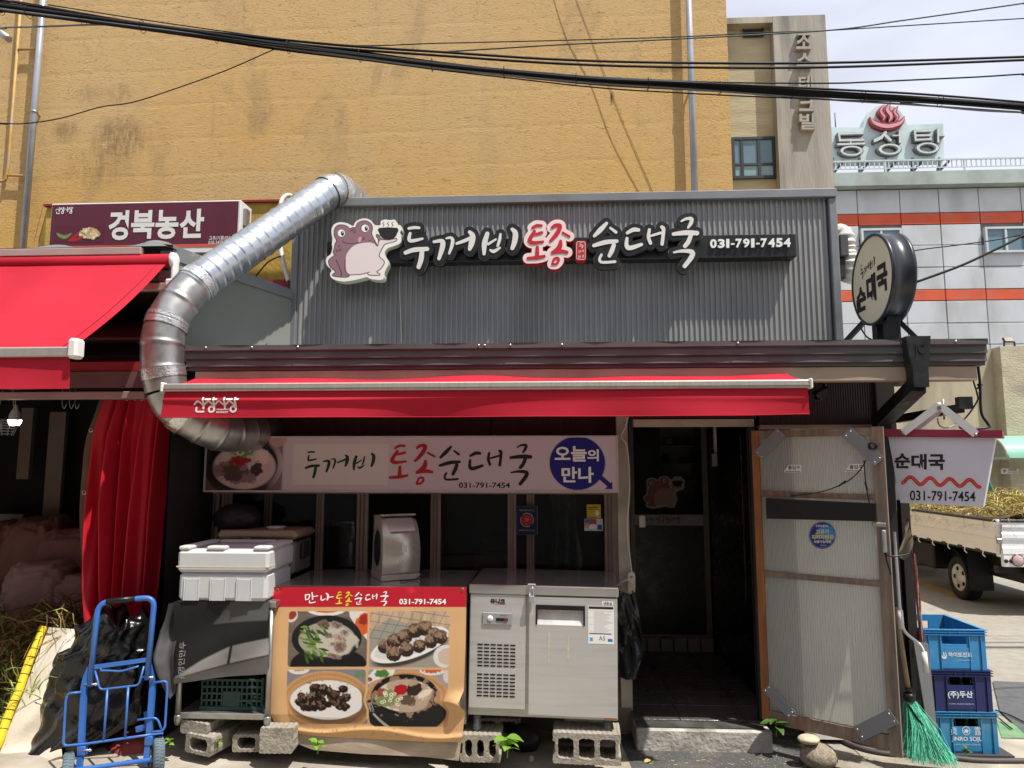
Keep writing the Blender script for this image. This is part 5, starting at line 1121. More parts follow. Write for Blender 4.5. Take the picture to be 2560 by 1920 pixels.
mb = MB(); mb.box(fu(1130 + 248 * kf6), -.014, fzv(1440 + 435 * kf6), fu(1130 + 508 * kf6), -.0065, fzv(1440 + 328 * kf6), bev=.003); ctl = mb.build('control_panel', MT['grey_plastic'], fz)
mb = MB(); mb.lathe([(0, .004), (.015, .004), (.017, 0)], 20, rot(rx=R(90), loc=(fu(1130 + 315 * kf6), -.014, fzv(1440 + 380 * kf6)))); mb.build('dial', MT['white_letter'], ctl)
mb = MB(); mb.bar((fu(1130 + 308 * kf6), -.0185, fzv(1440 + 388 * kf6)), (fu(1130 + 325 * kf6), -.0185, fzv(1440 + 370 * kf6)), .002, .001); mb.build('needle', MT['ink_black'], ctl)
mb = MB(); mb.box(fu(1130 + 368 * kf6), -.0175, fzv(1440 + 400 * kf6), fu(1130 + 470 * kf6), -.0142, fzv(1440 + 372 * kf6), bev=.002); mb.build('switch_row', MT['black_plastic'], ctl)
mb = MB(); mb.box(fu(1130 + 440 * kf6), -.019, fzv(1440 + 398 * kf6), fu(1130 + 462 * kf6), -.0176, fzv(1440 + 375 * kf6)); mb.build('red_switch', mat('switch_red', '#8e1d1a', .4), ctl)
FZ = lambda u, v, d: Vector((fu(u), -.0062 - d, fzv(v)))
mb = MB(); put_text(mb, 'UNIQUE', (1130 + 402 * kf6, 1440 + 346 * kf6, 1130 + 462 * kf6, 1440 + 358 * kf6), lambda u, v, d: Vector((fu(u), -.0145 - d, fzv(v))), 0); mb.build('lettering', MT['ink_black'], ctl, fix=False)
mb = MB(); put_text(mb, '유니크', (1130 + 312 * kf6, 1440 + 206 * kf6, 1130 + 444 * kf6, 1440 + 252 * kf6), FZ, .0006, bold=.06); b1 = mb.build('brand_badge', MT['ink_black'], fz, fix=False)
mb = MB(); brush_mesh(mb, [[(1130 + 350 * kf6, 1440 + 256 * kf6, .5), (1130 + 410 * kf6, 1440 + 252 * kf6, 1.2), (1130 + 448 * kf6, 1440 + 256 * kf6, .5)]], FZ, .0006, .4); mb.build('badge_swoosh', MT['ink_red'], b1, fix=False)
# door with recessed handle
dx0, dx1, dz0, dz1 = fu(1320), fu(1539), fzv(1786), fzv(1492)
hx0, hx1, hz0, hz1 = fu(1130 + 712 * kf6), fu(1130 + 1138 * kf6), fzv(1440 + 420 * kf6), fzv(1440 + 252 * kf6)
mb = MB()
for q in ((dx0, dz0, dx1, hz0), (dx0, hz1, dx1, dz1), (dx0, hz0, hx0, hz1), (hx1, hz0, dx1, hz1)): mb.box(q[0], -.012, q[1], q[2], .0105, q[3])
dr = mb.build('door', MT['stainless'], fz)
mb = MB(); mb.box(hx0, -.016, hz1 - .024, hx1, .010, hz1 + .004, bev=.002); mb.box(hx0, -.016, hz0, hx0 + .010, .010, hz1 - .0245, bev=.002); mb.box(hx1 - .010, -.016, hz0, hx1, .010, hz1 - .0245, bev=.002); mb.build('handle_bezel', MT['black_plastic'], dr)
mb = MB(); mb.grid(lambda s, t: (hx0 + .008 + (hx1 - hx0 - .016) * s, .0102 - .0215 * (t ** 2), hz1 - .025 - (hz1 - .025 - hz0) * t), 4, 8); mb.build('handle_scoop', mat('scoop', '#c3c0bc', .4, var=.15, vs=20), dr)
for x in (820, 985): mb = MB(); mb.box(fu(1130 + x * kf6), -.0128, fzv(1440 + 755 * kf6), fu(1130 + (x + 18) * kf6), -.0122, fzv(1440 + 492 * kf6)); mb.build('tape_mark', mat('tape_old', '#b5b09a', .6, var=.2, vs=40) if x == 820 else bpy.data.materials['tape_old'], dr)
def label_paint(X, Y):
    B = np.ones((*X.shape, 3)) * np.array(lin('#dedcd6')); r = random.Random(2)
    B = over(B, sd_rrect(X, Y, 2, 2, 98, 9, 0), '#1a1a1a', 1)
    for k in range(30):
        y = 13 + k * 2.0
        if y > 70: break
        B = over(B, sd_rrect(X, Y, 22 if k % 9 else 4, y, r.uniform(60, 96), y + .8, 0), '#8a8a88', 1.0, .8)
    B = over(B, sd_rrect(X, Y, 4, 72, 90, 75, 0), '#2a2f55', 1); B = over(B, sd_rrect(X, Y, 6, 84, 18, 94, 0), '#3c9ad6', 1); B = over(B, sd_rrect(X, Y, 76, 86, 94, 94, 1), '#2b6fae', 1)
    return over(B, np.abs(sd_rrect(X, Y, 1, 1, 99, 99, 1)) - .8, '#555', 1) if False else B
FD = lambda u, v, d: Vector((fu(u), -.0124 - d, fzv(v)))
print_mesh(lambda x, y, d: FD(1467 + x * .64, 1510 + y * .95, d), 100, 100, 64, 90, label_paint, MT['print'], 'instruction_label', dr, .0005)
mb = MB(); mb.add([FD(1502, 1498, .0004), FD(1529, 1498, .0004), FD(1529, 1508, .0004), FD(1502, 1508, .0004)], [(0, 1, 2, 3)]); lb_ = mb.build('small_label', MT['white_letter'], dr)
mb = MB(); put_text(mb, '냉동실', (1505, 1499.5, 1526, 1507), FD, .001, .02); mb.build('lettering', MT['ink_black'], lb_, fix=False)
mb = MB(); put_text(mb, 'AS', (1130 + 1255 * kf6, 1440 + 505 * kf6, 1130 + 1310 * kf6, 1440 + 540 * kf6), FD, .001, .0); mb.build('lettering', mat('ink_grey', '#55585c', .6), lb_, fix=False)
mb = MB(); mb.box(fu(1506), -.0125, zF0 + .012, fu(1538), -.0121, zF0 + .022); mb.build('rust_patch', MT['rust'], dr)
pad = thing('padlock', 'steel padlock and hasp hanging on the freezer door', 'padlock', (fz.location.x + fu(1331), YZ - .03, 0))
mb = MB(); mb.box(-.017, -.012, fzv(1504), .017, .010, fzv(1487), bev=.004); mb.build('lock_body', MT['galv'], pad)
mb = MB(); zz = fzv(1487); mb.tube([(-.011, 0, zz), (-.011, 0, zz + .03), (-.006, 0, zz + .042), (.006, 0, zz + .042), (.011, 0, zz + .03), (.011, 0, zz)], .004, 8); mb.build('shackle', MT['galv'], pad)
mb = MB(); mb.box(-.024, .011, fzv(1488), .024, .016, fzv(1463) + .01, bev=.003); mb.build('hasp', MT['galv_dull'], pad)
for (x, y) in ((fu(1188), .06), (fu(1515), .06), (fu(1188), DPT - .07), (fu(1515), DPT - .07)):
    mb = MB(); z_ = P(1188, 1832, YZ + .05).z if x < 0 else P(1515, 1836, YZ + .05).z
    mb.lathe([(0, z_), (.026, z_), (.026, z_ + .03), (.022, z_ + .032), (.022, zF0 + .002), (0, zF0 + .002)], 16, rot(loc=(x, y, 0))); mb.build('leg', mat('leg_grey', '#7d7d7c', .4, metal=.4) if 'leg_grey' not in bpy.data.materials else bpy.data.materials['leg_grey'], fz)
# left unit, behind the menu banner
cx0, cx1 = XU(690, YZ, 1630), XU(1164, YZ, 1630)
cu_ = thing('counter_fridge', 'long stainless counter fridge hidden behind the menu banner', 'fridge', ((cx0 + cx1) / 2, YZ + .02, 0)); hh_ = (cx1 - cx0) / 2
zt2 = P(930, 1467, YZ).z
mb = MB(); mb.box(-hh_, .03, .28, hh_, .66, zt2 - .05, bev=.004); mb.build('body', MT['stainless'], cu_)
mb = MB(); mb.box(-hh_ - .02, 0, zt2 - .048, hh_, .68, zt2, bev=.004); mb.build('worktop', MT['stainless_top'], cu_)
for x in (-hh_ + .06, hh_ - .06):
    for y in (.08, .6): mb = MB(); mb.lathe([(0, .17), (.024, .17), (.024, .281), (0, .281)], 12, rot(loc=(x, y, 0))); mb.build('leg', bpy.data.materials['leg_grey'], cu_)
# ------------------------------------------------------------ menu banner
YPO = 4.215
bn = thing('menu_banner', 'tan vinyl menu banner with red header and four food photos', 'banner', (0, YPO, 0))
kp = 550 / 1901
Lt = [(95, 118), (300, 108), (600, 100), (1050, 97), (1200, 105), (1330, 150), (1430, 178)]; Rt = [(95, 1785), (600, 1778), (980, 1765), (1075, 1722), (1160, 1776), (1420, 1745), (1430, 1740)]; Bt = [(0, 1362), (.12, 1372), (.25, 1398), (.5, 1416), (.75, 1428), (1, 1430)]
ip = lambda T, x: float(np.interp(x, [a for a, _ in T], [b for _, b in T]))
def BN(x, y, d):
    # x, y: banner print coordinates 0..1
    yb_ = ip(Bt, x); yy = 95 + (yb_ - 95) * y; xl, xr = ip(Lt, yy), ip(Rt, yy); xx = xl + (xr - xl) * x
    p = P(650 + xx * kp, 1440 + yy * kp, YPO)
    bul = .012 * math.sin(y * 3.0) + .010 * math.exp(-((x - .03) / .05) ** 2) * y - .05 * max(0, (y - .86)) * (1 - x) * 3 + .045 * math.exp(-((x - .99) / .05) ** 2 - ((y - .74) / .05) ** 2)
    bul += .006 * math.sin(x * 8 + 1) * y ** 2 + .010 * math.exp(-((y - .955 - .02 * math.sin(x * 9)) / .018) ** 2)
    pin = .008 * (math.exp(-((x - .018) / .02) ** 2 - ((y - .02) / .02) ** 2) + math.exp(-((x - .72) / .02) ** 2 - (y / .03) ** 2))
    return Vector((p.x, -bul + pin - d, p.z))
def woven(B, X, Y, cx, cy, rx, ry):
    for k in range(7): 
        e = sd_ell(X, Y, cx, cy, rx - k * 26, ry - k * 20); B = over(B, e, ('#a9794c', '#8a5d38')[k % 2], 4)
        th = np.arctan2((Y - cy) * rx / ry, X - cx); B = over(B, np.maximum(np.abs(e + 10) - 9, .35 - np.abs(np.sin(th * 42 + k)) ), '#c9a070', 3, .7)
    return B
def banner_paint(S, T):
    X = 100 + S * 1680; yb_ = np.interp(S, [a for a, _ in Bt], [b for _, b in Bt]); Y = 95 + (yb_ - 95) * T; r = random.Random(11)
    B = np.ones((*X.shape, 3)) * np.array(lin('#c79e70')); n1 = fbm(X, Y, .004, 1); B *= (.93 + .14 * n1)[..., None]
    B = over(B, Y - 267, '#ad1a2b', 3)
    spots = fbm(X, Y, .05, 2, 2); B = over(B, np.where(Y > 1290, .80 - spots, 1) * 40, '#8b5f38', 4, .6)
    n2 = fbm(X, Y, .02, 5); n3 = fbm(X, Y, .06, 6, 3)
    def photo(box, f):
        nonlocal B
        m = np.clip(.5 - sd_rrect(X, Y, *box, 26) / 4, 0, 1)[..., None]; B = B * (1 - m) + f(B.copy()) * m
    def p1(C):
        C[:] = np.array(lin('#665c51')); C *= (.7 + .6 * fbm(X, Y * 9, .004, 7))[..., None]
        C = over(C, sd_ell(X, Y, 265, 335, 58, 62), '#c9bfb5', 4); C = over(C, sd_ell(X, Y, 268, 330, 44, 44) + (n3 - .5) * 14, '#8b3423', 4)
        C = over(C, sd_ell(X, Y, 570, 290, 165, 52), '#d5cfc8', 4); C = over(C, sd_ell(X, Y, 570, 275, 140, 42), '#b9481f', 4)
        C = over(C, sd_poly(X, Y, [(765, 300), (930, 300), (930, 550), (860, 470), (775, 350)]), '#cfc7bf', 4); C = over(C, sd_ell(X, Y, 895, 410, 70, 95, .3) + (n2 - .5) * 40, '#c2552b', 4); C = over(C, sd_ell(X, Y, 895, 380, 40, 45) + (n3 - .5) * 30, '#8f2c16', 4)
        C = over(C, sd_ell(X, Y, 600, 760, 330, 150), '#151516', 6); C = over(C, sd_ell(X, Y, 580, 535, 302, 198), '#1b1b1c', 5); C = over(C, sd_ell(X, Y, 582, 545, 244, 150) , '#969180', 5); C = over(C, sd_ell(X, Y, 660, 560, 180, 120) + (n2 - .5) * 60, '#b0aa9c', 14)
        for (a, b, c, d, e) in ((550, 415, 52, 40, '#6d594d'), (665, 420, 58, 30, '#8a7a6c'), (735, 490, 44, 28, '#93887b'), (590, 510, 50, 24, '#7a665a'), (695, 610, 58, 52, '#8d7668'), (690, 530, 60, 30, '#a58d80'), (625, 580, 30, 32, '#b5a79a'), (650, 690, 62, 22, '#8f7369')):
            C = over(C, sd_ell(X, Y, a, b, c, d, .3) + (n3 - .5) * 26, e, 4); C = over(C, sd_ell(X, Y, a, b, c * .7, d * .6, .3) + (n3 - .4) * 60, '#4f3d35', 5, .7)
        for k in range(46):
            a = r.uniform(335, 540); b = r.uniform(430, 690); q = r.uniform(-1.3, .2); L = r.uniform(40, 90); C = over(C, sd_strokes(X, Y, [[(a, b, 4), (a + math.cos(q) * L * .5, b - math.sin(q) * L * .5, 11), (a + math.cos(q) * L, b - math.sin(q) * L, 4)]]), r.choice(('#3c5a1a', '#567528', '#2b4416', '#688538')), 3)
        return C
    def p2(C):
        C[:] = np.array(lin('#b39a80')); C *= (.62 + .7 * fbm(X * 9, Y, .004, 17))[..., None]
        C = over(C, sd_poly(X, Y, [(1120, 360), (950, 480), (950, 790), (1640, 790), (1600, 640), (1300, 420)]), '#8f8a80', 5); C = over(C, np.minimum(np.abs((X + Y * .5) % 90 - 45) - 3, np.abs((Y - X * .15) % 70 - 35) - 3) + np.where(Y < 560, 0, 60), '#4b4a4a', 3, .7)
        C = over(C, sd_ell(X, Y, 1300, 640, 330, 110, -.32), '#3a3430', 20); C = over(C, sd_ell(X, Y, 1298, 590, 352, 120, -.32), '#d8d6d2', 5); C = over(C, sd_ell(X, Y, 1298, 582, 318, 98, -.32), '#c5c3bf', 5)
        for (a, b, s_) in ((1085, 590, 62), (1165, 540, 66), (1255, 500, 66), (1340, 450, 68), (1425, 430, 68), (1500, 480, 58), (1165, 650, 66), (1270, 615, 62), (1380, 585, 58), (1480, 545, 58), (1560, 505, 62)):
            C = over(C, sd_ell(X, Y, a, b + 26, s_, s_ * .85) + (n3 - .5) * 12, '#2e211b', 4); C = over(C, sd_ell(X, Y, a, b - 6, s_ * .9, s_ * .58, -.1), '#5d473a', 4); C = over(C, sd_ell(X, Y, a, b - 6, s_ * .8, s_ * .5) + (n3 - .45) * 120, '#8f7461', 4, .85)
        C = over(C, sd_ell(X, Y, 1610, 690, 105, 98), '#c9c5c0', 4); return over(C, sd_ell(X, Y, 1622, 690, 78, 72) + (n3 - .5) * 10, '#b9a796', 4)
    def p3(C):
        C[:] = np.array(lin('#77767c')); C = woven(C, X, Y, 585, 1090, 400, 275); C = over(C, sd_ell(X, Y, 345, 800, 92, 44), '#cfcac4', 4); C = over(C, sd_ell(X, Y, 345, 790, 60, 26) + (n3 - .5) * 20, '#b08d70', 4)
        C = over(C, sd_ell(X, Y, 620, 1105, 340, 190), '#3b3028', 30, .7); C = over(C, sd_ell(X, Y, 592, 1068, 318, 172), '#d3cec9', 5)
        for k in range(14): C = over(C, sd_strokes(X, Y, [[(830 + k * 7, 870, 2), (840 + k * 8, 810 + (k % 4) * 12, 3)]]), '#4f7a3c', 3)
        for k in range(44):
            a = r.uniform(0, 6.28); q = math.sqrt(r.random()); px, py = 590 + math.cos(a) * q * 235, 1055 + math.sin(a) * q * 112; s_ = r.uniform(34, 48); ro = r.uniform(-1, 1)
            C = over(C, sd_ell(X, Y, px + 4, py + 8, s_ * 1.05, s_ * .85, ro) + (n3 - .5) * 14, '#1a100d', 5); C = over(C, sd_ell(X, Y, px - 2, py - s_ * .2, s_ * .85, s_ * .55, ro) + (n3 - .42) * 80, r.choice(('#6d5140', '#53392c', '#7b6150')), 4, .9)
        return C
    def p4(C):
        C[:] = np.array(lin('#8d8a92')); C = woven(C, X, Y, 1290, 1120, 400, 310); C = over(C, sd_poly(X, Y, [(945, 860), (1000, 800), (1180, 803), (1160, 850), (1000, 900), (945, 930)]), '#cfcdc9', 4); C = over(C, sd_ell(X, Y, 1065, 840, 60, 34) + (n3 - .5) * 26, '#48702f', 4)
        C = over(C, sd_ell(X, Y, 1500, 810, 110, 42), '#cfcac6', 4); C = over(C, sd_ell(X, Y, 1505, 805, 85, 28) + (n3 - .5) * 30, '#b4562a', 4); C = over(C, sd_ell(X, Y, 1640, 860, 46, 60), '#c2b8b0', 4); C = over(C, sd_ell(X, Y, 955, 890, 26, 20), '#9c2f2a', 4)
        C = over(C, sd_ell(X, Y, 1260, 1180, 360, 190), '#1c1b1c', 6); C = over(C, sd_ell(X, Y, 1268, 1020, 288, 178), '#121213', 5); C = over(C, sd_ell(X, Y, 1270, 1030, 248, 142), '#c6baa8', 5)
        C = over(C, sd_ell(X, Y, 1272, 1035, 256, 150) + 10 + (n2 - .55) * 300, '#9c7f68', 6, .7)
        C = over(C, sd_ell(X, Y, 1120, 1050, 110, 70) + (n3 - .5) * 70, '#6d7d45', 5, .85); C = over(C, sd_ell(X, Y, 1235, 975, 66, 50) + (n3 - .5) * 30, '#a0161d', 4); C = over(C, sd_ell(X, Y, 1350, 970, 66, 62) + (n3 - .5) * 30, '#30211c', 4); C = over(C, sd_ell(X, Y, 1340, 920, 44, 24, -.3) + (n3 - .5) * 20, '#a38a74', 4)
        C = over(C, sd_ell(X, Y, 1320, 1070, 70, 45) + (n3 - .5) * 50, '#473529', 5, .9); C = over(C, sd_ell(X, Y, 1450, 1010, 66, 30, -.5) + (n3 - .5) * 20, '#d5c3ae', 5); C = over(C, sd_ell(X, Y, 1060, 1000, 34, 40) + (n3 - .5) * 20, '#8c4a3c', 4)
        for k in range(12): C = over(C, np.abs(sd_ell(X, Y, r.uniform(1080, 1300), r.uniform(990, 1120), 13, 11)) - 3, '#d7d9c0', 3)
        for k in range(3): C = over(C, sd_strokes(X, Y, [[(958 + k * 14, 1090, 2), (960 + k * 14, 1170, 2)]]), '#b9b4ae', 2)
        return over(C, sd_strokes(X, Y, [[(985, 1190, 8), (1050, 1260, 12), (1110, 1310, 12)]]), '#a39c94', 3)
    for bx_, f in (((248, 303, 930, 780), p1), ((948, 303, 1640, 785), p2), ((244, 802, 924, 1280), p3), ((942, 804, 1640, 1300), p4)): photo(bx_, f)
    return B
print_mesh(BN, 1.0, 1.0, 330, 260, banner_paint, MT['print_matte'], 'printed_sheet', bn, 0.0)
def BT(x, y, d): return BN((x - 100) / 1680, (y - 95) / (1400 - 95) , d + .0015)
kq = (400 / 2212) / kp; ox, oy = (740 - 650) / kp, (1470 - 1440) / kp; wl, yl, ph, mn = MB(), MB(), MB(), MB()
for ch, (x0, y0, x1, y1) in {'만': (105,55,290,210), '나': (325,65,505,175), '토': (535,50,630,220), '종': (665,50,770,245), '순': (798,55,905,225), '대': (945,75,1115,170), '국': (1155,45,1268,245)}.items():
    brush_mesh(yl if ch in '토종' else mn if ch in '만나' else wl, brush(ch, (ox + x0 * kq, oy + y0 * kq, ox + x1 * kq, oy + y1 * kq), 1.05), BT, 0, 2.6)
put_text(ph, '031-791-7454', (ox + 1418 * kq, oy + 145 * kq, ox + 2070 * kq, oy + 220 * kq), BT, 0, bold=.03)
wl.build('white_lettering', MT['white_letter'], bn, fix=False); ph.build('phone_number', MT['white_letter'], bn, fix=False); mn.build('white_lettering', MT['white_letter'], bn, fix=False); yl.build('yellow_lettering', mat('ink_yellow', '#e0c53a', .5), bn, fix=False)
for x, y in ((.018, .022), (.978, .018)):
    mb = MB(); q = BN(x, y, .001); mb.lathe([(.004, .002), (.008, .003), (.011, 0)], 14, rot(rx=R(90), loc=q)); mb.build('eyelet', mat('brass', '#8d7440', .4, metal=.7) if x < .5 else bpy.data.materials['brass'], bn)
# batten along the banner top, plank below
pk = thing('weathered_plank', 'pale weathered board lying on edge under the menu banner', 'plank', (0, YPO + .03, 0))
a = P(716, 1838, YPO); mb = MB(); bt = [(700, 1832), (1152, 1855), (1146, 1905), (1050, 1895), (900, 1888), (780, 1878), (755, 1868), (712, 1850)]
mb.prism(bt, lambda u, v, d: Vector((P(u, v, YPO).x, d, P(u, v, YPO).z)), -.012, .006); mb.build('board', mat('plank_wood', '#a59684', .85, var=.25, vs=8, bump=.002, bs=60, dirt='#75664f', dirt_amt=.7, dirt_scale=4, stretch=(1, 1, 4)), pk)
# ------------------------------------------------------------ stainless stand, foam box, tarp, crate
YST = 4.16
sx0, sx1 = XU(452, YST, 1650), XU(674, YST, 1650); zs_t = P(560, 1500, YST).z; zs_b = P(560, 1812, YST).z
sd_ = thing('steel_stand', 'stainless steel two tier stand carrying the foam box', 'stand', (0, YST, 0))
mb = MB(); mb.box(sx0 - .03, -.02, zs_t - .04, sx1 + .03, .5, zs_t - .003, bev=.004); mb.build('top_shelf', MT['galv_dull'], sd_)
zsh = P(560, 1790, YST).z; mb = MB(); mb.box(sx0 - .005, .002, zsh - .02, sx1 + .005, .48, zsh + .014, bev=.003); mb.build('lower_shelf', MT['galv_dull'], sd_)
for x in (sx0, sx1):
    for y in (.0, .46): mb = MB(); mb.tube([(x, y, zs_b), (x, y, zs_t - .041)], .016, 14); mb.lathe([(0, 0), (.013, 0), (.021, .025), (.021, .05), (.017, .055)], 12, rot(loc=(x, y, zs_b - .004))); mb.build('leg', MT['galv_dull'], sd_)
A('foam_white', '#b8b9ba', .8, var=.03, vs=12, bump=.0008, bs=300, spec=.2, dirt='#b9b4a2', dirt_amt=.35, dirt_scale=5)
YFB = 4.10; bx0, bx1 = XU(440, YFB, 1440), XU(670, YFB, 1440); fbw = bx1 - bx0
bz0, bzm, bz1 = zs_t, P(560, 1432, YFB).z, P(560, 1366, YFB).z
fb_ = thing('foam_box', 'white expanded foam box with taped lid on the steel stand', 'box', (bx0, YFB, 0))
mb = MB(); mb.box(.008, .012, bz0 + .001, fbw - .008, .40, bzm - .001, bev=.02); bo = mb.build('tub', MT['foam_white'], fb_)
for k in range(3):
    x = .045 + k * .155; mb = MB(); mb.box(x, .004, bz0 + .004, x + .006, .013, bzm - .03, bev=.002); mb.box(x + .085, .006, bz0 + .004, x + .091, .013, bzm - .03, bev=.002); mb.box(x + .007, .0085, bz0 + .004, x + .084, .0125, bzm - .036, bev=.002); mb.build('rib', MT['foam_white'], bo)
mb = MB(); mb.box(0, 0, bzm, fbw, .41, bz1 - .022, bev=.018); ld = mb.build('lid', MT['foam_white'], fb_)
for q in ((.0, .0, .075, .41), (.165, .0, .285, .07), (fbw - .10, 0, fbw, .41), (.075, .36, fbw - .10, .41)): mb = MB(); mb.box(q[0] + .004, q[1] + .004, bz1 - .0235, q[2] - .004, q[3] - .004, bz1, bev=.008); mb.build('lid_ridge', MT['foam_white'], ld)
mb = MB(); mb.box(-.0012, -.0012, bzm + .03, fbw + .0012, .30, bzm + .036); mb.build('tape', mat('tape_yellow', '#c9c2a0', .4), ld)
# printed black tarp hanging over the stand
def tarp_paint(S, T):
    B = np.ones((*S.shape, 3)) * np.array(lin('#1d1d1e')); X, Y = S * 100, T * 100
    B = over(B, sd_poly(X, Y, [(40, 30), (62, -2), (102, -2), (102, 26), (80, 27)]), '#4b4947', 2); B = over(B, np.maximum(sd_poly(X, Y, [(2, 92), (30, 74), (58, 60), (75, 56), (102, 51), (102, 74), (60, 82), (2, 93)]), np.minimum(3.0 - np.abs(X - 58 + (Y - 70) * .2) * 2, 9) * 1.0), '#8d8b88', 2)
    B = over(B, sd_poly(X, Y, [(-2, 94), (60, 84), (102, 76), (102, 104), (-2, 104)]), '#56524f', 2)
    return B * (.8 + .4 * fbm(X, Y, .05, 4))[..., None]
tp = thing('printed_tarp', 'black and grey printed tarp draped over the front of the steel stand', 'tarp', (0, YST - .035, 0))
def TP(x, y, d):
    u = 437 + 235 * x; v = 1503 + (1708 - 1503 - 26 * x) * y; p = P(u, v, YST - .035)
    return Vector((p.x, -.012 * math.sin(x * 7 + 1) * y - .008 * math.sin(y * 9 + x * 5) - d, p.z))
print_mesh(TP, 1, 1, 120, 90, tarp_paint, MT['print_matte'], 'front_sheet', tp)
def TF(x, y, d=0):
    ua = np.interp(y, [0, .3, .55, .8, 1], [430, 398, 390, 412, 428]); u = ua + (444 - ua) * x; v = 1505 + (1750 - 1505) * y - 30 * x * y
    p = P(float(u), v, YST - .02); return Vector((p.x, -.05 * math.sin(x * 6) * (1 - x) + .03 * math.sin(y * 7), p.z))
mb = MB(); mb.grid(lambda s, t: TF(s, t), 14, 30); mb.build('side_flap', mat('tarp_grey', '#454445', .55, var=.35, vs=9), tp)
mb = MB()
for s, (a, b) in (('#명인만두', (.12, .9)),):
    put_text(mb, s, (0, 0, 1, 1), lambda x, y, d: TP(.05 + y * .07, .95 - x * .45, .0015), 0)
mb.build('lettering', mat('ink_pale', '#8f8d8a', .6), tp, fix=False)
A('crate_green', '#1f3b36', .5, var=.12, vs=6)
cr = thing('green_crate', 'dark green slotted plastic crate on the lower shelf of the stand', 'crate', (0, YST + .05, 0))
c0 = P(503, 1770, YST + .05); c1 = P(656, 1700, YST + .05); cz0 = zsh + .0155; ch_ = c1.z - cz0; cw_ = c1.x - c0.x
mb = MB(); n = 12
for k in range(n + 1): x = c0.x + cw_ * k / n; mb.box(x - .005, 0, cz0 + .02, x + .005, .012, cz0 + ch_)
for k in range(5): z = cz0 + ch_ * (.1 + .22 * k); mb.box(c0.x, -.003, z - .006, c1.x, .013, z + .006)
mb.box(c0.x + cw_ * .36, -.004, cz0 + .02, c0.x + cw_ * .64, .014, cz0 + ch_ * .62); mb.box(c0.x - .01, -.008, cz0, c1.x + .01, .015, cz0 + .02)
mb.build('front_side', MT['crate_green'], cr)
mb = MB(); mb.box(c0.x, .016, cz0, c0.x + .012, .30, cz0 + ch_); mb.box(c1.x - .012, .016, cz0, c1.x, .30, cz0 + ch_); mb.box(c0.x + .013, .29, cz0, c1.x - .013, .30, cz0 + ch_); mb.box(c0.x + .013, .016, cz0, c1.x - .013, .29, cz0 + .01); mb.build('other_sides', MT['crate_green'], cr)
# ------------------------------------------------------------ cooler box behind, bag and dish on it
YCO = 4.62
co = thing('cooler_box', 'old cream cooler box with side handle behind the foam box', 'cooler box', (0, YCO, 0))
k0 = P(537, 1400, YCO); k1 = P(742, 1328, YCO); A('cooler_cream', '#a3937b', .5, var=.06, vs=4); A('cooler_body', '#85827c', .5, var=.06, vs=4)
kx0, kx1 = k0.x, P(735, 1400, YCO).x; klz = P(640, 1348, YCO).z
mb = MB(); mb.box(kx0 + .02, .02, zt2 + .002, kx1 - .01, .37, klz - .012, bev=.02); mb.build('body', MT['cooler_body'], co)
mb = MB(); mb.box(kx0, 0, klz - .004, kx1 + .01, .385, k1.z, bev=.022); lid = mb.build('lid', MT['cooler_cream'], co)
mb = MB(); mb.box(kx0 + .01, .008, klz - .012, kx1, .375, klz - .0045); mb.build('gasket', MT['black_plastic'], co)
mb = MB(); mb.box(XU(607, YCO, 1345), -.012, klz - .02, XU(626, YCO, 1345), .001, klz + .012, bev=.003); mb.build('latch', MT['galv_dull'], co)
mb = MB(); mb.box(kx1 - .005, .12, klz - .14, kx1 + .02, .25, klz - .03, bev=.008); mb.build('side_handle', mat('handle_olive', '#3e3d36', .5), co)
def lump(name, m, loc, size, seed, amp=.22, n=22, flat=.0, sq=1.0):
    """crumpled bag: noisy ellipsoid with creases"""
    r = np.random.default_rng(seed); dirs = r.normal(size=(14, 3)); ph = r.random(14) * 6.28; fr = r.uniform(2, 11, 14); mb = MB(); vs = []
    for j in range(n + 1):
        th = math.pi * j / n
        for i in range(2 * n):
            a = math.pi * i / n; d = np.array([math.sin(th) * math.cos(a), math.sin(th) * math.sin(a), math.cos(th)])
            ds = d; d = np.sign(d) * np.abs(d) ** sq
            q = sum(abs(math.sin(fr[k] * float(ds @ dirs[k]) + ph[k])) ** .8 for k in range(14)) / 14 - .6
            s_ = 1 + amp * q * 1.6; z = d[2] * size[2] * s_
            if z < -size[2] * (1 - flat): z = -size[2] * (1 - flat)
            vs.append((d[0] * size[0] * s_, d[1] * size[1] * s_, z))
    w = 2 * n; fs_l = [(j * w + i, j * w + (i + 1) % w, (j + 1) * w + (i + 1) % w, (j + 1) * w + i) for j in range(n) for i in range(w)]
    mb.add(vs, fs_l, True); o = mb.build(name, m); o.location = loc; return o
A('black_bag', '#0b0b0c', .2, var=.2, vs=8, bump=.006, bs=22, spec=.5); A('grey_bag', '#232125', .5, var=.2, vs=8, bump=.006, bs=22)
o = lump('black_bag', MT['grey_bag'], (XU(592, YCO + .18, 1300), YCO + .19, k1.z + .072), (.155, .13, .092), 5, flat=.2); tag(o, 'dark crumpled plastic bag lying on the cream cooler lid', 'bag')
mb = MB(); kq_ = XU(690, YCO + .1, 1320); mb.lathe([(0, .002), (.05, .002), (.062, .018), (.066, .022), (.058, .02), (.045, .008), (0, .008)], 28, rot(loc=(kq_, YCO + .1, k1.z))); tag(mb.build('white_dish', MT['cap_white']), 'shallow white dish on the cream cooler lid', 'dish')
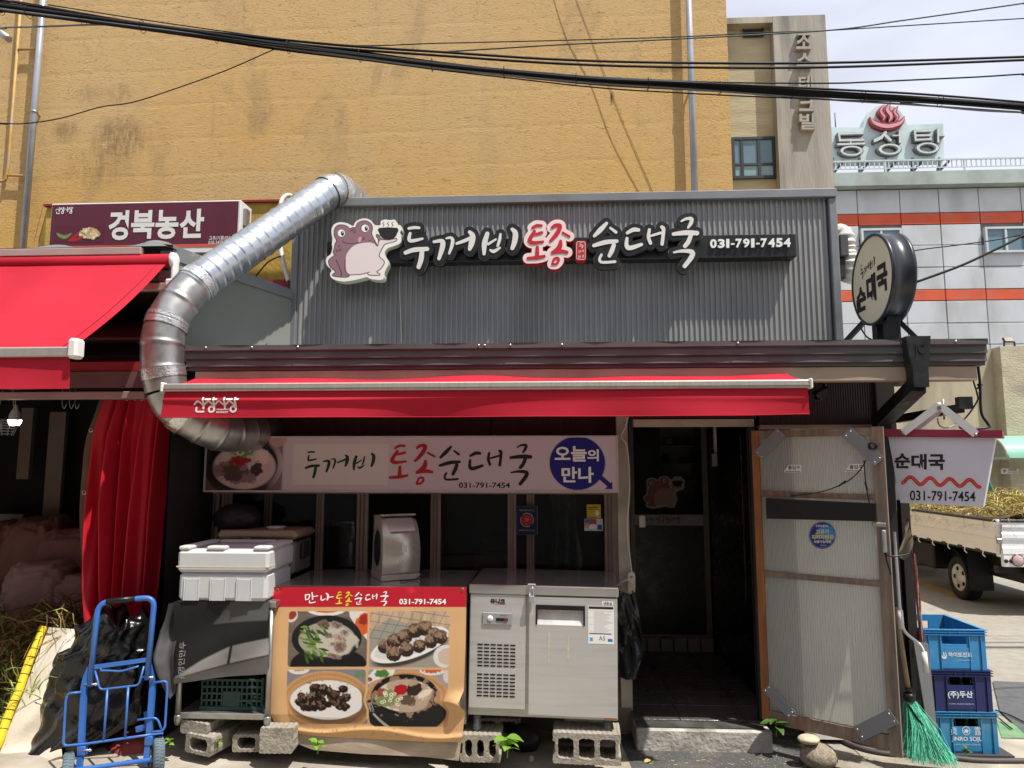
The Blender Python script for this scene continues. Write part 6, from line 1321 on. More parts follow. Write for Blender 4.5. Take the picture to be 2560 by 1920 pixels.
# ------------------------------------------------------------ curved steel appliance on the counter
YAP = 4.50
ap = thing('countertop_machine', 'curved stainless steel countertop machine with side fan opening', 'appliance', ((XU(955, YAP, 1400) + XU(1050, YAP, 1400)) / 2, YAP, zt2 + .001), R(28))
aw_ = .125; ah = P(1000, 1295, YAP).z - zt2
A('appliance_steel', '#c4bcae', .3, metal=.5, var=.05, vs=3)
mb = MB(); mb.box(-aw_, -.01, 0, aw_, .26, .035, bev=.005); mb.build('base', MT['appliance_steel'], ap)
prof = [(0, .037), (-.014, .13), (-.008, .22), (.018, .30), (.060, .36), (.11, ah - .012), (.16, ah)]; pr = [(p.x, p.y) for p in smoothpath([Vector((y, z, 0)) for y, z in prof], 5)]; side = pr + [(.25, ah - .01), (.255, .037)]
mb = MB(); tpr = lambda z: (aw_ - .004) * (1 - .20 * max(0, (z - .18) / ah) ** 1.5); vs = [(-tpr(z), y, z) for y, z in side] + [(tpr(z), y, z) for y, z in side]; n = len(side)
mb.add(vs, [tuple(range(n)), tuple(range(n, 2 * n))[::-1]] + [(i, (i + 1) % n, n + (i + 1) % n, n + i) for i in range(n)]); mb.sm[-n:-3] = [True] * (n - 3); mb.build('shell', MT['appliance_steel'], ap)
mb = MB(); mb.grid(lambda s, t: (-aw_ * .70 + aw_ * 1.40 * s, .000 + .075 * t - .014 * math.sin(t * 3.1) - .006, .30 + .075 * t), 6, 6); mb.build('front_flap', MT['stainless'], ap)
mb = MB(); mb.box(-aw_ * .86, .075, ah + .012, aw_ * 1.02, .26, ah + .026, M=rot(rx=R(-5)), bev=.005); mb.build('top_lid', MT['appliance_steel'], ap)
mb = MB(); mb.lathe([(0, .002), (.07, .002), (.075, 0)], 28, rot(ry=R(-90), loc=(-aw_ + .002, .12, .19)) @ Matrix.Diagonal((1.5, 1, 1, 1))); mb.build('fan_opening', MT['slot_black'], ap)
mb = MB(); mb.add([(.0, -.0145, .17), (.035, -.0145, .17), (.035, -.0150, .215), (.0, -.0150, .215)], [(0, 1, 2, 3)]); mb.build('rating_label', MT['notice_white'], ap)
for q in ((-.02, .045), (.02, .045)): pass
mb = MB(); mb.tube(smoothpath([(.13, -.02, .03), (.08, -.05, .006), (.0, -.055, .006), (-.02, -.05, .006)], 5), .004, 6); mb.build('power_cord', MT['black_plastic'], ap)
# ------------------------------------------------------------ posters on the panes, cord and power strip
def sticker(name, label, cat, box, Y, paint, nx=60, ny=60, cornr=0, m='print'):
    t = thing(name, label, cat, (0, Y, 0)); u0, v0, u1, v1 = box
    a = P(u0, (v0 + v1) / 2, Y); b = P(u1, (v0 + v1) / 2, Y); z1 = P((u0 + u1) / 2, v0, Y).z; z0 = P((u0 + u1) / 2, v1, Y).z
    fn = lambda x, y, d: Vector((a.x + (b.x - a.x) * x, -d, z1 + (z0 - z1) * y))
    mb = MB(); mb.add([fn(x, y, 0) for x, y in ((0, 0), (1, 0), (1, 1), (0, 1))], [(0, 1, 2, 3)]); 
    print_mesh(fn, 1, 1, nx, ny, paint, MT[m], 'print', t, .0008); return t, fn
def pb(X, Y):
    B = np.ones((*X.shape, 3)) * np.array(lin('#141a3a')); x, y = X * 100, Y * 136
    B = over(B, np.abs(sd_rrect(x, y, 1, 1, 99, 135, 4)) - .8, '#7d87a8', 1); B = over(B, sd_ell(x, y, 50, 66, 26, 27), '#b41d22', 2); B = over(B, np.maximum(np.abs(sd_ell(x, y, 50, 66, 30, 32)) - .8, 8 - np.abs(x - y + 20)), '#e0dcd8', 1); return B
t_, fn = sticker('blue_notice', 'dark blue notice with red globe stuck on the window frame', 'notice', (1291, 1265, 1344, 1337), YW - .012, pb)
mb = MB(); put_text(mb, '여름의료무역서비스', (.14, .12, .86, .18), fn, .002); put_text(mb, '빨간공을 찾아가는 모임', (.14, .82, .84, .87), fn, .002); put_text(mb, '오늘', (.42, .42, .58, .52), fn, .002); mb.build('lettering', mat('ink_white2', '#b5b5c0', .6), t_, fix=False)
def py_(X, Y):
    B = np.ones((*X.shape, 3)) * np.array(lin('#c9a52a')); x, y = X * 100, Y * 100
    for k in range(2): B = over(B, sd_rrect(x, y, 8, 18 + k * 14, 80 - 30 * k, 25 + k * 14, 1), '#5d4a18', 2)
    B = over(B, sd_ell(x, y, 74, 62, 14, 20), '#e8e0c8', 3); return over(B, sd_rrect(x, y, 6, 90, 70, 95, 1), '#5d4a18', 2)
sticker('yellow_sticker', 'yellow square sticker on the right window pane', 'sticker', (1467, 1261, 1502, 1296), YW - .012, py_, 30, 30)
def pc(X, Y):
    B = np.ones((*X.shape, 3)) * np.array(lin('#b9c3cf')); x, y = X * 100, Y * 68
    B = over(B, sd_poly(x, y, [(2, 2), (66, 2), (66, 34), (2, 40)]), '#3a66a8', 2); B = over(B, sd_poly(x, y, [(24, 10), (66, 4), (66, 30), (30, 36)]), '#b3461f', 2); B = over(B, sd_poly(x, y, [(4, 26), (22, 22), (26, 50), (6, 56)]), '#d08a2a', 2); B = over(B, sd_ell(x, y, 46, 44, 22, 14), '#e2e5e8', 2)
    return over(B, sd_rrect(x, y, 70, 34, 96, 62, 1), '#2b4a80', 2)
sticker('picture_sticker', 'small blue and orange picture sticker under the yellow sticker', 'sticker', (1461, 1297, 1507, 1327), YW - .012, pc, 40, 28)
A('cord_white', '#bdb6ab', .5, var=.08)
ps = thing('power_strip', 'cream two-way power strip hanging by its cord on the door jamb', 'power strip', (0, YD - .04, 0))
def LP(u, v, dy=0): p = P(u, v, YD - .04); return Vector((p.x, dy, p.z))
a = LP(1569, 1429); b = LP(1586, 1482); mb = MB(); slab(mb, contour(lambda X, Y: sd_rrect(X, Y, 1569, 1429, 1587, 1482, 8), 1566, 1426, 1590, 1486, 1), lambda u, v, d: LP(u, v, -d), 0, .022); mb.build('housing', mat('strip_cream', '#c5bda9', .45), ps, fix=False)
for v in (1456, 1473): mb = MB(); mb.lathe([(0, -.004), (.017, -.004), (.019, .0)], 16, rot(rx=R(90), loc=LP(1577.5, v, -.0235))); mb.build('socket', MT['black_plastic'], ps)
mb = MB(); q = LP(1577.5, 1441, -.023); mb.box(q.x - .010, -.026, q.z - .006, q.x + .010, -.0225, q.z + .006, bev=.002); mb.build('switch', mat('switch_amber', '#a9793a', .4), ps)
mb = MB(); mb.tube(smoothpath([LP(u, v, -.012) for u, v in ((1578, 1430), (1577, 1420), (1570, 1360), (1567, 1310), (1573, 1220), (1567, 1120), (1552, 1092), (1562, 1070), (1570, 1040))], 5), .006, 7); mb.build('supply_cord', MT['cord_white'], ps)
mb = MB(); mb.tube(smoothpath([LP(u, v, d) for u, v, d in ((1578, 1456, -.05), (1568, 1446, -.06), (1552, 1452, -.05), (1538, 1468, -.01))], 5), .006, 7); mb.build('plug_cord', MT['cord_white'], ps)
mb = MB(); mb.tube(smoothpath([LP(u, v, d) for u, v, d in ((1578, 1473, -.05), (1584, 1490, -.04), (1580, 1520, -.03), (1572, 1550, 0))], 5), .006, 7); mb.build('plug_cord', mat('cord_grey', '#4a4743', .5), ps)
mb = MB(); mb.box(LP(1571, 0).x, -.012, LP(0 + 1575, 1318).z, LP(1585, 0).x, .0, LP(1575, 1288).z, bev=.003); mb.build('cord_clip', mat('clip_grey', '#8b8880', .5), ps)
# black sheet hanging at the freezer's right end
def HB(s, t):
    u = 1538 + (52 + 14 * math.sin(t * 2.6) - 22 * (t > .62) * (t - .62) * 2) * s + 6 * t; v = 1470 + 20 * s * (1 - t) + (225) * t; p = P(u, v, 4.55 + .0)
    return (p.x, 4.55 - .022 * math.sin(s * 4.3 + t * 5) - .02 * math.sin(t * 6 + s * 2.5) - .008 * math.sin(s * 13 - t * 11), p.z)
mb = MB(); mb.grid(HB, 16, 26); tag(mb.build('black_sheet', MT['black_bag']), 'black plastic sheet hanging between the freezer and the doorway', 'plastic sheet')
# ------------------------------------------------------------ open outer door leaf (wood frame, ribbed polycarbonate)
A('wood_orange', '#8f5a30', .65, var=.3, vs=5, bump=.001, bs=80, stretch=(6, 6, .8), dirt='#5d4632', dirt_amt=.5, dirt_scale=3)
A('wood_grey', '#78695b', .8, var=.3, vs=6, bump=.0015, bs=80, stretch=(6, 6, .8), dirt='#8a5a38', dirt_amt=.5, dirt_scale=2.5)
A('polycarb', '#e4e6e2', .35, var=.08, vs=3, spec=.5, dirt='#a9a89f', dirt_amt=.4, dirt_scale=2, stretch=(1, 1, .3))
A('plate_grey', '#7e8083', .5, metal=.3, var=.06, vs=5)
_m = MT['polycarb']; _N = _m.node_tree.nodes; _L = _m.node_tree.links; _t = _N.new('ShaderNodeBsdfTranslucent'); _t.inputs[0].default_value = (*lin('#e6e5da'), 1); _x = _N.new('ShaderNodeMixShader'); _x.inputs[0].default_value = .62
_L.new(_N['Principled BSDF'].outputs[0], _x.inputs[1]); _L.new(_t.outputs[0], _x.inputs[2])
_tp = _N.new('ShaderNodeBsdfTransparent'); _tp.inputs[0].default_value = (.9, .9, .86, 1); _x2 = _N.new('ShaderNodeMixShader'); _x2.inputs[0].default_value = .30; _L.new(_x.outputs[0], _x2.inputs[1]); _L.new(_tp.outputs[0], _x2.inputs[2]); _L.new(_x2.outputs[0], _N['Material Output'].inputs[0])
YH0, YH1 = 4.72, 4.30
hA = P(1894, 1440, YH0); hB = P(2232, 1480, YH1); dvec = Vector((hB.x - hA.x, hB.y - hA.y, 0)); DWL = dvec.length
dl = thing('outer_door', 'open door leaf of weathered wood and ribbed translucent sheet with metal corner plates', 'door', (hA.x, hA.y, 0), math.atan2(dvec.y, dvec.x))
# local: x along leaf, y thickness (front face y = 0, street side is -y), z up
zDt, zDb = P(2220, 1068, YH1).z, P(2220, 1878, YH1).z + .02
zDb_l = P(1896, 1795, YH0).z
def dbar(name, x0, z0, x1, z1, w, m, d0=-.018, d1=.018, w2=None):
    mb = MB(); a = Vector((x0, 0, z0)); b = Vector((x1, 0, z1)); mb.bar(a, b, w, d1 - d0, up=(0, -1, 0)); o = mb.build(name, m, dl); o.location = (0, (d0 + d1) / 2, 0); return o
dbar('stile', .022, zDb_l + .0, .022, zDt, .044, MT['wood_orange'])
dbar('stile', DWL - .03, zDb - .05, DWL - .03, zDt + .004, .062, MT['wood_grey'])
def zl(v_l, v_r, s): return P(1896, v_l, YH0).z * (1 - s) + P(2225, v_r, YH1).z * s
RL = [(1086, 1078), (1234, 1244), (1432, 1462)]
for k, (a, b) in enumerate(RL): dbar('rail', .045, zl(a, b, 0), DWL - .062, zl(a, b, 1), .045 if k == 0 else .034, MT['wood_grey'], -.015, .015)
mb = MB(); mb.bar((.02, 0, zDb_l + .02), (DWL - .03, 0, zDb + .02), .075, .034, up=(0, -1, 0)); mb.build('bottom_rail', MT['wood_grey'], dl)
zz = [zDt - .02] + [zl(a, b, .5) for a, b in RL[1:]] + [zDb + .02]
def rib_sheet(za, zb_l, zb_r, za_r=None):
    mb = MB(); n = 90; vs = []
    for i in range(n + 1):
        s = i / n; x = .044 + (DWL - .105) * s; y = .006 - (.0035 if i % 2 else 0); top = za + ((za_r if za_r is not None else za) - za) * s; vs += [(x, y, zb_l + (zb_r - zb_l) * s), (x, y, top)]
    mb.add(vs, [(2 * i, 2 * i + 2, 2 * i + 3, 2 * i + 1) for i in range(n)]); mb.build('ribbed_sheet', MT['polycarb'], dl, fix=False)
rib_sheet(zl(1095, 1088, 0), zl(1228, 1238, 0), zl(1228, 1238, 1), zl(1095, 1088, 1)); rib_sheet(zl(1240, 1252, 0), zl(1425, 1455, 0), zl(1425, 1455, 1), zl(1240, 1252, 1)); rib_sheet(zl(1440, 1470, 0), zDb_l + .03, zDb + .03, zl(1440, 1470, 1))
def LDp(u, v):
    """photo point -> door-local (x, z) on the leaf's plane"""
    d = ray(u, v); o = Vector((0, 0, CAM_H)); nrm = Vector((-dvec.y, dvec.x, 0)).normalized(); p0 = Vector((hA.x, hA.y, 0)); t = (p0 - o).dot(nrm) / d.dot(nrm); q = o + d * t - p0
    return q.dot(dvec.normalized()), q.z
def dplate(a, b, w):
    (x0, z0), (x1, z1) = LDp(*a), LDp(*b); o = dbar('corner_plate', x0, z0, x1, z1, w, MT['plate_grey'], -.024, -.0185)
    dx, dz = x1 - x0, z1 - z0; L_ = math.hypot(dx, dz)
    for s_ in (.06, .94):
        for q in (-.25, .25):
            mb = MB(); mb.lathe([(0, .003), (.004, .002), (.005, 0)], 8, rot(rx=R(90), loc=(x0 + dx * s_ - dz / L_ * w * q, -.004, z0 + dz * s_ + dx / L_ * w * q))); mb.build('screw', MT['galv'], o)
dplate((1898, 1140), (1956, 1080), .075); dplate((2118, 1080), (2200, 1155), .075); dplate((1917, 1716), (1982, 1786), .062); dplate((2146, 1832), (2236, 1788), .085)
# LED display box
(x0, z0), (x1, z1) = LDp(1925, 1293), LDp(2190, 1300); (_, zt0) = LDp(1925, 1248); (_, zt1) = LDp(2190, 1260)
def led_paint(X, Y):
    B = np.ones((*X.shape, 3)) * .006; gx, gy = X * 64 % 1, Y * 12 % 1
    return B + (((gx - .5) ** 2 + (gy - .5) ** 2) < .05)[..., None] * np.array([.045, .040, .036])
def LE(x, y, d): return Vector((x0 + (x1 - x0) * x, -.045 - d, (zt0 * (1 - x) + zt1 * x) * (1 - y) + (z0 * (1 - x) + z1 * x) * y))
lt = thing('led_display', 'dark dotted LED display strip screwed onto the ribbed door', 'display', dl.location, dl.rotation_euler.z)
mb = MB(); mb.add([LE(a, b, 0) for a, b in ((-.015, -.06), (1.015, -.06), (1.015, 1.06), (-.015, 1.06))] + [LE(a, b, -.03) for a, b in ((-.015, -.06), (1.015, -.06), (1.015, 1.06), (-.015, 1.06))], [(0, 1, 2, 3), (4, 7, 6, 5), (0, 4, 5, 1), (1, 5, 6, 2), (2, 6, 7, 3), (3, 7, 4, 0)]); mb.build('case', MT['black_plastic'], lt)
print_mesh(LE, 1, 1, 256, 48, led_paint, MT['print'], 'dot_screen', lt, .001)
def cord(par, pts, r, m, name='cord', off=-.03):
    mb = MB(); mb.tube(smoothpath([Vector((LDp(u, v)[0], off, LDp(u, v)[1])) for u, v in pts], 6), r, 7); return mb.build(name, m, par)
cord(lt, [(2168, 1150), (2150, 1178), (2118, 1205), (2060, 1228), (1980, 1240)], .0035, MT['black_plastic']); cord(lt, [(2162, 1150), (2166, 1200), (2172, 1240), (2180, 1275)], .0035, MT['black_plastic'])
for a, b in (((2100, 1215), (2118, 1202)), ((2166, 1205), (2171, 1226))): (xa, za), (xb, zb2) = LDp(*a), LDp(*b); mb = MB(); mb.bar((xa, -.034, za), (xb, -.034, zb2), .012, .010); mb.build('connector', MT['black_plastic'], lt)
mb = MB(); xa, za = LDp(2184, 1115); mb.tube([Vector((xa + .022 * math.cos(k * .9) * (1 + .2 * math.sin(k * 2.1)), -.03 - .006 * math.sin(k * 1.3), za + .020 * math.sin(k * .9 + .4 * math.sin(k)))) for k in range(60)], .0025, 6); mb.build('coiled_cord', MT['black_plastic'], lt)
# entrance stickers and the round voucher sticker
def door_fn(box, off=-.004):
    u0, v0, u1, v1 = box; (xa, za), (xb, zb2) = LDp(u0, v0), LDp(u1, v0); (xc, zc), (xd, zd) = LDp(u0, v1), LDp(u1, v1)
    def fn(x, y, d):
        xt, zt_ = xa + (xb - xa) * x, za + (zb2 - za) * x; xq, zq = xc + (xd - xc) * x, zc + (zd - zc) * x; return Vector((xt + (xq - xt) * y, off - d, zt_ + (zq - zt_) * y))
    return fn
for box, w in (((1960, 1162, 2003, 1181), 'beside the wooden hinge stile'), ((2112, 1160, 2160, 1180), 'crossed by the black cord')):
    t = thing('entrance_sticker', 'white slanted entrance sticker with red line ' + w, 'sticker', dl.location, dl.rotation_euler.z, 'entrance stickers on the ribbed door'); fn = door_fn(box)
    mb = MB(); mb.prism([(.0, 1), (.28, 0), (1, 0), (1, 1)], fn, 0, .001); mb.build('backing', MT['white_letter'], t)
    mb = MB(); put_text(mb, '출입구', (.26, .10, .94, .62), fn, .0018, .02); mb.build('lettering', MT['ink_black'], t, fix=False)
    mb = MB(); mb.add([fn(a, b, .0018) for a, b in ((.10, .9), (.15, .74), (.20, .80), (.94, .80), (.94, .90))], [(0, 1, 2, 3, 4)]); mb.build('red_line', MT['ink_red'], t)
vs_ = thing('voucher_sticker', 'round blue voucher sticker with yellow lettering on the ribbed door', 'sticker', dl.location, dl.rotation_euler.z); fn = door_fn((2023, 1304, 2090, 1372), -.005)
def vp_(X, Y):
    B = np.ones((*X.shape, 3)) * np.array(lin('#232a72')); B = over(B, sd_poly(X, Y, [(.22, .48), (.35, .25), (.6, .12), (.85, .2), (.98, .5), (.95, .62), (.6, .62), (.2, .6)]), '#2f86c9', .02); return over(B, np.abs(np.hypot(X - .5, Y - .5) - .47) - .008, '#7f9fd0', .01)
printed_region(fn, contour(lambda X, Y: np.hypot(X - .5, Y - .5) - .5, -.04, -.04, 1.04, 1.04, .02), vp_, MT['print'], 'disc', vs_, .001)
mb = MB(); put_text(mb, '고유가', (.26, .28, .76, .46), fn, .002, .03); put_text(mb, '피해지원금', (.10, .48, .92, .66), fn, .002, .03); mb.build('yellow_lettering', mat('ink_yel2', '#d8c63a', .5), vs_, fix=False)
mb = MB(); put_text(mb, '사용가능매장', (.18, .68, .84, .79), fn, .002, .02); put_text(mb, '민생에 플러스', (.26, .11, .74, .20), fn, .002, .02); put_text(mb, '행정안전부', (.44, .85, .66, .90), fn, .002, 0); mb.build('white_lettering', MT['white_letter'], vs_, fix=False)
# latch and handle on the free stile
xa, za = LDp(2213, 1350); mb = MB(); mb.box(xa - .012, -.045, za - .07, xa + .012, -.0185, za + .06, bev=.006); mb.build('pull_handle', MT['galv'], dl)
mb = MB(); mb.box(xa - .06, -.03, za + .075, xa + .012, -.0185, za + .10, bev=.003); mb.build('latch', MT['galv_dull'], dl)
mb = MB(); mb.tube(smoothpath([Vector((xa, -.03, za - .07)), Vector((xa + .03, -.05, za - .085)), Vector((xa + .08, -.02, za - .08)), Vector((xa + .12, .02, za - .072))], 5), .0045, 6); mb.tube(smoothpath([Vector((xa, -.03, za - .07)), Vector((xa + .012, -.04, za - .13)), Vector((xa + .025, -.03, za - .19))], 5), .005, 6); mb.build('tie_cord', MT['black_plastic'], dl)
# pale post and dark strip right behind the leaf
for nm, (u0, u1, v0, v1, Y, m) in {'pale_post': (2226, 2246, 1085, 1790, 4.82, 'plate_grey'), 'dark_post': (2250, 2274, 1250, 1820, 4.75, 'dark_panel')}.items():
    a = P(u0, v0, Y); b = P(u1, v1, Y); c = P(u1, v0, Y); mb = MB(); mb.box(a.x, 0, max(b.z, .02), c.x, .05, a.z, bev=.003); o = mb.build('support_post', MT[m]); o.location = (0, Y, 0)
    tag(o, {'pale_post': 'slim pale metal post right behind the open door leaf', 'dark_post': 'dark metal post standing between the door leaf and the pink board'}[nm], 'post')
# pink foil insulation board
pb_ = MB(); pa = P(2284, 1384, 4.68); pbx = P(2318, 1610, 4.68)
pb_.grid(lambda s, t: (pa.x + (pbx.x - pa.x - .03) * s * (.7 + .3 * t) + .035 * t, -.004 * math.sin(t * 30 + s * 6), pa.z + (.15 - pa.z) * t), 6, 40)
pb_.grid(lambda s, t: (pa.x + .035 * t, .0 + .03 * s, pa.z + (.15 - pa.z) * t), 2, 20); o = pb_.build('insulation_board', mat('pink_foil', '#b07a72', .45, metal=.15, var=.25, vs=14, bump=.01, bs=40, dirt='#d8c6bd', dirt_amt=.6, dirt_scale=14)); o.location = (0, 4.68, 0); tag(o, 'strip of wrinkled pink foil insulation on the shop corner', 'insulation')
# torn grey tarp tied at the corner, and rag under the roof
mb = MB(); mb.grid(lambda s, t: (P(2254 + 32 * s * (1 - .4 * t) * (.6 + .4 * math.sin(t * 3)), 1298 + 95 * t, 4.6).x, -.05 * math.sin(s * 4 + t * 5) * (1 - t * .3), P(2270, 1298 + 95 * t + 6 * math.sin(s * 5), 4.6).z), 10, 16); o = mb.build('torn_tarp', mat('tarp_beige', '#8a8071', .6, var=.2, vs=10)); o.location = (0, 4.6, 0); tag(o, 'crumpled beige tarp end tied behind the open door leaf', 'tarp')
o = lump('bundled_rag', mat('rag_beige', '#6f6152', .8, var=.25, vs=16), P(2248, 935, 4.95), (.07, .06, .085), 21, .3, 14); tag(o, 'bundled brown rag stuffed under the roof beside the downspout', 'rag')
# ------------------------------------------------------------ hanging sign
hs_a = P(2218, 1095, 4.42); hs_b = P(2502, 1100, 4.10); hv = Vector((hs_b.x - hs_a.x, hs_b.y - hs_a.y, 0)); HL = hv.length
hg = thing('hanging_lightbox', 'white trapezoid lightbox sign with red top rail and wavy red line', 'sign', (hs_a.x, hs_a.y, 0), math.atan2(hv.y, hv.x))
def LH(u, v):
    d = ray(u, v); nrm = Vector((-hv.y, hv.x, 0)).normalized(); t = (hs_a - Vector((0, 0, CAM_H))).dot(nrm) / d.dot(nrm); q = Vector((0, 0, CAM_H)) + d * t - hs_a; return q.dot(hv.normalized()), CAM_H + d.z * t
kh = 380 / 1854
def LZ(x, y): return LH(2180 + x * kh, 980 + y * kh)
def FHh(x, y, d): a, b = LZ(x, y); return Vector((a, -d, b))
mb = MB(); TK = .13
tz = [LZ(198, 545), LZ(1505, 560), LZ(1355, 1402), LZ(348, 1352)]
n = 4; back = [(x + (.02 if i in (0, 3) else -.0), z) for i, (x, z) in enumerate(tz)]
mb.add([(x, 0, z) for x, z in tz] + [(x, TK, z) for x, z in tz], [(0, 1, 2, 3), (7, 6, 5, 4), (0, 4, 5, 1), (1, 5, 6, 2), (2, 6, 7, 3), (3, 7, 4, 0)]); mb.build('box', mat('lightbox_white', '#c9c6d0', .4, var=.03, dirt='#b5b2b8', dirt_amt=.3, dirt_scale=5), hg)
(xa, za), (xb, zb2) = LZ(110, 452), LZ(1590, 468); (_, zc) = LZ(110, 540); (_, zd) = LZ(1590, 560)
mb = MB(); y0_, y1_ = -.02, TK + .02; mb.add([(xa, y0_, za), (xb, y0_, zb2), (xb, y0_, zd), (xa, y0_, zc), (xa, y1_, za), (xb, y1_, zb2), (xb, y1_, zd), (xa, y1_, zc)], [(0, 1, 2, 3), (7, 6, 5, 4), (0, 4, 5, 1), (1, 5, 6, 2), (2, 6, 7, 3), (3, 7, 4, 0)]); mb.build('top_rail', mat('rail_red', '#8c2540', .5, var=.06), hg)
mb = MB()
for s, b in (('순', (275, 750, 465, 930)), ('대', (480, 755, 668, 945)), ('국', (688, 760, 890, 950))): put_text(mb, s, b, FHh, .0025, bold=.035)
mb.build('lettering', MT['ink_black'], hg, fix=False); mb = MB(); put_text(mb, '031-791-7454', (462, 1208, 1262, 1330), lambda x, y, d: FHh(x, y + (x - 462) * .02 - 8, d), .0025, bold=.012); mb.build('phone_number', MT['ink_black'], hg, fix=False)
wv = [(x, 1075 + (x - 375) * .045 + 42 * math.cos((x - 470) / 240 * 2 * math.pi + math.pi), 22) for x in range(375, 1321, 20)]
mb = MB(); slab(mb, contour(lambda X, Y: np.maximum(sd_strokes(X, Y, [wv]), -sd_strokes(X, Y, [[(a, b, 3) for a, b, c in wv]])), 340, 980, 1350, 1230, 7), FHh, None, .0025); mb.build('wavy_line', mat('wave_red', '#c23a26', .5), hg, fix=False)
for yy in (-.035, TK + .025):
    mb = MB(); ax_, az_ = LZ(828, 165); b0, c0 = LZ(392, 500); b1, c1 = LZ(1275, 520)
    mb.bar((ax_, 0, az_), (b0, 0, c0), .040, .012, up=(0, -1, 0)); mb.bar((ax_, .0005, az_), (b1, .0005, c1), .040, .012, up=(0, -1, 0)); mb.lathe([(0, .0055), (.016, .0055), (.016, -.0055), (0, -.0055)], 16, rot(rx=R(90), loc=(ax_, 0, az_))); o = mb.build('hanger', MT['cap_white'], hg); o.location = (0, yy, 0)
    for q in ((b0, c0), (b1, c1)): mb = MB(); mb.lathe([(0, .006), (.007, .004), (.009, 0)], 10, rot(rx=R(90), loc=(q[0], -.006, q[1]))); mb.build('bolt', MT['galv_dull'], o)
mb = MB(); az2 = az_ - .03; mb.tube([(ax_, -.045, az2 + .012), (ax_, TK + .04, az2 + .012)], .012, 10); mb.tube([(ax_ + .012, .05, az2 + .07), (ax_ + .012, .05, az2 - .05)], .006, 8); mb.build('hanger_bolt', MT['galv_dull'], hg)
am = thing('steel_bracket', 'black steel arm projecting from the shop corner to carry the lightbox', 'bracket', (0, 0, 0))
pa_ = hg.matrix_basis @ Vector((ax_ + .10, .05, az2 + .012)); pw = P(2240, 1030, 4.9)
mb = MB(); mb.bar(Vector((pw.x, 4.9, pa_.z - .02)), pa_, .04, .05); mb.build('arm', MT['black_paint'], am); mb = MB(); mb.bar(pa_ + Vector((-.02, .0, .03)), pa_ + Vector((.05, -.01, .03)), .06, .07); mb.build('end_block', MT['black_paint'], am)
sc_ = thing('sign_cable', 'black cable dropping from the gutter end to the lightbox', 'cable', (0, 0, 0)); mb = MB(); mb.tube(smoothpath([P(u, v, 4.42) for u, v in ((2443, 900), (2450, 960), (2453, 1030), (2470, 1060), (2472, 1068), (2445, 1072), (2405, 1071), (2400, 1062))], 6), .008, 7); mb.build('thick_cable', MT['black_plastic'], sc_)
mb = MB(); mb.tube(smoothpath([P(u, v, 4.45) for u, v in ((2434, 915), (2432, 945), (2443, 985), (2442, 1005), (2410, 1048), (2392, 1040), (2386, 1025))], 6), .005, 6); mb.build('thin_cable', MT['black_plastic'], sc_); mb = MB(); mb.tube([P(2444, 960, 4.43), P(2452, 975, 4.43), P(2442, 972, 4.43), P(2456, 962, 4.43)], .006, 6); mb.build('cable_tie', MT['black_plastic'], sc_)
mb = MB(); mb.tube(smoothpath([P(u, v, 4.5) for u, v in ((2344, 1045), (2348, 1062), (2362, 1070), (2380, 1066), (2392, 1058))], 6), .005, 6); mb.build('loop_cable', MT['cord_white'], sc_)
# junction box and camera under the eaves
jb = thing('junction_box', 'cream plastic junction box with two clips under the eaves', 'junction box', (0, 4.55, 0))
def bxl(par, y0, u0, v0, u1, v1, Y, dep, m, name, bev=.003): a = P(u0, v0, Y); b = P(u1, v1, Y); mb = MB(); mb.box(a.x, Y - y0, b.z, b.x, Y - y0 + dep, a.z, bev=bev); return mb.build(name, MT[m], par)
bxl(jb, 4.55, 2041, 912, 2095, 946, 4.55, .08, 'cream_board', 'box'); bxl(jb, 4.55, 2027, 938, 2099, 943, 4.54, .009, 'cream_board', 'base_plate'); bxl(jb, 4.55, 2048, 929, 2061, 945, 4.535, .004, 'white_pvc', 'clip'); bxl(jb, 4.55, 2081, 928, 2094, 944, 4.535, .004, 'white_pvc', 'clip')
cc = thing('security_camera', 'small black security camera hanging under the junction box', 'camera', P(2062, 950, 4.52))
mb = MB(); mb.box(-.03, -.02, -.025, .02, .02, .0, bev=.004); mb.bar((0, 0, -.02), (-.015, -.02, -.06), .014); mb.build('mount', MT['black_plastic'], cc)
mb = MB(); M_ = rot(ry=R(-28), rz=R(25), loc=(-.035, -.03, -.085)); mb.box(-.05, -.03, -.03, .04, .03, .03, M_, bev=.008); mb.build('housing', MT['black_plastic'], cc); mb = MB(); mb.lathe([(0, .002), (.018, .002), (.02, 0)], 16, M_ @ rot(ry=R(-90), loc=(-.051, 0, 0))); mb.build('lens', MT['glass_dark'], cc)
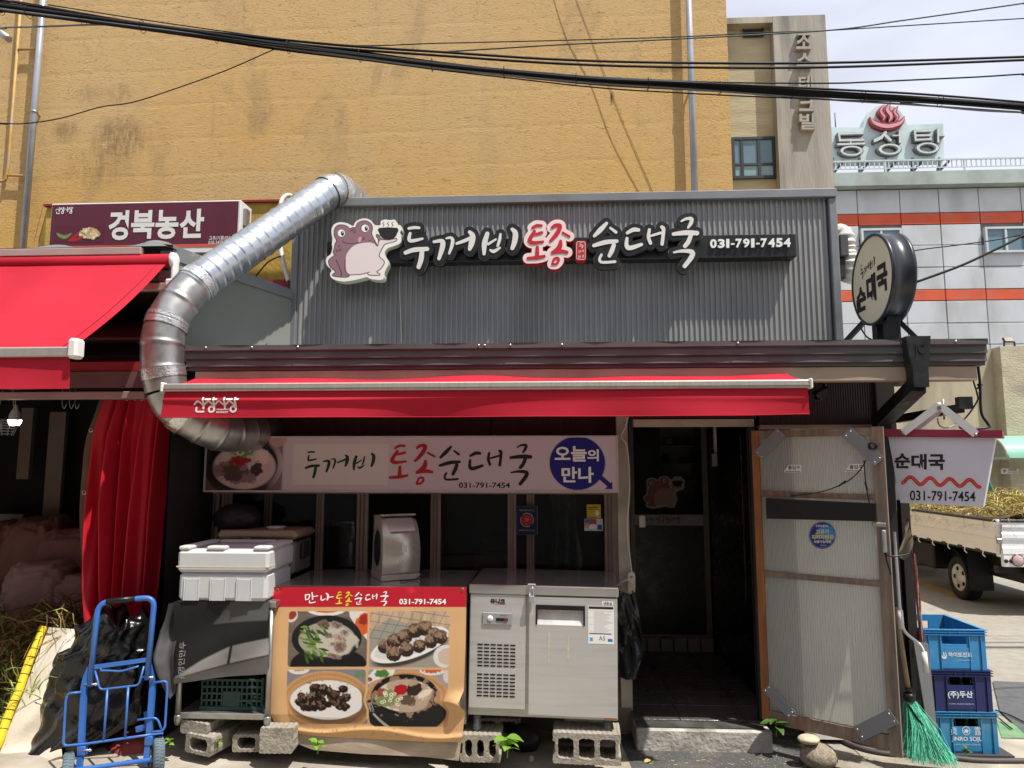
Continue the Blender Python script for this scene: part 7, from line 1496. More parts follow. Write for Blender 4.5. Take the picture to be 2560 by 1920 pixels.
# ------------------------------------------------------------ bottle crates
A('crate_blue', '#2f7fb5', .45, var=.06, vs=6, dirt='#6b93ab', dirt_amt=.4, dirt_scale=9); A('crate_navy', '#1d2658', .45, var=.08, vs=6); A('crate_blue2', '#2b78a3', .5, var=.08, vs=6, dirt='#6b8fa3', dirt_amt=.5, dirt_scale=7)
A('bottle_green', '#0f3d1c', .1, var=.15, spec=.6); A('ink_whitec', '#c9d3da', .6, var=.05)
YCR = 4.72
cxl, cxr = XU(2319, YCR, 1640), XU(2483, YCR, 1800)
def bottle_crate(name, label, zb0, off, col, texts, bottles, rz):
    Wc, Dc, Hc = .375, .46, .243
    t = thing(name, label, 'crate', (XU(2400, YCR, 1700) + off, YCR, zb0), rz, 'bottle crates stacked by the shop corner'); m = MT[col]; w = Wc / 2
    # tapered walls, open top, hand holes front and back
    mb = MB(); tp_ = .008; th = .010
    hz0_, hz1_, hx_ = Hc * .63, Hc * .83, .075
    def wallseg(x0, x1, z0, z1, y): mb.box(x0, y, z0, x1, y + th, z1)
    for y in (0, Dc - th):
        mb = MB()
        wallseg(-w + .01, w - .01, 0, hz0_, y); wallseg(-w + .01, -hx_, hz0_, hz1_, y); wallseg(hx_, w - .01, hz0_, hz1_, y); wallseg(-w + .01, w - .01, hz1_, Hc, y); mb.build('end_wall', m, t)
    mb = MB(); mb.box(-w, .001, 0, -w + .0095, Dc - .001, Hc); mb.build('side_wall', m, t); mb = MB(); mb.box(w - .0095, .001, 0, w, Dc - .001, Hc); mb.build('side_wall', m, t)
    mb = MB(); mb.box(-w + .011, th + .001, .004, w - .011, Dc - th - .001, .016); mb.build('floor', m, t)
    for z in (Hc - .004, Hc - .018, Hc - .034):
        mb = MB(); mb.box(-w - .010, -.010, z, w + .010, -.0005, z + .004); mb.box(-w - .010, -.0004, z, -w - .0005, Dc, z + .004); mb.box(w + .0005, -.0004, z, w + .010, Dc, z + .004); mb.build('rim', m, t)
    for x in (-w + .03, -w + .10, w - .10, w - .03, -.03, .03):
        mb = MB(); lo = 0.0 if abs(x) > w - .12 and abs(x) < w - .05 or abs(x) > w - .05 else Hc - .034; mb.box(x - .002, -.008, lo, x + .002, -.0005, Hc - .034 if lo == 0 else Hc - .006); mb.build('rib', m, t)
    mb = MB(); mb.box(-w + .102, -.004, .012, w - .102, -.0005, Hc * .55); mb.build('front_label_panel', m, t)
    FC = lambda x, y, d: Vector((-w + x * Wc, -.005 - d, Hc * (1 - y)))
    for s, b, bd in texts: tx = MB(); put_text(tx, s, b, FC, .001, bd); tx.build('lettering', MT['ink_whitec'], t, fix=False)
    if bottles:
        bm_ = MB(); bm_.lathe([(0, .018), (.031, .018), (.032, .10), (.030, .125), (.013, .165), (.011, .185), (.0115, .20), (.0, .20)], 12); me = bm_.mesh('bottle'); me.materials.append(MT['bottle_green'])
        for i in range(4):
            for j in range(2): o = link(bpy.data.objects.new('bottle', me), None); o.location = t.matrix_basis @ Vector((-.125 + i * .083, .065 + j * .082, 0)) if False else (t.location + Matrix.Rotation(rz, 3, 'Z') @ Vector((-.125 + i * .083, .065 + j * .082, 0))); tag(o, 'green glass bottle standing in the ' + bottles, 'bottle', 'bottles in the ' + bottles)
    return t
zg = .012; HC = .245
c3 = bottle_crate('bottle_crate', 'bottom light blue crate printed with JINRO SOJU', zg + .012, .018, 'crate_blue2', [('JINRO SOJU', (.24, .60, .74, .73), .02), ('眞', (.24, .36, .34, .56), 0), ('露', (.62, .36, .72, .56), 0), ('이 상자는 (주)진로의 재산입니다', (.26, .77, .70, .81), 0)], 'bottom light blue crate', R(1))
mb = MB(); slab(mb, contour(lambda X, Y: np.minimum(np.abs(np.hypot(X, Y) - 1) - .08, np.minimum(sd_ell(X, Y, -.05, .1, .55, .42) + .25 * np.sin(X * 9) * np.cos(Y * 7), 9)), -1.2, -1.2, 1.2, 1.2, .06), lambda x, y, d: Vector((-.187 + .375 * .485 + x * .022, -.006, .243 * .545 - y * .024)), None, 0); mb.build('round_emblem', MT['ink_whitec'], c3, fix=False)
c2 = bottle_crate('bottle_crate', 'middle navy blue crate full of green bottles', zg + .012 + HC, .0, 'crate_navy', [('(주)두산', (.28, .50, .68, .69), .03), ('이 상자는 (주)두산의 재산입니다.', (.29, .80, .69, .84), 0)], 'middle navy blue crate', R(.5))
c1_ = bottle_crate('bottle_crate', 'empty bright blue crate on top of the crate stack', zg + .012 + 2 * HC, -.018, 'crate_blue', [('하이트진로', (.38, .56, .76, .68), .03), ('이 상자는 하이트진로의 재산', (.52, .74, .76, .77), 0)], None, R(0))
mb = MB(); brush_mesh(mb, [[(-.8, .3, .25), (-.4, .85, .3), (.3, .9, .3), (.8, .3, .25), (.6, -.8, .08)], [(0, -.9, .06), (-.1, -.3, .22), (.05, .3, .25)]], lambda x, y, d: Vector((-.187 + .375 * .31 + x * .016, -.006, .243 * .37 - y * .02)), 0, .07); mb.build('leaf_emblem', MT['ink_whitec'], c1_, fix=False)
mb = MB()
for k in range(7): mb.bar((-.16 + k * .053, .05, .02), (-.16 + k * .053, .42, .02), .004, .10)
for k in range(6): mb.bar((-.17, .08 + k * .06, .02), (.17, .08 + k * .06, .02), .004, .10)
mb.build('bottle_dividers', MT['crate_blue'], c1_)
mb = MB(); q = P(2400, 1850, YCR); mb.box(q.x - .19, YCR - .03, .012, q.x + .30, YCR + .52, .0225, rot(rz=0)); o = mb.build('rubber_mat', mat('rubber', '#3a3a3b', .7, var=.1)); tag(o, 'dark rubber mat under the bottle crates', 'mat')
# leaning grey board, broom, crank handle, hose
YBO = 4.62
gb_ = MB(); gb_.prism([(2282, 1604), (2318, 1608), (2342, 1848), (2322, 1850)], lambda u, v, d: Vector((P(u, v, YBO).x, d, max(P(u, v, YBO).z, .012))), -.012, .0); o = gb_.build('grey_board', MT['plate_grey']); o.location = (0, YBO, 0); tag(o, 'narrow grey metal board leaning between the broom and the crates', 'board')
YBR = 4.48
br = thing('broom', 'green bristled broom with wooden handle leaning on the door post', 'broom', (0, YBR, 0))
kb = 360 / 1493
def LBq(x, y, dy=0): p = P(2200 + x * kb, 1520 + y * kb, YBR); return Vector((p.x, dy, p.z))
mb = MB(); mb.tube([LBq(295, 850, 0), LBq(250, 300, .05), LBq(232, 20, .08)], .0135, 10); mb.build('handle', mat('handle_wood', '#8d7a62', .7, var=.25, vs=10, stretch=(5, 5, 1)), br)
mb = MB(); mb.tube([LBq(292, 830), LBq(295, 875)], .020, 12); mb.tube([LBq(296, 875), LBq(300, 890), LBq(302, 945), LBq(304, 960)], [.020, .034, .036, .032], 14); mb.build('socket', MT['black_plastic'], br)
mb = MB(); rr = random.Random(3)
for k in range(620):
    s = rr.uniform(-1, 1); dpt = rr.uniform(-1, 1); a = LBq(304 + s * 45, 950) + Vector((0, dpt * .02, 0)); sp = s + rr.gauss(0, .10)
    xe = 215 + (sp + 1) * .5 * 520; ye = 1540 + 60 * ((sp + 1) / 2) + rr.uniform(-70, 20); b = LBq(min(max(xe, 190), 755), ye); b = Vector((b.x, dpt * .07 - .03, max(b.z, .012))); mid = a.lerp(b, .5) + Vector((rr.gauss(0, .012) - .02 * sp, rr.gauss(-.01, .008), .015)); b = b + Vector((rr.gauss(0, .012), 0, 0)); mb.tube([a, mid, b], .0014, 3, caps=False)
bo = mb.build('bristles', mat('bristle_green', '#66c9a8', .35, var=.4, vs=60, spec=.5), br); bo['kind'] = 'stuff'
mb = MB(); mb.tube(smoothpath([LBq(252, 960, -.03), LBq(330, 1100, -.055), (LBq(400, 1190, -.06)), LBq(468, 1245, -.05)], 5), .006, 6); mb.build('tie_strap', MT['black_plastic'], br)
ck = thing('awning_crank', 'white cranked awning winder rod hooked beside the door', 'crank', (0, 4.42, 0))
def LCk(x, y): p = P(2200 + x * kb, 1520 + y * kb, 4.42); return Vector((p.x, 0, p.z))
top = P(2236, 1330, 4.5); mb = MB(); mb.tube(fillet([Vector((top.x, .08, top.z)), LCk(205, 10), LCk(235, 240), LCk(450, 400), LCk(470, 670)], .05), .0085, 10); mb.build('rod', MT['cap_white'], ck)
for a, b in (((205, 20), (225, 215)), ((455, 455), (480, 665))): mb = MB(); mb.tube([LCk(*a), LCk(*b)], .0155, 12); mb.build('grip', MT['cap_white'], ck)
hz_ = MB(); hz_.tube(smoothpath([G(u, v, .018) for u, v in ((2085, 1838), (2120, 1858), (2170, 1876), (2240, 1886), (2330, 1886), (2380, 1894), (2450, 1901), (2560, 1902), (2700, 1900))], 6), .016, 10); o = hz_.build('garden_hose', mat('hose_grey', '#4b4543', .6, var=.15)); tag(o, 'dark grey hose running along the ground past the broom', 'hose')
for k, pts in enumerate((((2488, 1775), (2530, 1790), (2580, 1815), (2640, 1840)), ((2486, 1785), (2512, 1808), (2530, 1822)))):
    mb = MB(); mb.tube(smoothpath([G(u, v, .022) for u, v in pts], 5), .005, 6); tag(mb.build('ground_wire', MT['black_plastic']), ('long' if k == 0 else 'short') + ' thin black wire lying on the asphalt behind the crates', 'wire')
# ------------------------------------------------------------ flatbed truck loaded with dried garlic
A('truck_white', '#edeef0', .35, var=.03, vs=3, spec=.5, coat=.3, dirt='#dfdfdd', dirt_amt=.4, dirt_scale=3); A('truck_black', '#131314', .6, var=.15); A('tyre', '#171717', .85, var=.2, vs=9, bump=.002, bs=60, dirt='#3b3833', dirt_amt=.5, dirt_scale=8); A('rim_silver', '#b5b5b2', .4, metal=.6, var=.06)
A('rail_dark', '#2e2e2f', .4, var=.1); A('lamp_red', '#8e1218', .2, var=.06, spec=.6, coat=.5); A('lamp_clear', '#b9a9a4', .2, var=.1, spec=.6, coat=.5)
YTK = 8.9; tx0 = XU(2495, YTK, 1340); zt_ = P(2495, 1306, YTK).z; zb_ = P(2495, 1380, YTK).z
tk = thing('flatbed_truck', 'white flatbed truck parked with its rear towards the alley, loaded with dried garlic', 'truck', (tx0, YTK, 0), R(-2.5))
BL, BW_ = 3.0, 1.65; bh = zt_ - zb_
def side_panel(x, y0, y1, ax, name):
    # ribbed drop side, ax 0: along y (outer face -x), 1: along x (outer face -y)
    prof = [(0, zb_ - .02), (-.02, zb_ - .02), (-.02, zb_ + .05), (-.008, zb_ + .06), (-.008, zb_ + bh * .42), (-.026, zb_ + bh * .48), (-.026, zb_ + bh * .62), (-.008, zb_ + bh * .68), (-.008, zt_ - .06), (-.022, zt_ - .055), (-.022, zt_), (.03, zt_), (.03, zb_ - .02)]
    mb = MB(); mb.prism(prof, (lambda o, z, d: Vector((x + o, d, z))) if ax == 0 else (lambda o, z, d: Vector((d, x + o, z))), y0, y1); return mb.build(name, MT['truck_white'], tk)
s1 = side_panel(0, .03, BL, 0, 'drop_side'); side_panel(0, .03, BW_ - .03, 1, 'tailgate')
mb = MB(); mb.box(-.03, .03, zt_ + .001, .035, BL, zt_ + .035, bev=.006); mb.build('top_rail', MT['rail_dark'], tk); mb = MB(); mb.box(.03, -.03, zt_ + .001, BW_ - .03, .035, zt_ + .035, bev=.006); mb.build('top_rail', MT['rail_dark'], tk)
for k in range(6): mb = MB(); mb.box(-.034, .25 + k * .45, zt_ - .10, -.0225, .27 + k * .45, zt_ - .01); mb.build('rope_hook', MT['truck_white'], tk)
for k in range(6): mb = MB(); y = .3 + k * .42; mb.tube(smoothpath([Vector((-.02, y, zb_ - .02)), Vector((-.035, y - .01, zb_ - .06)), Vector((-.02, y - .035, zb_ - .09))], 4), .007, 6); mb.build('rope_hook', MT['truck_white'], tk)
for k in range(6): mb = MB(); y = .42 + k * .42; mb.box(-.028, y - .05, zb_ - .026, -.005, y + .05, zb_ - .004); mb.build('hinge', MT['rail_dark'], tk)
mb = MB(); mb.box(.0, .0, zb_ - .06, .07, .07, zt_ + .03, bev=.008); mb.build('corner_post', MT['truck_white'], tk); mb = MB(); mb.box(-.03, -.035, zb_ + .1, .03, -.002, zb_ + .16, bev=.006); mb.bar((0, -.02, zb_ - .02), (.03, -.03, zt_ - .02), .014); mb.build('latch', MT['galv_dull'], tk)
mb = MB(); mb.box(.035, .035, zb_ - .06, BW_ - .035, BL, zb_ - .02); mb.build('bed_floor', MT['truck_black'], tk)
zl0, zl1 = P(2500, 1417, YTK).z, P(2500, 1383, YTK).z
mb = MB(); mb.box(.03, -.015, zl0, BW_ - .03, .04, zl1 - .004, bev=.01); mb.build('rear_panel', MT['truck_white'], tk)
for x, m in ((.19, 'lamp_clear'), (.36, 'lamp_red')):
    mb = MB(); mb.lathe([(0, .02), (.055, .018), (.068, .006), (.07, 0)], 24, rot(rx=R(90), loc=(x, -.016, (zl0 + zl1) / 2))); o = mb.build('tail_lamp', MT[m], tk); mb = MB(); mb.lathe([(.062, .012), (.070, .014), (.074, 0)], 24, rot(rx=R(90), loc=(x, -.0165, (zl0 + zl1) / 2))); mb.build('lamp_ring', MT['lamp_red'], o)
for x, m in ((.04, .022), (.10, .026)): mb = MB(); mb.lathe([(0, .012), (m, .010), (m, 0)], 14, rot(rx=R(90), loc=(x + .02, -.016, (zl0 + zl1) / 2 - .01))); mb.build('rubber_stop', MT['truck_black'], tk)
mb = MB(); mb.box(.3, .05, .38, .42, BL + .4, zb_ - .065); mb.box(BW_ - .42, .05, .38, BW_ - .3, BL + .4, zb_ - .065); mb.box(.03, .1, zl0 - .09, BW_ - .03, .2, zl0 - .005); mb.build('chassis', MT['truck_black'], tk)
def wheel(x, y, r=.285, w=.19):
    o = MB(); M_ = rot(ry=R(-90), loc=(x, y, r)); o.lathe([(r * .62, 0), (r * .70, .012), (r * .93, .008), (r, -.025), (r, -w + .02), (r * .9, -w), (r * .5, -w)], 36, M_); t_ = o.build('wheel', MT['tyre'], tk)
    o = MB(); o.lathe([(0, .004), (r * .2, .006), (r * .35, -.01), (r * .5, -.012), (r * .6, .004), (r * .64, -.004)], 30, M_); rm = o.build('rim', MT['rim_silver'], t_)
    for k in range(5): a = k * 2 * math.pi / 5 + .3; o = MB(); o.lathe([(0, .0), (.026, -.0), (.03, -.01)], 12, M_ @ rot(loc=(math.cos(a) * r * .42, math.sin(a) * r * .42, -.004))); o.build('rim_hole', MT['slot_black'], rm)
wheel(.10, 1.18); wheel(.10, BL + 1.3); wheel(BW_ - .29, 1.18)
mb = MB(); mb.grid(lambda s, t: (.02 + .25 * s, 1.18 - .36 + .36 * 1 - math.cos(math.pi * (.02 + t * .5)) * .38, .285 + math.sin(math.pi * (.02 + t * .5)) * .40), 3, 10); mb.grid(lambda s, t: (.03 + .30 * s, .80 - .02 * t, .30 + (zb_ - .37) * (1 - t) - .12 * t), 3, 3); mb.build('mudguard', MT['truck_black'], tk)
mb = MB(); mb.box(.06, 1.75, .32, .45, 2.6, zb_ - .08, bev=.02); mb.build('tool_box', MT['truck_black'], tk)
mb = MB(); mb.tube([Vector((.02, BL - .02 + .16 * math.cos(a), zb_ - .13 + .10 * math.sin(a))) for a in [k * math.pi / 10 for k in range(21)]], .02, 8, closed=False); mb.build('wheel_arch_trim', MT['truck_white'], tk)
cb = MB(); cb.box(.0, BL + .12, .35, BW_, BL + 1.75, 1.25, bev=.08); cb.box(.06, BL + .14, 1.251, BW_ - .06, BL + 1.5, 1.9, bev=.1); cb.build('cab', MT['truck_white'], tk); mb = MB(); mb.box(.2, BL + .12, 1.35, BW_ - .2, BL + .138, 1.75); mb.build('rear_window', MT['glass_dark'], tk)
def garlic(name, fn_pos, count, L, cols, seed, wid=.012, droop=.5):
    r = random.Random(seed); mbs = [MB() for _ in cols]
    for k in range(count):
        p = fn_pos(r); d = Vector((r.gauss(0, 1), r.gauss(0, 1), r.gauss(.35, .6))).normalized(); Lk = L * r.uniform(.5, 1.3); w = d.cross(Vector((r.gauss(0, 1), r.gauss(0, 1), r.gauss(0, 1)))).normalized() * wid * r.uniform(.5, 1.2) * .5
        q = [Vector(p)]; dd_ = d.copy()
        for s in range(4): q.append(q[-1] + dd_ * Lk / 4); dd_ = (dd_ + Vector((r.gauss(0, .25), r.gauss(0, .25), -droop * r.uniform(.4, 1.3)))).normalized()
        vs = []
        for i, c in enumerate(q): ww = w * (1 - i / 4.6); vs += [c - ww, c + ww]
        mbs[k % len(cols)].add(vs, [(2 * i, 2 * i + 2, 2 * i + 3, 2 * i + 1) for i in range(4)], True)
    return mbs
GC = [mat('straw_pale', '#b8a763', .7, var=.2, vs=30), mat('straw_brown', '#7d6238', .8, var=.25, vs=30), mat('straw_green', '#8f8f45', .7, var=.2, vs=30), mat('straw_dark', '#54412a', .8, var=.25, vs=30)]
gl = thing('garlic_load', 'heap of dried garlic stalks piled on the truck bed', 'garlic', (tx0, YTK, 0), R(-2.5))
def gpos(r): y = r.uniform(.04, 2.8); x = r.uniform(.06, BW_ - .1); top = zt_ + .06 + .24 * min(1, (x / .5)) * (.75 + .25 * math.sin(y * 4)) * (1.15 - .25 * y / 2.8); return (x, y, r.uniform(zt_ - .12, top))
for mb_, m in zip(garlic('garlic', gpos, 6400, .28, [GC[0], GC[1], GC[0], GC[2]], 5), [GC[0], GC[1], GC[0], GC[2]]): o = mb_.build('dried_stalks', m, gl, fix=False); o['kind'] = 'stuff'
mb = MB(); mb.grid(lambda s, t: (.045 + (BW_ - .09) * s, .05 + (BL - .1) * t, zt_ + .02 + .12 * math.sin(s * math.pi) + .02 * math.sin(t * 20 + s * 9)), 16, 24); mb.build('heap_core', GC[3], gl)
# green netting behind the load and rope
gn = MB(); YGN = 12.9
gn.grid(lambda s, t: (P(2275 + 285 * s, 1200, YGN).x, .06 * math.sin(s * 14) , .05 + (P(2380, 1265 - 10 * s, YGN).z - .05) * t), 20, 4); o = gn.build('net_fence', mat('net_green', '#1f6b50', .8, var=.5, vs=60)); o.location = (0, YGN, 0); tag(o, 'dark green net fence along the foot of the concrete wall', 'fence')
gn = MB(); gn.grid(lambda s, t: (P(2455 + (70 * t + 6) * (s - .3), 1172 + 110 * t, 11.6).x, -.05 * math.sin(s * 9), P(2480, 1172 + 110 * t, 11.6).z), 14, 12); o = gn.build('draped_net', mat('net_teal', '#3f9b80', .8, var=.5, vs=40)); o.location = (0, 11.6, 0); tag(o, 'light green netting draped in a peak behind the garlic load', 'netting')
# ------------------------------------------------------------ toad sticker on the inner glass door
ts = thing('toad_sticker', 'faint brown toad sticker on the inner glass door', 'sticker', (0, YI, 0))
def TS(x, y, d): p = P(1540 + (245 + (x - 60) * (375 / 806)) * .2773, 1040 + (538 + (y - 110) * (298 / 675)) * .2773, YI); return Vector((p.x, .004 - d, p.z))
def ts_paint(X, Y):
    B = np.ones((*X.shape, 3)) * np.array(lin('#b3a8a0')); b = sd_poly(X, Y, TB, 3); B = over(B, b + 2, '#9a5f4c', 8); B = over(B, np.maximum(sd_poly(X, Y, TBE, 3), b + 6), '#b08a78', 8)
    for cx, cy in ((228, 268), (481, 216)): B = over(B, sd_ell(X, Y, cx, cy, 40, 40), '#cfc8c0', 6); B = over(B, sd_ell(X, Y, cx + 10, cy, 18, 26), '#1a1010', 6)
    return over(B, sd_poly(X, Y, [(626, 212), (824, 212), (822, 270), (800, 310), (760, 335), (690, 335), (650, 310), (630, 270)], 2), '#201818', 6)
printed_region(TS, contour(tsd, 40, 90, 890, 810, 12), ts_paint, MT['print'], 'print', ts, .003)
# ------------------------------------------------------------ red curtain of the produce shop
YCU = 4.60
cu2 = thing('red_curtain', 'long red vinyl curtain gathered beside the exhaust duct', 'curtain', (0, YCU, 0))
A('curtain_red', '#b3182c', .5, var=.08, vs=3, spec=.35)
ctop = 2.215; nfold = 5.2
def CUR(s, t):
    uL = np.interp(t, [0, .12, .35, .6, .8, 1], [245, 228, 232, 244, 262, 262]); uR = np.interp(t, [0, .3, .7, 1], [414, 416, 404, 396])
    u = uL + (uR - uL) * s; z = ctop + (.16 - ctop) * t; x = XU(float(u), YCU, 1165 + 0)
    sh_ = s + .16 * t * (s - .1) * (1.1 - s) * 3 + .06 * math.sin(t * 2.6 + 1) * (1 - s) + .035 * math.sin(s * 11 + 2) + .02 * math.sin(s * 29); dpt = (.082 * math.sin(sh_ * nfold * 2 * math.pi + .9 * math.sin(t * 3 + s * 4)) + .03 * math.sin(sh_ * 19 - t * 5)) * (.35 + .75 * min(1, t * 3)) * (1 - .35 * t) - .04 * t
    return Vector((x, dpt, z))
mb = MB(); mb.grid(CUR, 150, 60); mb.build('cloth', MT['curtain_red'], cu2)
mb = MB(); mb.grid(lambda s, t: CUR(0, t) + Vector((-.055 * (1 - .75 * t) * (1 - s) * min(1, .3 + t * 4), -.006 - .02 * (1 - s), 0)), 3, 40); mb.build('backing_hem', mat('curtain_back', '#6d5a44', .8, var=.15), cu2)
for t in (.10, .30, .52): mb = MB(); q = CUR(0, t) + Vector((-.024 * (1 - .6 * t), -.022, 0)); mb.lathe([(.008, .003), (.013, .004), (.016, 0)], 12, rot(rx=R(90), loc=q)); mb.build('eyelet', MT['galv_dull'], cu2)
for k in range(9): mb = MB(); q = CUR((k + .3) / 9, 0); mb.tube([Vector((q.x + .012 * math.cos(a), -.0, 2.222 + .016 * math.sin(a))) for a in [i * math.pi / 6 for i in range(13)]], .003, 5); mb.build('hook', MT['galv_dull'], cu2)
# ------------------------------------------------------------ produce shop interior: bulb, sacks, hanging hooks
lb2 = thing('light_bulb', 'lit white LED bulb hanging inside the produce shop', 'lamp', P(37, 1050, 5.0))
mb = MB(); mb.lathe([(0, -.045), (.03, -.04), (.042, -.015), (.044, .0)], 20); mb.build('dome', mat('bulb_glow', '#fff6e8', .4, emis=9), lb2)
mb = MB(); mb.lathe([(.044, .001), (.034, .05), (.016, .08), (.014, .11), (0, .11)], 16); mb.build('base', MT['cap_white'], lb2); mb = MB(); mb.tube([(0, 0, .11), (.01, 0, .45), (0, 0, .95)], .004, 6); mb.build('flex', MT['black_plastic'], lb2)
A('sack_brown', '#6e4a3f', .75, var=.15, vs=6, bump=.006, bs=30); A('sack_pale', '#8d7266', .75, var=.15, vs=6, bump=.006, bs=30)
for k, (u, v, Y, sz, m, lab) in enumerate(((105, 1390, 5.72, (.22, .22, .30), 'sack_brown', 'tall brown produce sack at the back of the dark shop'), (195, 1400, 5.65, (.26, .2, .24), 'sack_brown', 'square brown produce sack leaning by the red curtain'), (115, 1478, 5.4, (.24, .2, .22), 'sack_pale', 'crumpled pale sack in front of the brown sacks'), (210, 1492, 5.4, (.2, .18, .17), 'sack_pale', 'small pale sack next to the curtain hem'), (10, 1400, 5.75, (.2, .2, .3), 'sack_brown', 'dim brown sack under the notice inside the shop'))):
    p = P(u, v, Y); o = lump('produce_sack', MT[m], p, sz, 40 + k, .34, 26, .12, .55); tag(o, lab, 'sack')
    if k == 2: o.location.z = p.z
pl = thing('sack_platform', 'dark wooden platform under the produce sacks', 'platform', (0, 5.2, 0)); mb = MB(); zpl = P(150, 1560, 5.2).z; mb.box(P(-200, 1500, 5.2).x, -.3, zpl - .06, P(235, 1500, 5.2).x, .5, zpl, bev=.01); mb.build('deck', MT['dark_panel'], pl)
for x in (P(-150, 1500, 5.2).x, P(215, 1500, 5.2).x): mb = MB(); mb.box(x - .04, -.25, .05, x + .04, .45, zpl - .061); mb.build('leg', MT['dark_panel'], pl)
for k, u in enumerate((158, 176, 190)):
    mb = MB(); a = P(u, 955, 4.6); mb.tube(smoothpath([a, a + Vector((.004, 0, -.14)), a + Vector((.02, 0, -.18)), a + Vector((.035, 0, -.15))], 5), .003, 5); tag(mb.build('meat_hook', MT['galv_dull']), 'wire hook hanging from the beam above the produce shop opening', 'hook', 'wire hooks on the beam')
mb = MB(); c_ = P(14, 1050, 4.9)
for k in range(6): mb.tube([c_ + Vector((.09 * math.cos(a) * (1 - .1 * k), .09 * math.sin(a) * (1 - .1 * k), -.02 * k)) for a in [i * math.pi / 9 for i in range(18)]], .0025, 4, closed=True)
for k in range(10): a = k * math.pi / 5; mb.tube([c_ + Vector((.09 * math.cos(a), .09 * math.sin(a), 0)), c_ + Vector((.05 * math.cos(a), .05 * math.sin(a), -.11))], .002, 4)
for k in range(4): mb.tube([c_ + Vector((.09 * math.cos(k * math.pi / 2), .09 * math.sin(k * math.pi / 2), 0)), c_ + Vector((0, 0, .4))], .002, 4)
tag(mb.build('wire_basket', MT['galv_dull']), 'wire basket hanging above the lit bulb', 'basket')
# ------------------------------------------------------------ heap of dried garlic at the left
gh = thing('garlic_heap', 'large heap of brown dried garlic stalks in front of the produce shop', 'garlic', (0, 0, 0))
def ghp(r):
    u = r.uniform(-160, 250); Y = r.uniform(4.5, 5.1); vt = 1500 + 60 * (5.1 - Y) + 30 * math.sin(u * .03) + max(0, u - 190) * 1.0; top = P(u, vt, Y).z; x = XU(u, Y, 1600); return (x, Y, r.uniform(.12, max(.2, top - .05)))
for mb_, m in zip(garlic('garlic', ghp, 3600, .34, [GC[1], GC[3], GC[3], GC[2]], 9, .012, .75), [GC[1], GC[3], GC[3], GC[2]]): o = mb_.build('dried_stalks', m, gh, fix=False); o['kind'] = 'stuff'
mb = MB(); x0h, x1h = XU(-170, 4.8, 1600), XU(235, 4.9, 1600); mb.grid(lambda s, t: (x0h + (x1h - x0h) * s, 4.62 + .5 * t, .1 + (P(100, 1545, 4.9).z - .1) * math.sin(min(1, t * 1.6 + .02) * math.pi / 2) * (1 - .12 * math.sin(s * 9))), 20, 10); mb.build('heap_core', GC[3], gh)
mb = MB(); r = random.Random(12)
for k in range(46):
    a = P(r.uniform(-30, 120), r.uniform(1700, 1880), r.uniform(4.2, 4.4)); q = [a]; d = Vector((r.gauss(0, .6), r.gauss(-.2, .3), r.uniform(.3, 1))).normalized()
    for s in range(7): q.append(q[-1] + d * .035); d = (d + Vector((r.gauss(0, .25), r.gauss(0, .2), -.16))).normalized()
    mb.tube(q, [.004, .004, .0036, .003, .0026, .002, .0014, .0008], 4, caps=False)
o = mb.build('green_stalks', mat('stalk_green', '#98a552', .6, var=.25, vs=20), gh, fix=False); o['kind'] = 'stuff'
# white woven sack sheet with a yellow taped edge pole
YSK = 4.22
wk = thing('white_sack', 'dirty white woven sack spread sloping beside the black bag', 'sack', (0, 0, 0))
def SK(s, t):
    uL = np.interp(t, [0, 1], [122, -45]); uR = np.interp(t, [0, .25, .6, 1], [205, 185, 150, 165]); u = uL + (uR - uL) * s; v = 1568 + (6 * s) + (1990 - 1568) * t; Y = 4.48 - .52 * t + .02 * math.sin(s * 7 + t * 6) + .012 * math.sin(t * 19 + s * 3)
    return P(float(u), v, Y)
mb = MB(); mb.grid(SK, 26, 44); mb.build('sheet', mat('sack_white', '#c9c2b4', .8, var=.08, vs=7, bump=.003, bs=50, dirt='#a58d68', dirt_amt=.6, dirt_scale=3.5), wk)
yp = thing('yellow_pole', 'slanting pole wrapped in gridded yellow tape along the sack edge', 'pole', (0, 0, 0))
pa0, pa1 = P(107, 1572, 4.46), P(-55, 1990, 3.95); mb = MB(); mb.tube([pa0.lerp(pa1, k / 10) + Vector((.004 * math.sin(k * 2), 0, .01)) for k in range(11)], .024, 12); mb.build('wrap', mat('pole_yellow', '#d8b918', .45, var=.06, vs=10), yp)
dirp = (pa1 - pa0).normalized()
for k in range(17): mb = MB(); c = pa0.lerp(pa1, .04 + k * .055) + Vector((0, 0, .01)); mb.lathe([(.0248, -.0018), (.0256, -.0018), (.0256, .0018), (.0248, .0018)], 12, Matrix.Translation(c) @ dirp.to_track_quat('Z', 'Y').to_matrix().to_4x4()); mb.build('grid_line', MT['black_plastic'], yp)
for off in (-.5, .35): mb = MB(); n_ = dirp.cross(Vector((0, 1, 0))).normalized(); o_ = (n_ * math.sin(off) + Vector((0, -1, 0)) * math.cos(off)) * .0252 + Vector((0, 0, .01)); mb.tube([pa0 + o_, pa1 + o_], .0016, 4); mb.build('grid_line', MT['black_plastic'], yp)
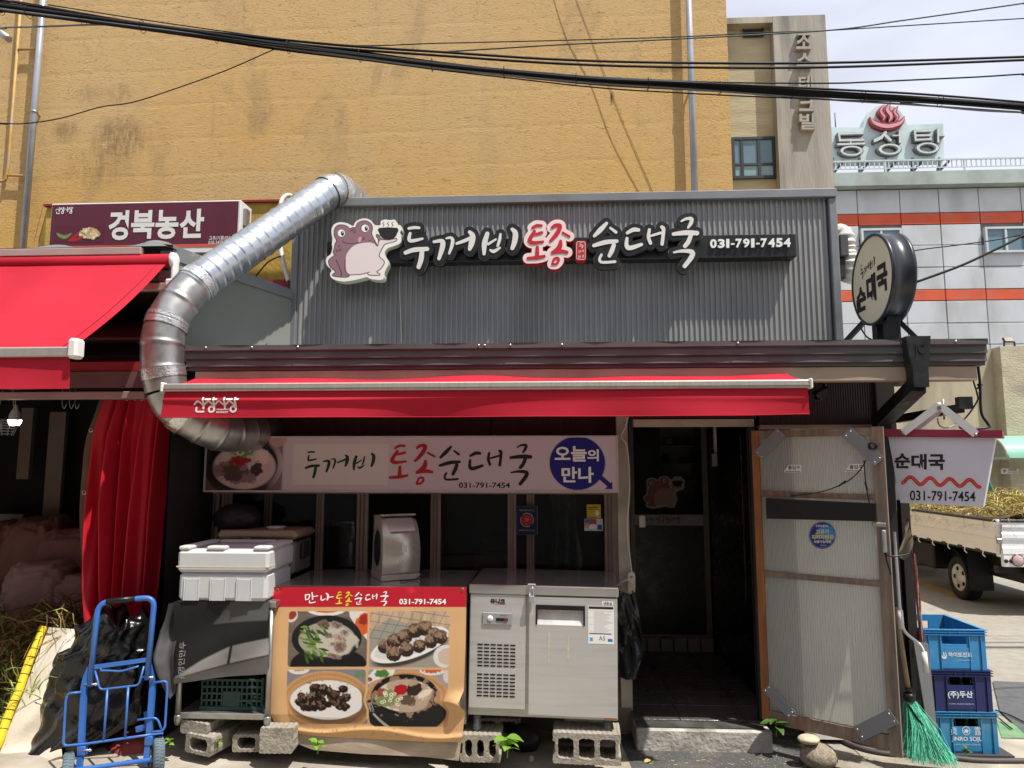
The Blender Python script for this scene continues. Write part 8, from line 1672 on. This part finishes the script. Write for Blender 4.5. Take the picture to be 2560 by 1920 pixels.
# ------------------------------------------------------------ blue hand truck with bin bag
A('cart_blue', '#2f62ab', .35, var=.06, vs=8, spec=.5, coat=.3, dirt='#4c6fa0', dirt_amt=.3, dirt_scale=14); A('tyre_grey', '#5f6e78', .75, var=.15, vs=20, dirt='#3f474c', dirt_amt=.5, dirt_scale=12)
kc = 480 / 1694
ht = thing('hand_truck', 'blue tubular steel hand truck with wire panel holding the bin bag', 'hand truck', (0, 0, 0))
def HT(x, y, dy=0):
    u = x * kc; v = 1450 + y * kc; Y = 3.90 + (u - 170) / 225 * .12 + (1900 - v) * .00022 + dy; return P(u, v, Y)
def rodd(name, pts, r, m='cart_blue', fl=.03, par=None, n=10): mb = MB(); mb.tube(fillet([HT(*p) for p in pts], fl), r, n); return mb.build(name, MT[m], par or ht)
rodd('handle', [(792, 940), (868, 200), (1365, 150), (1298, 880)], .0155, fl=.06, n=14)
rodd('grip', [(940, 190), (1195, 166)], .0180, 'black_plastic', n=14)
for pts in ([(800, 770), (745, 900), (715, 1500), (695, 1720)], [(1310, 740), (1352, 870), (1312, 1430), (1285, 1640)]):
    mb = MB(); q = fillet([HT(*p, .012) for p in pts], .06)
    for a, b in zip(q[:-1], q[1:]): mb.bar(a, b + (b - a) * .04, .030, .018, up=(0, -1, 0))
    mb.build('side_rail', MT['cart_blue'], ht)
mb = MB(); mb.bar(HT(830, 768), HT(1300, 703), .022, .012, up=(0, -1, 0)); mb.build('cross_bar', MT['cart_blue'], ht)
rodd('wire', [(838, 800), (882, 968), (1225, 928), (1270, 760)], .0055, fl=.02); rodd('wire', [(890, 780), (888, 800), (980, 800), (1060, 808), (1160, 780), (1225, 760)], .0055)
rodd('wire', [(948, 965), (915, 1420)], .0065); rodd('wire', [(1132, 940), (1104, 1390)], .0065)
rodd('wire', [(720, 990), (598, 1000), (580, 1060), (560, 1440), (575, 1462), (740, 1448), (1110, 1395), (1440, 1350)], .0065)
rodd('wire', [(1360, 905), (1472, 890), (1476, 960), (1455, 1300), (1430, 1332), (1340, 1342)], .0065)
rodd('wire', [(1210, 1235), (1385, 1210), (1430, 1330)], .006); rodd('axle', [(560, 1690), (830, 1655), (1300, 1590), (1420, 1575)], .0125)
for (x, y) in ((715, 1500), (1310, 1410)): mb = MB(); c = HT(x, y, .0); mb.box(c.x - .022, c.y - .005, c.z - .03, c.x + .022, c.y + .03, c.z + .02, bev=.004); mb.build('rail_sleeve', MT['cart_blue'], ht)
for (x, y) in ((800, 920), (1300, 858), (745, 1500)): mb = MB(); c = HT(x, y, -.005); mb.tube([c - Vector((.035, 0, 0)), c + Vector((.04, 0, 0))], .005, 6); mb.lathe([(0, -.004), (.009, -.004), (.009, .004), (0, .004)], 8, Matrix.Translation(c + Vector((.03, 0, 0))) @ rot(ry=R(90))); mb.build('bolt', MT['galv'], ht)
mb = MB(); c0_, c1_2 = HT(1240, 1190), HT(1300, 1390); mb.bar(c0_ + Vector((0, .06, 0)), c1_2 + Vector((0, .02, 0)), .03, .01, up=(0, -1, 0)); mb.bar(HT(1200, 1320, .05), HT(1290, 1295, .05), .012, .03); mb.build('folding_stay', MT['cart_blue'], ht)
def cart_wheel(x, y):
    c = HT(x, y, .02); Rw, wd = .100, .055; M_ = Matrix.Translation(c) @ rot(rz=R(33)) @ rot(ry=R(90)); mb = MB()
    mb.lathe([(Rw * .55, -wd / 2), (Rw * .9, -wd / 2), (Rw, -wd / 2 + .008), (Rw, wd / 2 - .008), (Rw * .9, wd / 2), (Rw * .55, wd / 2)], 40, M_); o = mb.build('wheel', MT['tyre_grey'], ht); mb = MB(); mb.lathe([(0, -wd / 2 + .004), (Rw * .55, -wd / 2 + .004), (Rw * .55, wd / 2 - .004), (0, wd / 2 - .004)], 24, M_); mb.build('hub', mat('hub_yellow', '#b8932a', .5) if 'hub_yellow' not in bpy.data.materials else bpy.data.materials['hub_yellow'], o)
    for k in range(36):
        a = k * 2 * math.pi / 36
        for s_ in (-1, 1): mb = MB(); mb.box(-.004 + Rw - .0005, -.0035, s_ * .012 - .009, Rw + .0022, .0035, s_ * .012 + .009, M_ @ Matrix.Rotation(a + s_ * .04, 4, 'Z')); tread.append(mb)
    return o
tread = []
for (x, y) in ((1395, 1560), (598, 1700)):
    tread.clear(); o = cart_wheel(x, y); big = MB()
    for m_ in tread: big.add(m_.v, m_.f)
    t_ = big.build('tread', MT['tyre_grey'], o); t_['kind'] = 'stuff'
# bin bag
bb2 = thing('bin_bag', 'bulging black bin bag strapped upright behind the hand truck', 'bag', (0, 0, 0))
prof_c = [(590, 300), (900, 880), (930, 900)]
def BAG(s, t):
    # t: 0 bottom .. 1 neck; s around
    v = np.interp(t, [0, .06, .2, .45, .62, .72, .80, .90, 1.0], [1890, 1872, 1800, 1700, 1632, 1618, 1590, 1560, 1535]); uc = np.interp(t, [0, .06, .2, .45, .62, .72, .80, .90, 1.0], [120, 160, 235, 245, 255, 275, 282, 290, 292]); ru = np.interp(t, [0, .06, .2, .45, .62, .72, .80, .90, 1.0], [30, 75, 115, 112, 108, 92, 84, 78, 60])
    Yc = np.interp(t, [0, .1, .4, 1], [4.22, 4.24, 4.26, 4.28]); a = s * 2 * math.pi; r_ = 1 + .05 * math.sin(a * 5 + t * 9) + .05 * math.sin(a * 11 - t * 17 + 2) + .035 * math.sin(a * 3 + t * 31)
    if t > .6: r_ += .10 * math.sin(a * 7 + 1.3 * t) * (t - .6) * 2.2
    c = P(float(uc), float(v), float(Yc)); rx = float(ru) / FPX * float(Yc); jag = .05 * math.sin(a * 3 + 1) * max(0, t - .9) * 10 + .03 * math.sin(a * 8) * max(0, t - .92) * 12
    return c + Vector((math.cos(a) * rx * r_, math.sin(a) * min(rx, .17) * r_ * .95, jag + .006 * math.sin(a * 5 + t * 24)))
mb = MB(); mb.grid(BAG, 150, 110); mb.build('skin', MT['black_bag'], bb2, fix=True)
mb = MB(); mb.grid(lambda s, t: BAG(s, .97).lerp(P(292, 1575, 4.28), t), 60, 8); mb.build('mouth', MT['black_bag'], bb2)
o = lump('red_cloth', mat('cloth_rust', '#8c3b38', .7, var=.2, vs=9), P(330, 1880, 4.30), (.14, .12, .10), 77, .35, 16, .2); tag(o, 'crumpled dull red cloth on the ground behind the hand truck wheels', 'cloth')
# ------------------------------------------------------------ concrete blocks, stones
A('block_grey', '#938c80', .95, var=.2, vs=30, bump=.006, bs=70, spec=.15, dirt='#6b6358', dirt_amt=.5, dirt_scale=7)
def block(u0, v0, u1, v1, Y, dep, label, holes=3, axis='front', rz=0, tilt=0):
    a = P(u0, (v0 + v1) / 2, Y); b = P(u1, (v0 + v1) / 2, Y); z1 = P((u0 + u1) / 2, v0, Y).z; z0 = max(gz(a.x), P((u0 + u1) / 2, v1, Y).z); w = b.x - a.x; h = z1 - z0
    t = thing('concrete_block', label, 'block', ((a.x + b.x) / 2, Y, z0), rz, 'hollow concrete blocks on the ground'); t.rotation_euler.y = tilt
    pts = None; hw_ = w / 2; mb = MB(); hs = []
    if holes:
        web = .028; cw2 = (w - web * (holes + 1)) / holes; hs = [(-hw_ + web + k * (cw2 + web), -hw_ + web + k * (cw2 + web) + cw2) for k in range(holes)]
    def sdf(X, Z):
        D = sd_rrect(X, Z, -hw_, 0, hw_, h, .008)
        for x0, x1 in hs: D = np.maximum(D, -sd_rrect(X, Z, x0, h * .17, x1, h * .83, .022))
        if holes >= 3:
            for s_ in (-1, 1): D = np.maximum(D, -sd_rrect(X, Z, s_ * hw_ - .014, h * .3, s_ * hw_ + .014, h * .72, .012))
        return D + .0018 * np.sin(X * 220 + Z * 130)
    slab(mb, contour(sdf, -hw_ - .02, -.02, hw_ + .02, h + .02, .006), lambda x, z, d: Vector((x, -d, z)), -dep, 0, True); mb.build('block', MT['block_grey'], t, fix=False); return t
block(1150, 1838, 1252, 1906, 4.24, .19, 'hollow block under the freezer leg next to the menu banner', 3)
block(1382, 1834, 1552, 1912, 4.20, .19, 'hollow block with three open cells under the freezer corner by the doorway', 3, rz=R(-3))
block(1190, 1796, 1300, 1840, 4.72, .19, 'shaded hollow block under the back of the freezer beside the seedling', 2)
block(1412, 1796, 1520, 1840, 4.74, .19, 'shaded hollow block under the back of the freezer by the doorway', 3)
block(456, 1838, 532, 1886, 4.13, .30, 'tilted broken block under the stand leg nearest the hand truck', 1, rz=R(-14), tilt=R(4))
block(582, 1836, 650, 1880, 4.20, .25, 'short block end with one square hole between the stand legs', 1, rz=R(4))
block(650, 1820, 732, 1884, 4.12, .16, 'chipped solid block under the stand leg next to the banner', 0, rz=R(3))
block(446, 1804, 520, 1838, 4.16, .22, 'rough broken slab lying on the tilted block', 0, rz=R(-10), tilt=R(5))
def rock(u, v, Y, sz, m, label, seed, z=None):
    p = P(u, v, Y); o = lump('stone', m, (p.x, Y, gz(p.x) + sz[2] * .8 if z is None else z), sz, seed, .16, 14, .2); tag(o, label, 'stone'); return o
A('granite', '#8d8270', .9, var=.3, vs=60, bump=.006, bs=90); A('stone_pale', '#b5ab94', .85, var=.2, vs=20, bump=.004, bs=50)
rr1 = rock(2044, 1838, 4.52, (.105, .085, .075), MT['granite'], 'rough granite lump propping the open door', 31); rock(2020, 1815, 4.50, (.062, .05, .026), MT['stone_pale'], 'flat pale stone resting on the granite lump', 32, z=.165)
rock(1328, 1868, 4.5, (.018, .018, .02), MT['stone_pale'], 'small egg-shaped white stone under the freezer', 33)
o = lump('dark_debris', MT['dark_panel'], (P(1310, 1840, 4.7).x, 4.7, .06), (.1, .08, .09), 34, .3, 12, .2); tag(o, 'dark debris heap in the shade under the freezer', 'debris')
# ------------------------------------------------------------ weeds growing at the wall foot
A('leaf_green', '#6f9a3a', .5, var=.15, vs=20, spec=.35); A('leaf_dark', '#3c5a26', .55, var=.2, vs=20); A('stem_green', '#6d7d3a', .6, var=.1)
_m = MT['leaf_green']; _N = _m.node_tree.nodes; _L = _m.node_tree.links; _t = _N.new('ShaderNodeBsdfTranslucent'); _t.inputs[0].default_value = (*lin('#a8cf4a'), 1); _x = _N.new('ShaderNodeMixShader'); _x.inputs[0].default_value = .35
_L.new(_N['Principled BSDF'].outputs[0], _x.inputs[1]); _L.new(_t.outputs[0], _x.inputs[2]); _L.new(_x.outputs[0], _N['Material Output'].inputs[0])
def leaf(L, w):
    mb = MB(); n = 8
    def f(s, t): ww = w * math.sin(math.pi * min(1, (t * .94 + .03)) ** .8); return (L * t, (s - .5) * ww, .12 * L * math.sin(t * 2.2) + .10 * abs(s - .5) * ww * 2 - .25 * L * t * t)
    mb.grid(f, 4, n); return mb
def weed(u, v, Y, label, leaves, m, size, sc=None):
    p = P(u, v, Y) if sc is None else sc; t = thing('weed', label, 'plant', (p.x, Y, max(gz(p.x), p.z) if sc is None else p.z)); r = random.Random(int(u)); top = size * .8
    mb = MB(); mb.tube(smoothpath([(0, 0, -.01), (.004, -.004, top * .5), (.0, -.01, top)], 4), .0035, 6); mb.build('stem', MT['stem_green'], t)
    for k in range(leaves):
        L = size * r.uniform(.55, .85); o = leaf(L, L * .62).build('leaf', MT[m], t, fix=False); zz = top * (.35 + .65 * k / max(1, leaves - 1)); o.location = (0, -.008, zz); o.rotation_euler = (r.uniform(-.4, .4), r.uniform(-.5, .15), k * 2.4 + r.uniform(-.3, .3))
    return t
weed(1268, 1890, 4.16, 'large bright green seedling growing in front of the freezer', 9, 'leaf_green', .125)
weed(794, 1880, 4.13, 'small bright green seedling growing under the menu banner', 6, 'leaf_green', .075)
weed(424, 1865, 4.14, 'tiny sunlit weed beside the hand truck wheel', 5, 'leaf_green', .05)
weed(545, 1862, 4.16, 'tiny weed sprouting between the broken blocks', 5, 'leaf_green', .045)
weed(1940, 1838, 4.66, 'dark leafy weed at the end of the doorstep', 8, 'leaf_dark', .12)
weed(2414, 1886, 4.35, 'wispy little weed in front of the bottle crates', 7, 'leaf_dark', .045)
# grit and dry leaf litter on the ground
gr = MB(); r = random.Random(21)
for k in range(1500):
    u, v = r.uniform(300, 2330), r.uniform(1822, 1925); p = G(u, v, .008)
    if not (4.0 < p.y < 4.75): continue
    z = gz(p.x) + .001; s_ = r.uniform(.0015, .0055) * (1.4 if r.random() < .06 else 1); a = r.random() * 3
    gr.add([(p.x + s_ * math.cos(a), p.y + s_ * math.sin(a), z + .006 if p.x > .6 else z), (p.x + s_ * math.cos(a + 2.1), p.y + s_ * math.sin(a + 2.1), z + .006 if p.x > .6 else z), (p.x + s_ * math.cos(a + 4.2), p.y + s_ * math.sin(a + 4.2), z + .006 if p.x > .6 else z), (p.x, p.y, z + s_ * .9 + (.006 if p.x > .6 else 0))], [(0, 1, 3), (1, 2, 3), (2, 0, 3)])
o = gr.build('grit', mat('grit_pale', '#aaa08d', .9, var=.4, vs=80)); tag(o, 'scattered pale grit over the paving', 'grit', kind='stuff')
mb = leaf(.05, .03); o = mb.build('dry_leaf', mat('leaf_dry', '#b59a5a', .8, var=.2), None, fix=False); o.location = G(1612, 1906, .012); o.rotation_euler = (.2, -.2, .6); tag(o, 'single dry yellow leaf on the asphalt by the doorstep', 'leaf')
mb = MB(); r = random.Random(5)
for k in range(140):
    p = G(r.uniform(1600, 2090), r.uniform(1840, 1915), .010); a = r.random() * 3.1; L = r.uniform(.008, .03); d = Vector((math.cos(a), math.sin(a), 0)) * L; mb.add([p - d * .5, p + d * .5, p + d * .5 + Vector((0, .0015, .0015)), p - d * .5 + Vector((0, .0015, .0015))], [(0, 1, 2, 3)])
tag(mb.build('straw_litter', GC[0]), 'fine straw litter scattered on the asphalt', 'straw', kind='stuff')
# ------------------------------------------------------------ overhead cables
A('cable_black', '#101113', .6, var=.1, spec=.25); A('cable_grey', '#6d6b67', .5, metal=.2, var=.08); A('cable_green', '#26362c', .5, var=.1)
def spanned(q, u0, u1):
    # the street spans go on to poles well outside the view
    if u0 <= -80: d = (q[0] - q[1]).normalized(); q = [q[0] + d * 8 + Vector((0, 0, .5)), q[0] + d * 3.5 + Vector((0, 0, .1))] + q
    if u1 >= 2600: d = (q[-1] - q[-2]).normalized(); q = q + [q[-1] + d * 3.5 + Vector((0, 0, .1)), q[-1] + d * 8 + Vector((0, 0, .5))]
    return q
def cpath(pts, Y0, Y1, k=7): return smoothpath(spanned([P(u, v, Y0 + (Y1 - Y0) * (u + 100) / 2760) for u, v in pts], pts[0][0], pts[-1][0]), k)
BUN = [(-90, 6), (0, 20), (150, 40), (300, 60), (500, 86), (700, 115), (900, 140), (1100, 165), (1300, 185), (1500, 203), (1700, 214), (1900, 226), (2100, 238), (2300, 249), (2560, 268), (2660, 276)]
cb_ = thing('cable_bundle', 'thick sagging bundle of black overhead cables crossing the whole street', 'cables', (0, 0, 0)); r = random.Random(8)
bp = cpath(BUN, 5.6, 6.1, 10)
for k in range(18):
    a0 = r.random() * 6.28; rad = r.uniform(.006, .050); tw = r.uniform(-.03, .03); q = []
    for i, p in enumerate(bp):
        a = a0 + tw * i; s_ = 1 - .25 * math.sin(i * .09 + k); fan = max(0, 1 - i / 55) * .07 * (k - 9) / 9; q.append(p + Vector((0, math.cos(a) * rad * s_, math.sin(a) * rad * s_ + fan)))
    mb = MB(); mb.tube(q, .008 if k == 4 else r.choice((.006, .008, .010, .015)), 6); mb.build('cable', MT['cable_grey' if k == 4 else 'cable_black'], cb_)
for i in range(8, len(bp), 9): mb = MB(); c = bp[i]; mb.tube([c + Vector((0, .052 * math.cos(a), .054 * math.sin(a))) for a in [j * math.pi / 5 for j in range(10)]], .003, 4, closed=True); mb.build('cable_tie', MT['cable_black'], cb_)
CB = [('upper twin cable running just above the thick bundle', [(-90, -18), (60, 8), (350, 58), (600, 88), (850, 113), (1100, 130), (1400, 149), (1700, 157), (2070, 157), (2560, 142), (2660, 138)], .011, 'cable_black'),
      ('second twin cable right under the upper one', [(-90, -8), (60, 16), (350, 66), (600, 96), (850, 121), (1100, 139), (1400, 159), (1700, 168), (2070, 168), (2560, 150), (2660, 146)], .011, 'cable_black'),
      ('thin wire rising from the bundle across the pale sky', [(120, 12), (500, 70), (850, 112), (1100, 108), (1400, 101), (1700, 92), (1900, 82), (2070, 76), (2300, 62), (2560, 46), (2660, 40)], .005, 'cable_black'),
      ('twisted wire climbing steeply over the sky past the tower', [(1090, 131), (1250, 121), (1400, 112), (1700, 97), (2070, 76), (2250, 52), (2400, 31), (2560, 8), (2660, -8)], .0065, 'cable_green'),
      ('slack wire hanging just above the thick bundle by the tower', [(1400, 188), (1600, 198), (1800, 206), (2070, 208), (2170, 205), (2300, 199), (2450, 192), (2560, 185), (2660, 180)], .007, 'cable_black'),
      ('thin single wire drooping across the left of the yellow wall', [(-80, 306), (0, 308), (60, 309), (150, 296), (250, 268), (330, 256), (420, 228), (560, 178), (670, 130), (700, 118)], .005, 'cable_black'),
      ('stiff grey cable joining the bundle at the left', [(-80, 70), (0, 69), (120, 66), (230, 62), (330, 62)], .008, 'cable_grey'),
      ('pale cable leaving the bundle below it by the bath sign', [(2250, 256), (2322, 264), (2439, 276), (2560, 282), (2660, 286)], .006, 'cable_grey')]
for lab, pts, rd_, m in CB: mb = MB(); mb.tube(cpath(pts, 5.6, 6.1), rd_, 6); tag(mb.build('overhead_cable', MT[m]), lab, 'cable', 'overhead cables')
for lab, pts, rd_ in (('black cable running from the round sign to the street', [(2288, 706), (2400, 665), (2480, 628), (2560, 588), (2680, 525)], .009), ('thin wire strung behind the round sign', [(2230, 642), (2290, 626), (2400, 612), (2500, 598), (2560, 585), (2660, 570)], .004)):
    mb = MB(); mb.tube(smoothpath(spanned([P(u, v, 4.9) for u, v in pts], pts[0][0], pts[-1][0]), 6), rd_, 6); tag(mb.build('overhead_cable', MT['cable_black']), lab, 'cable', 'overhead cables')
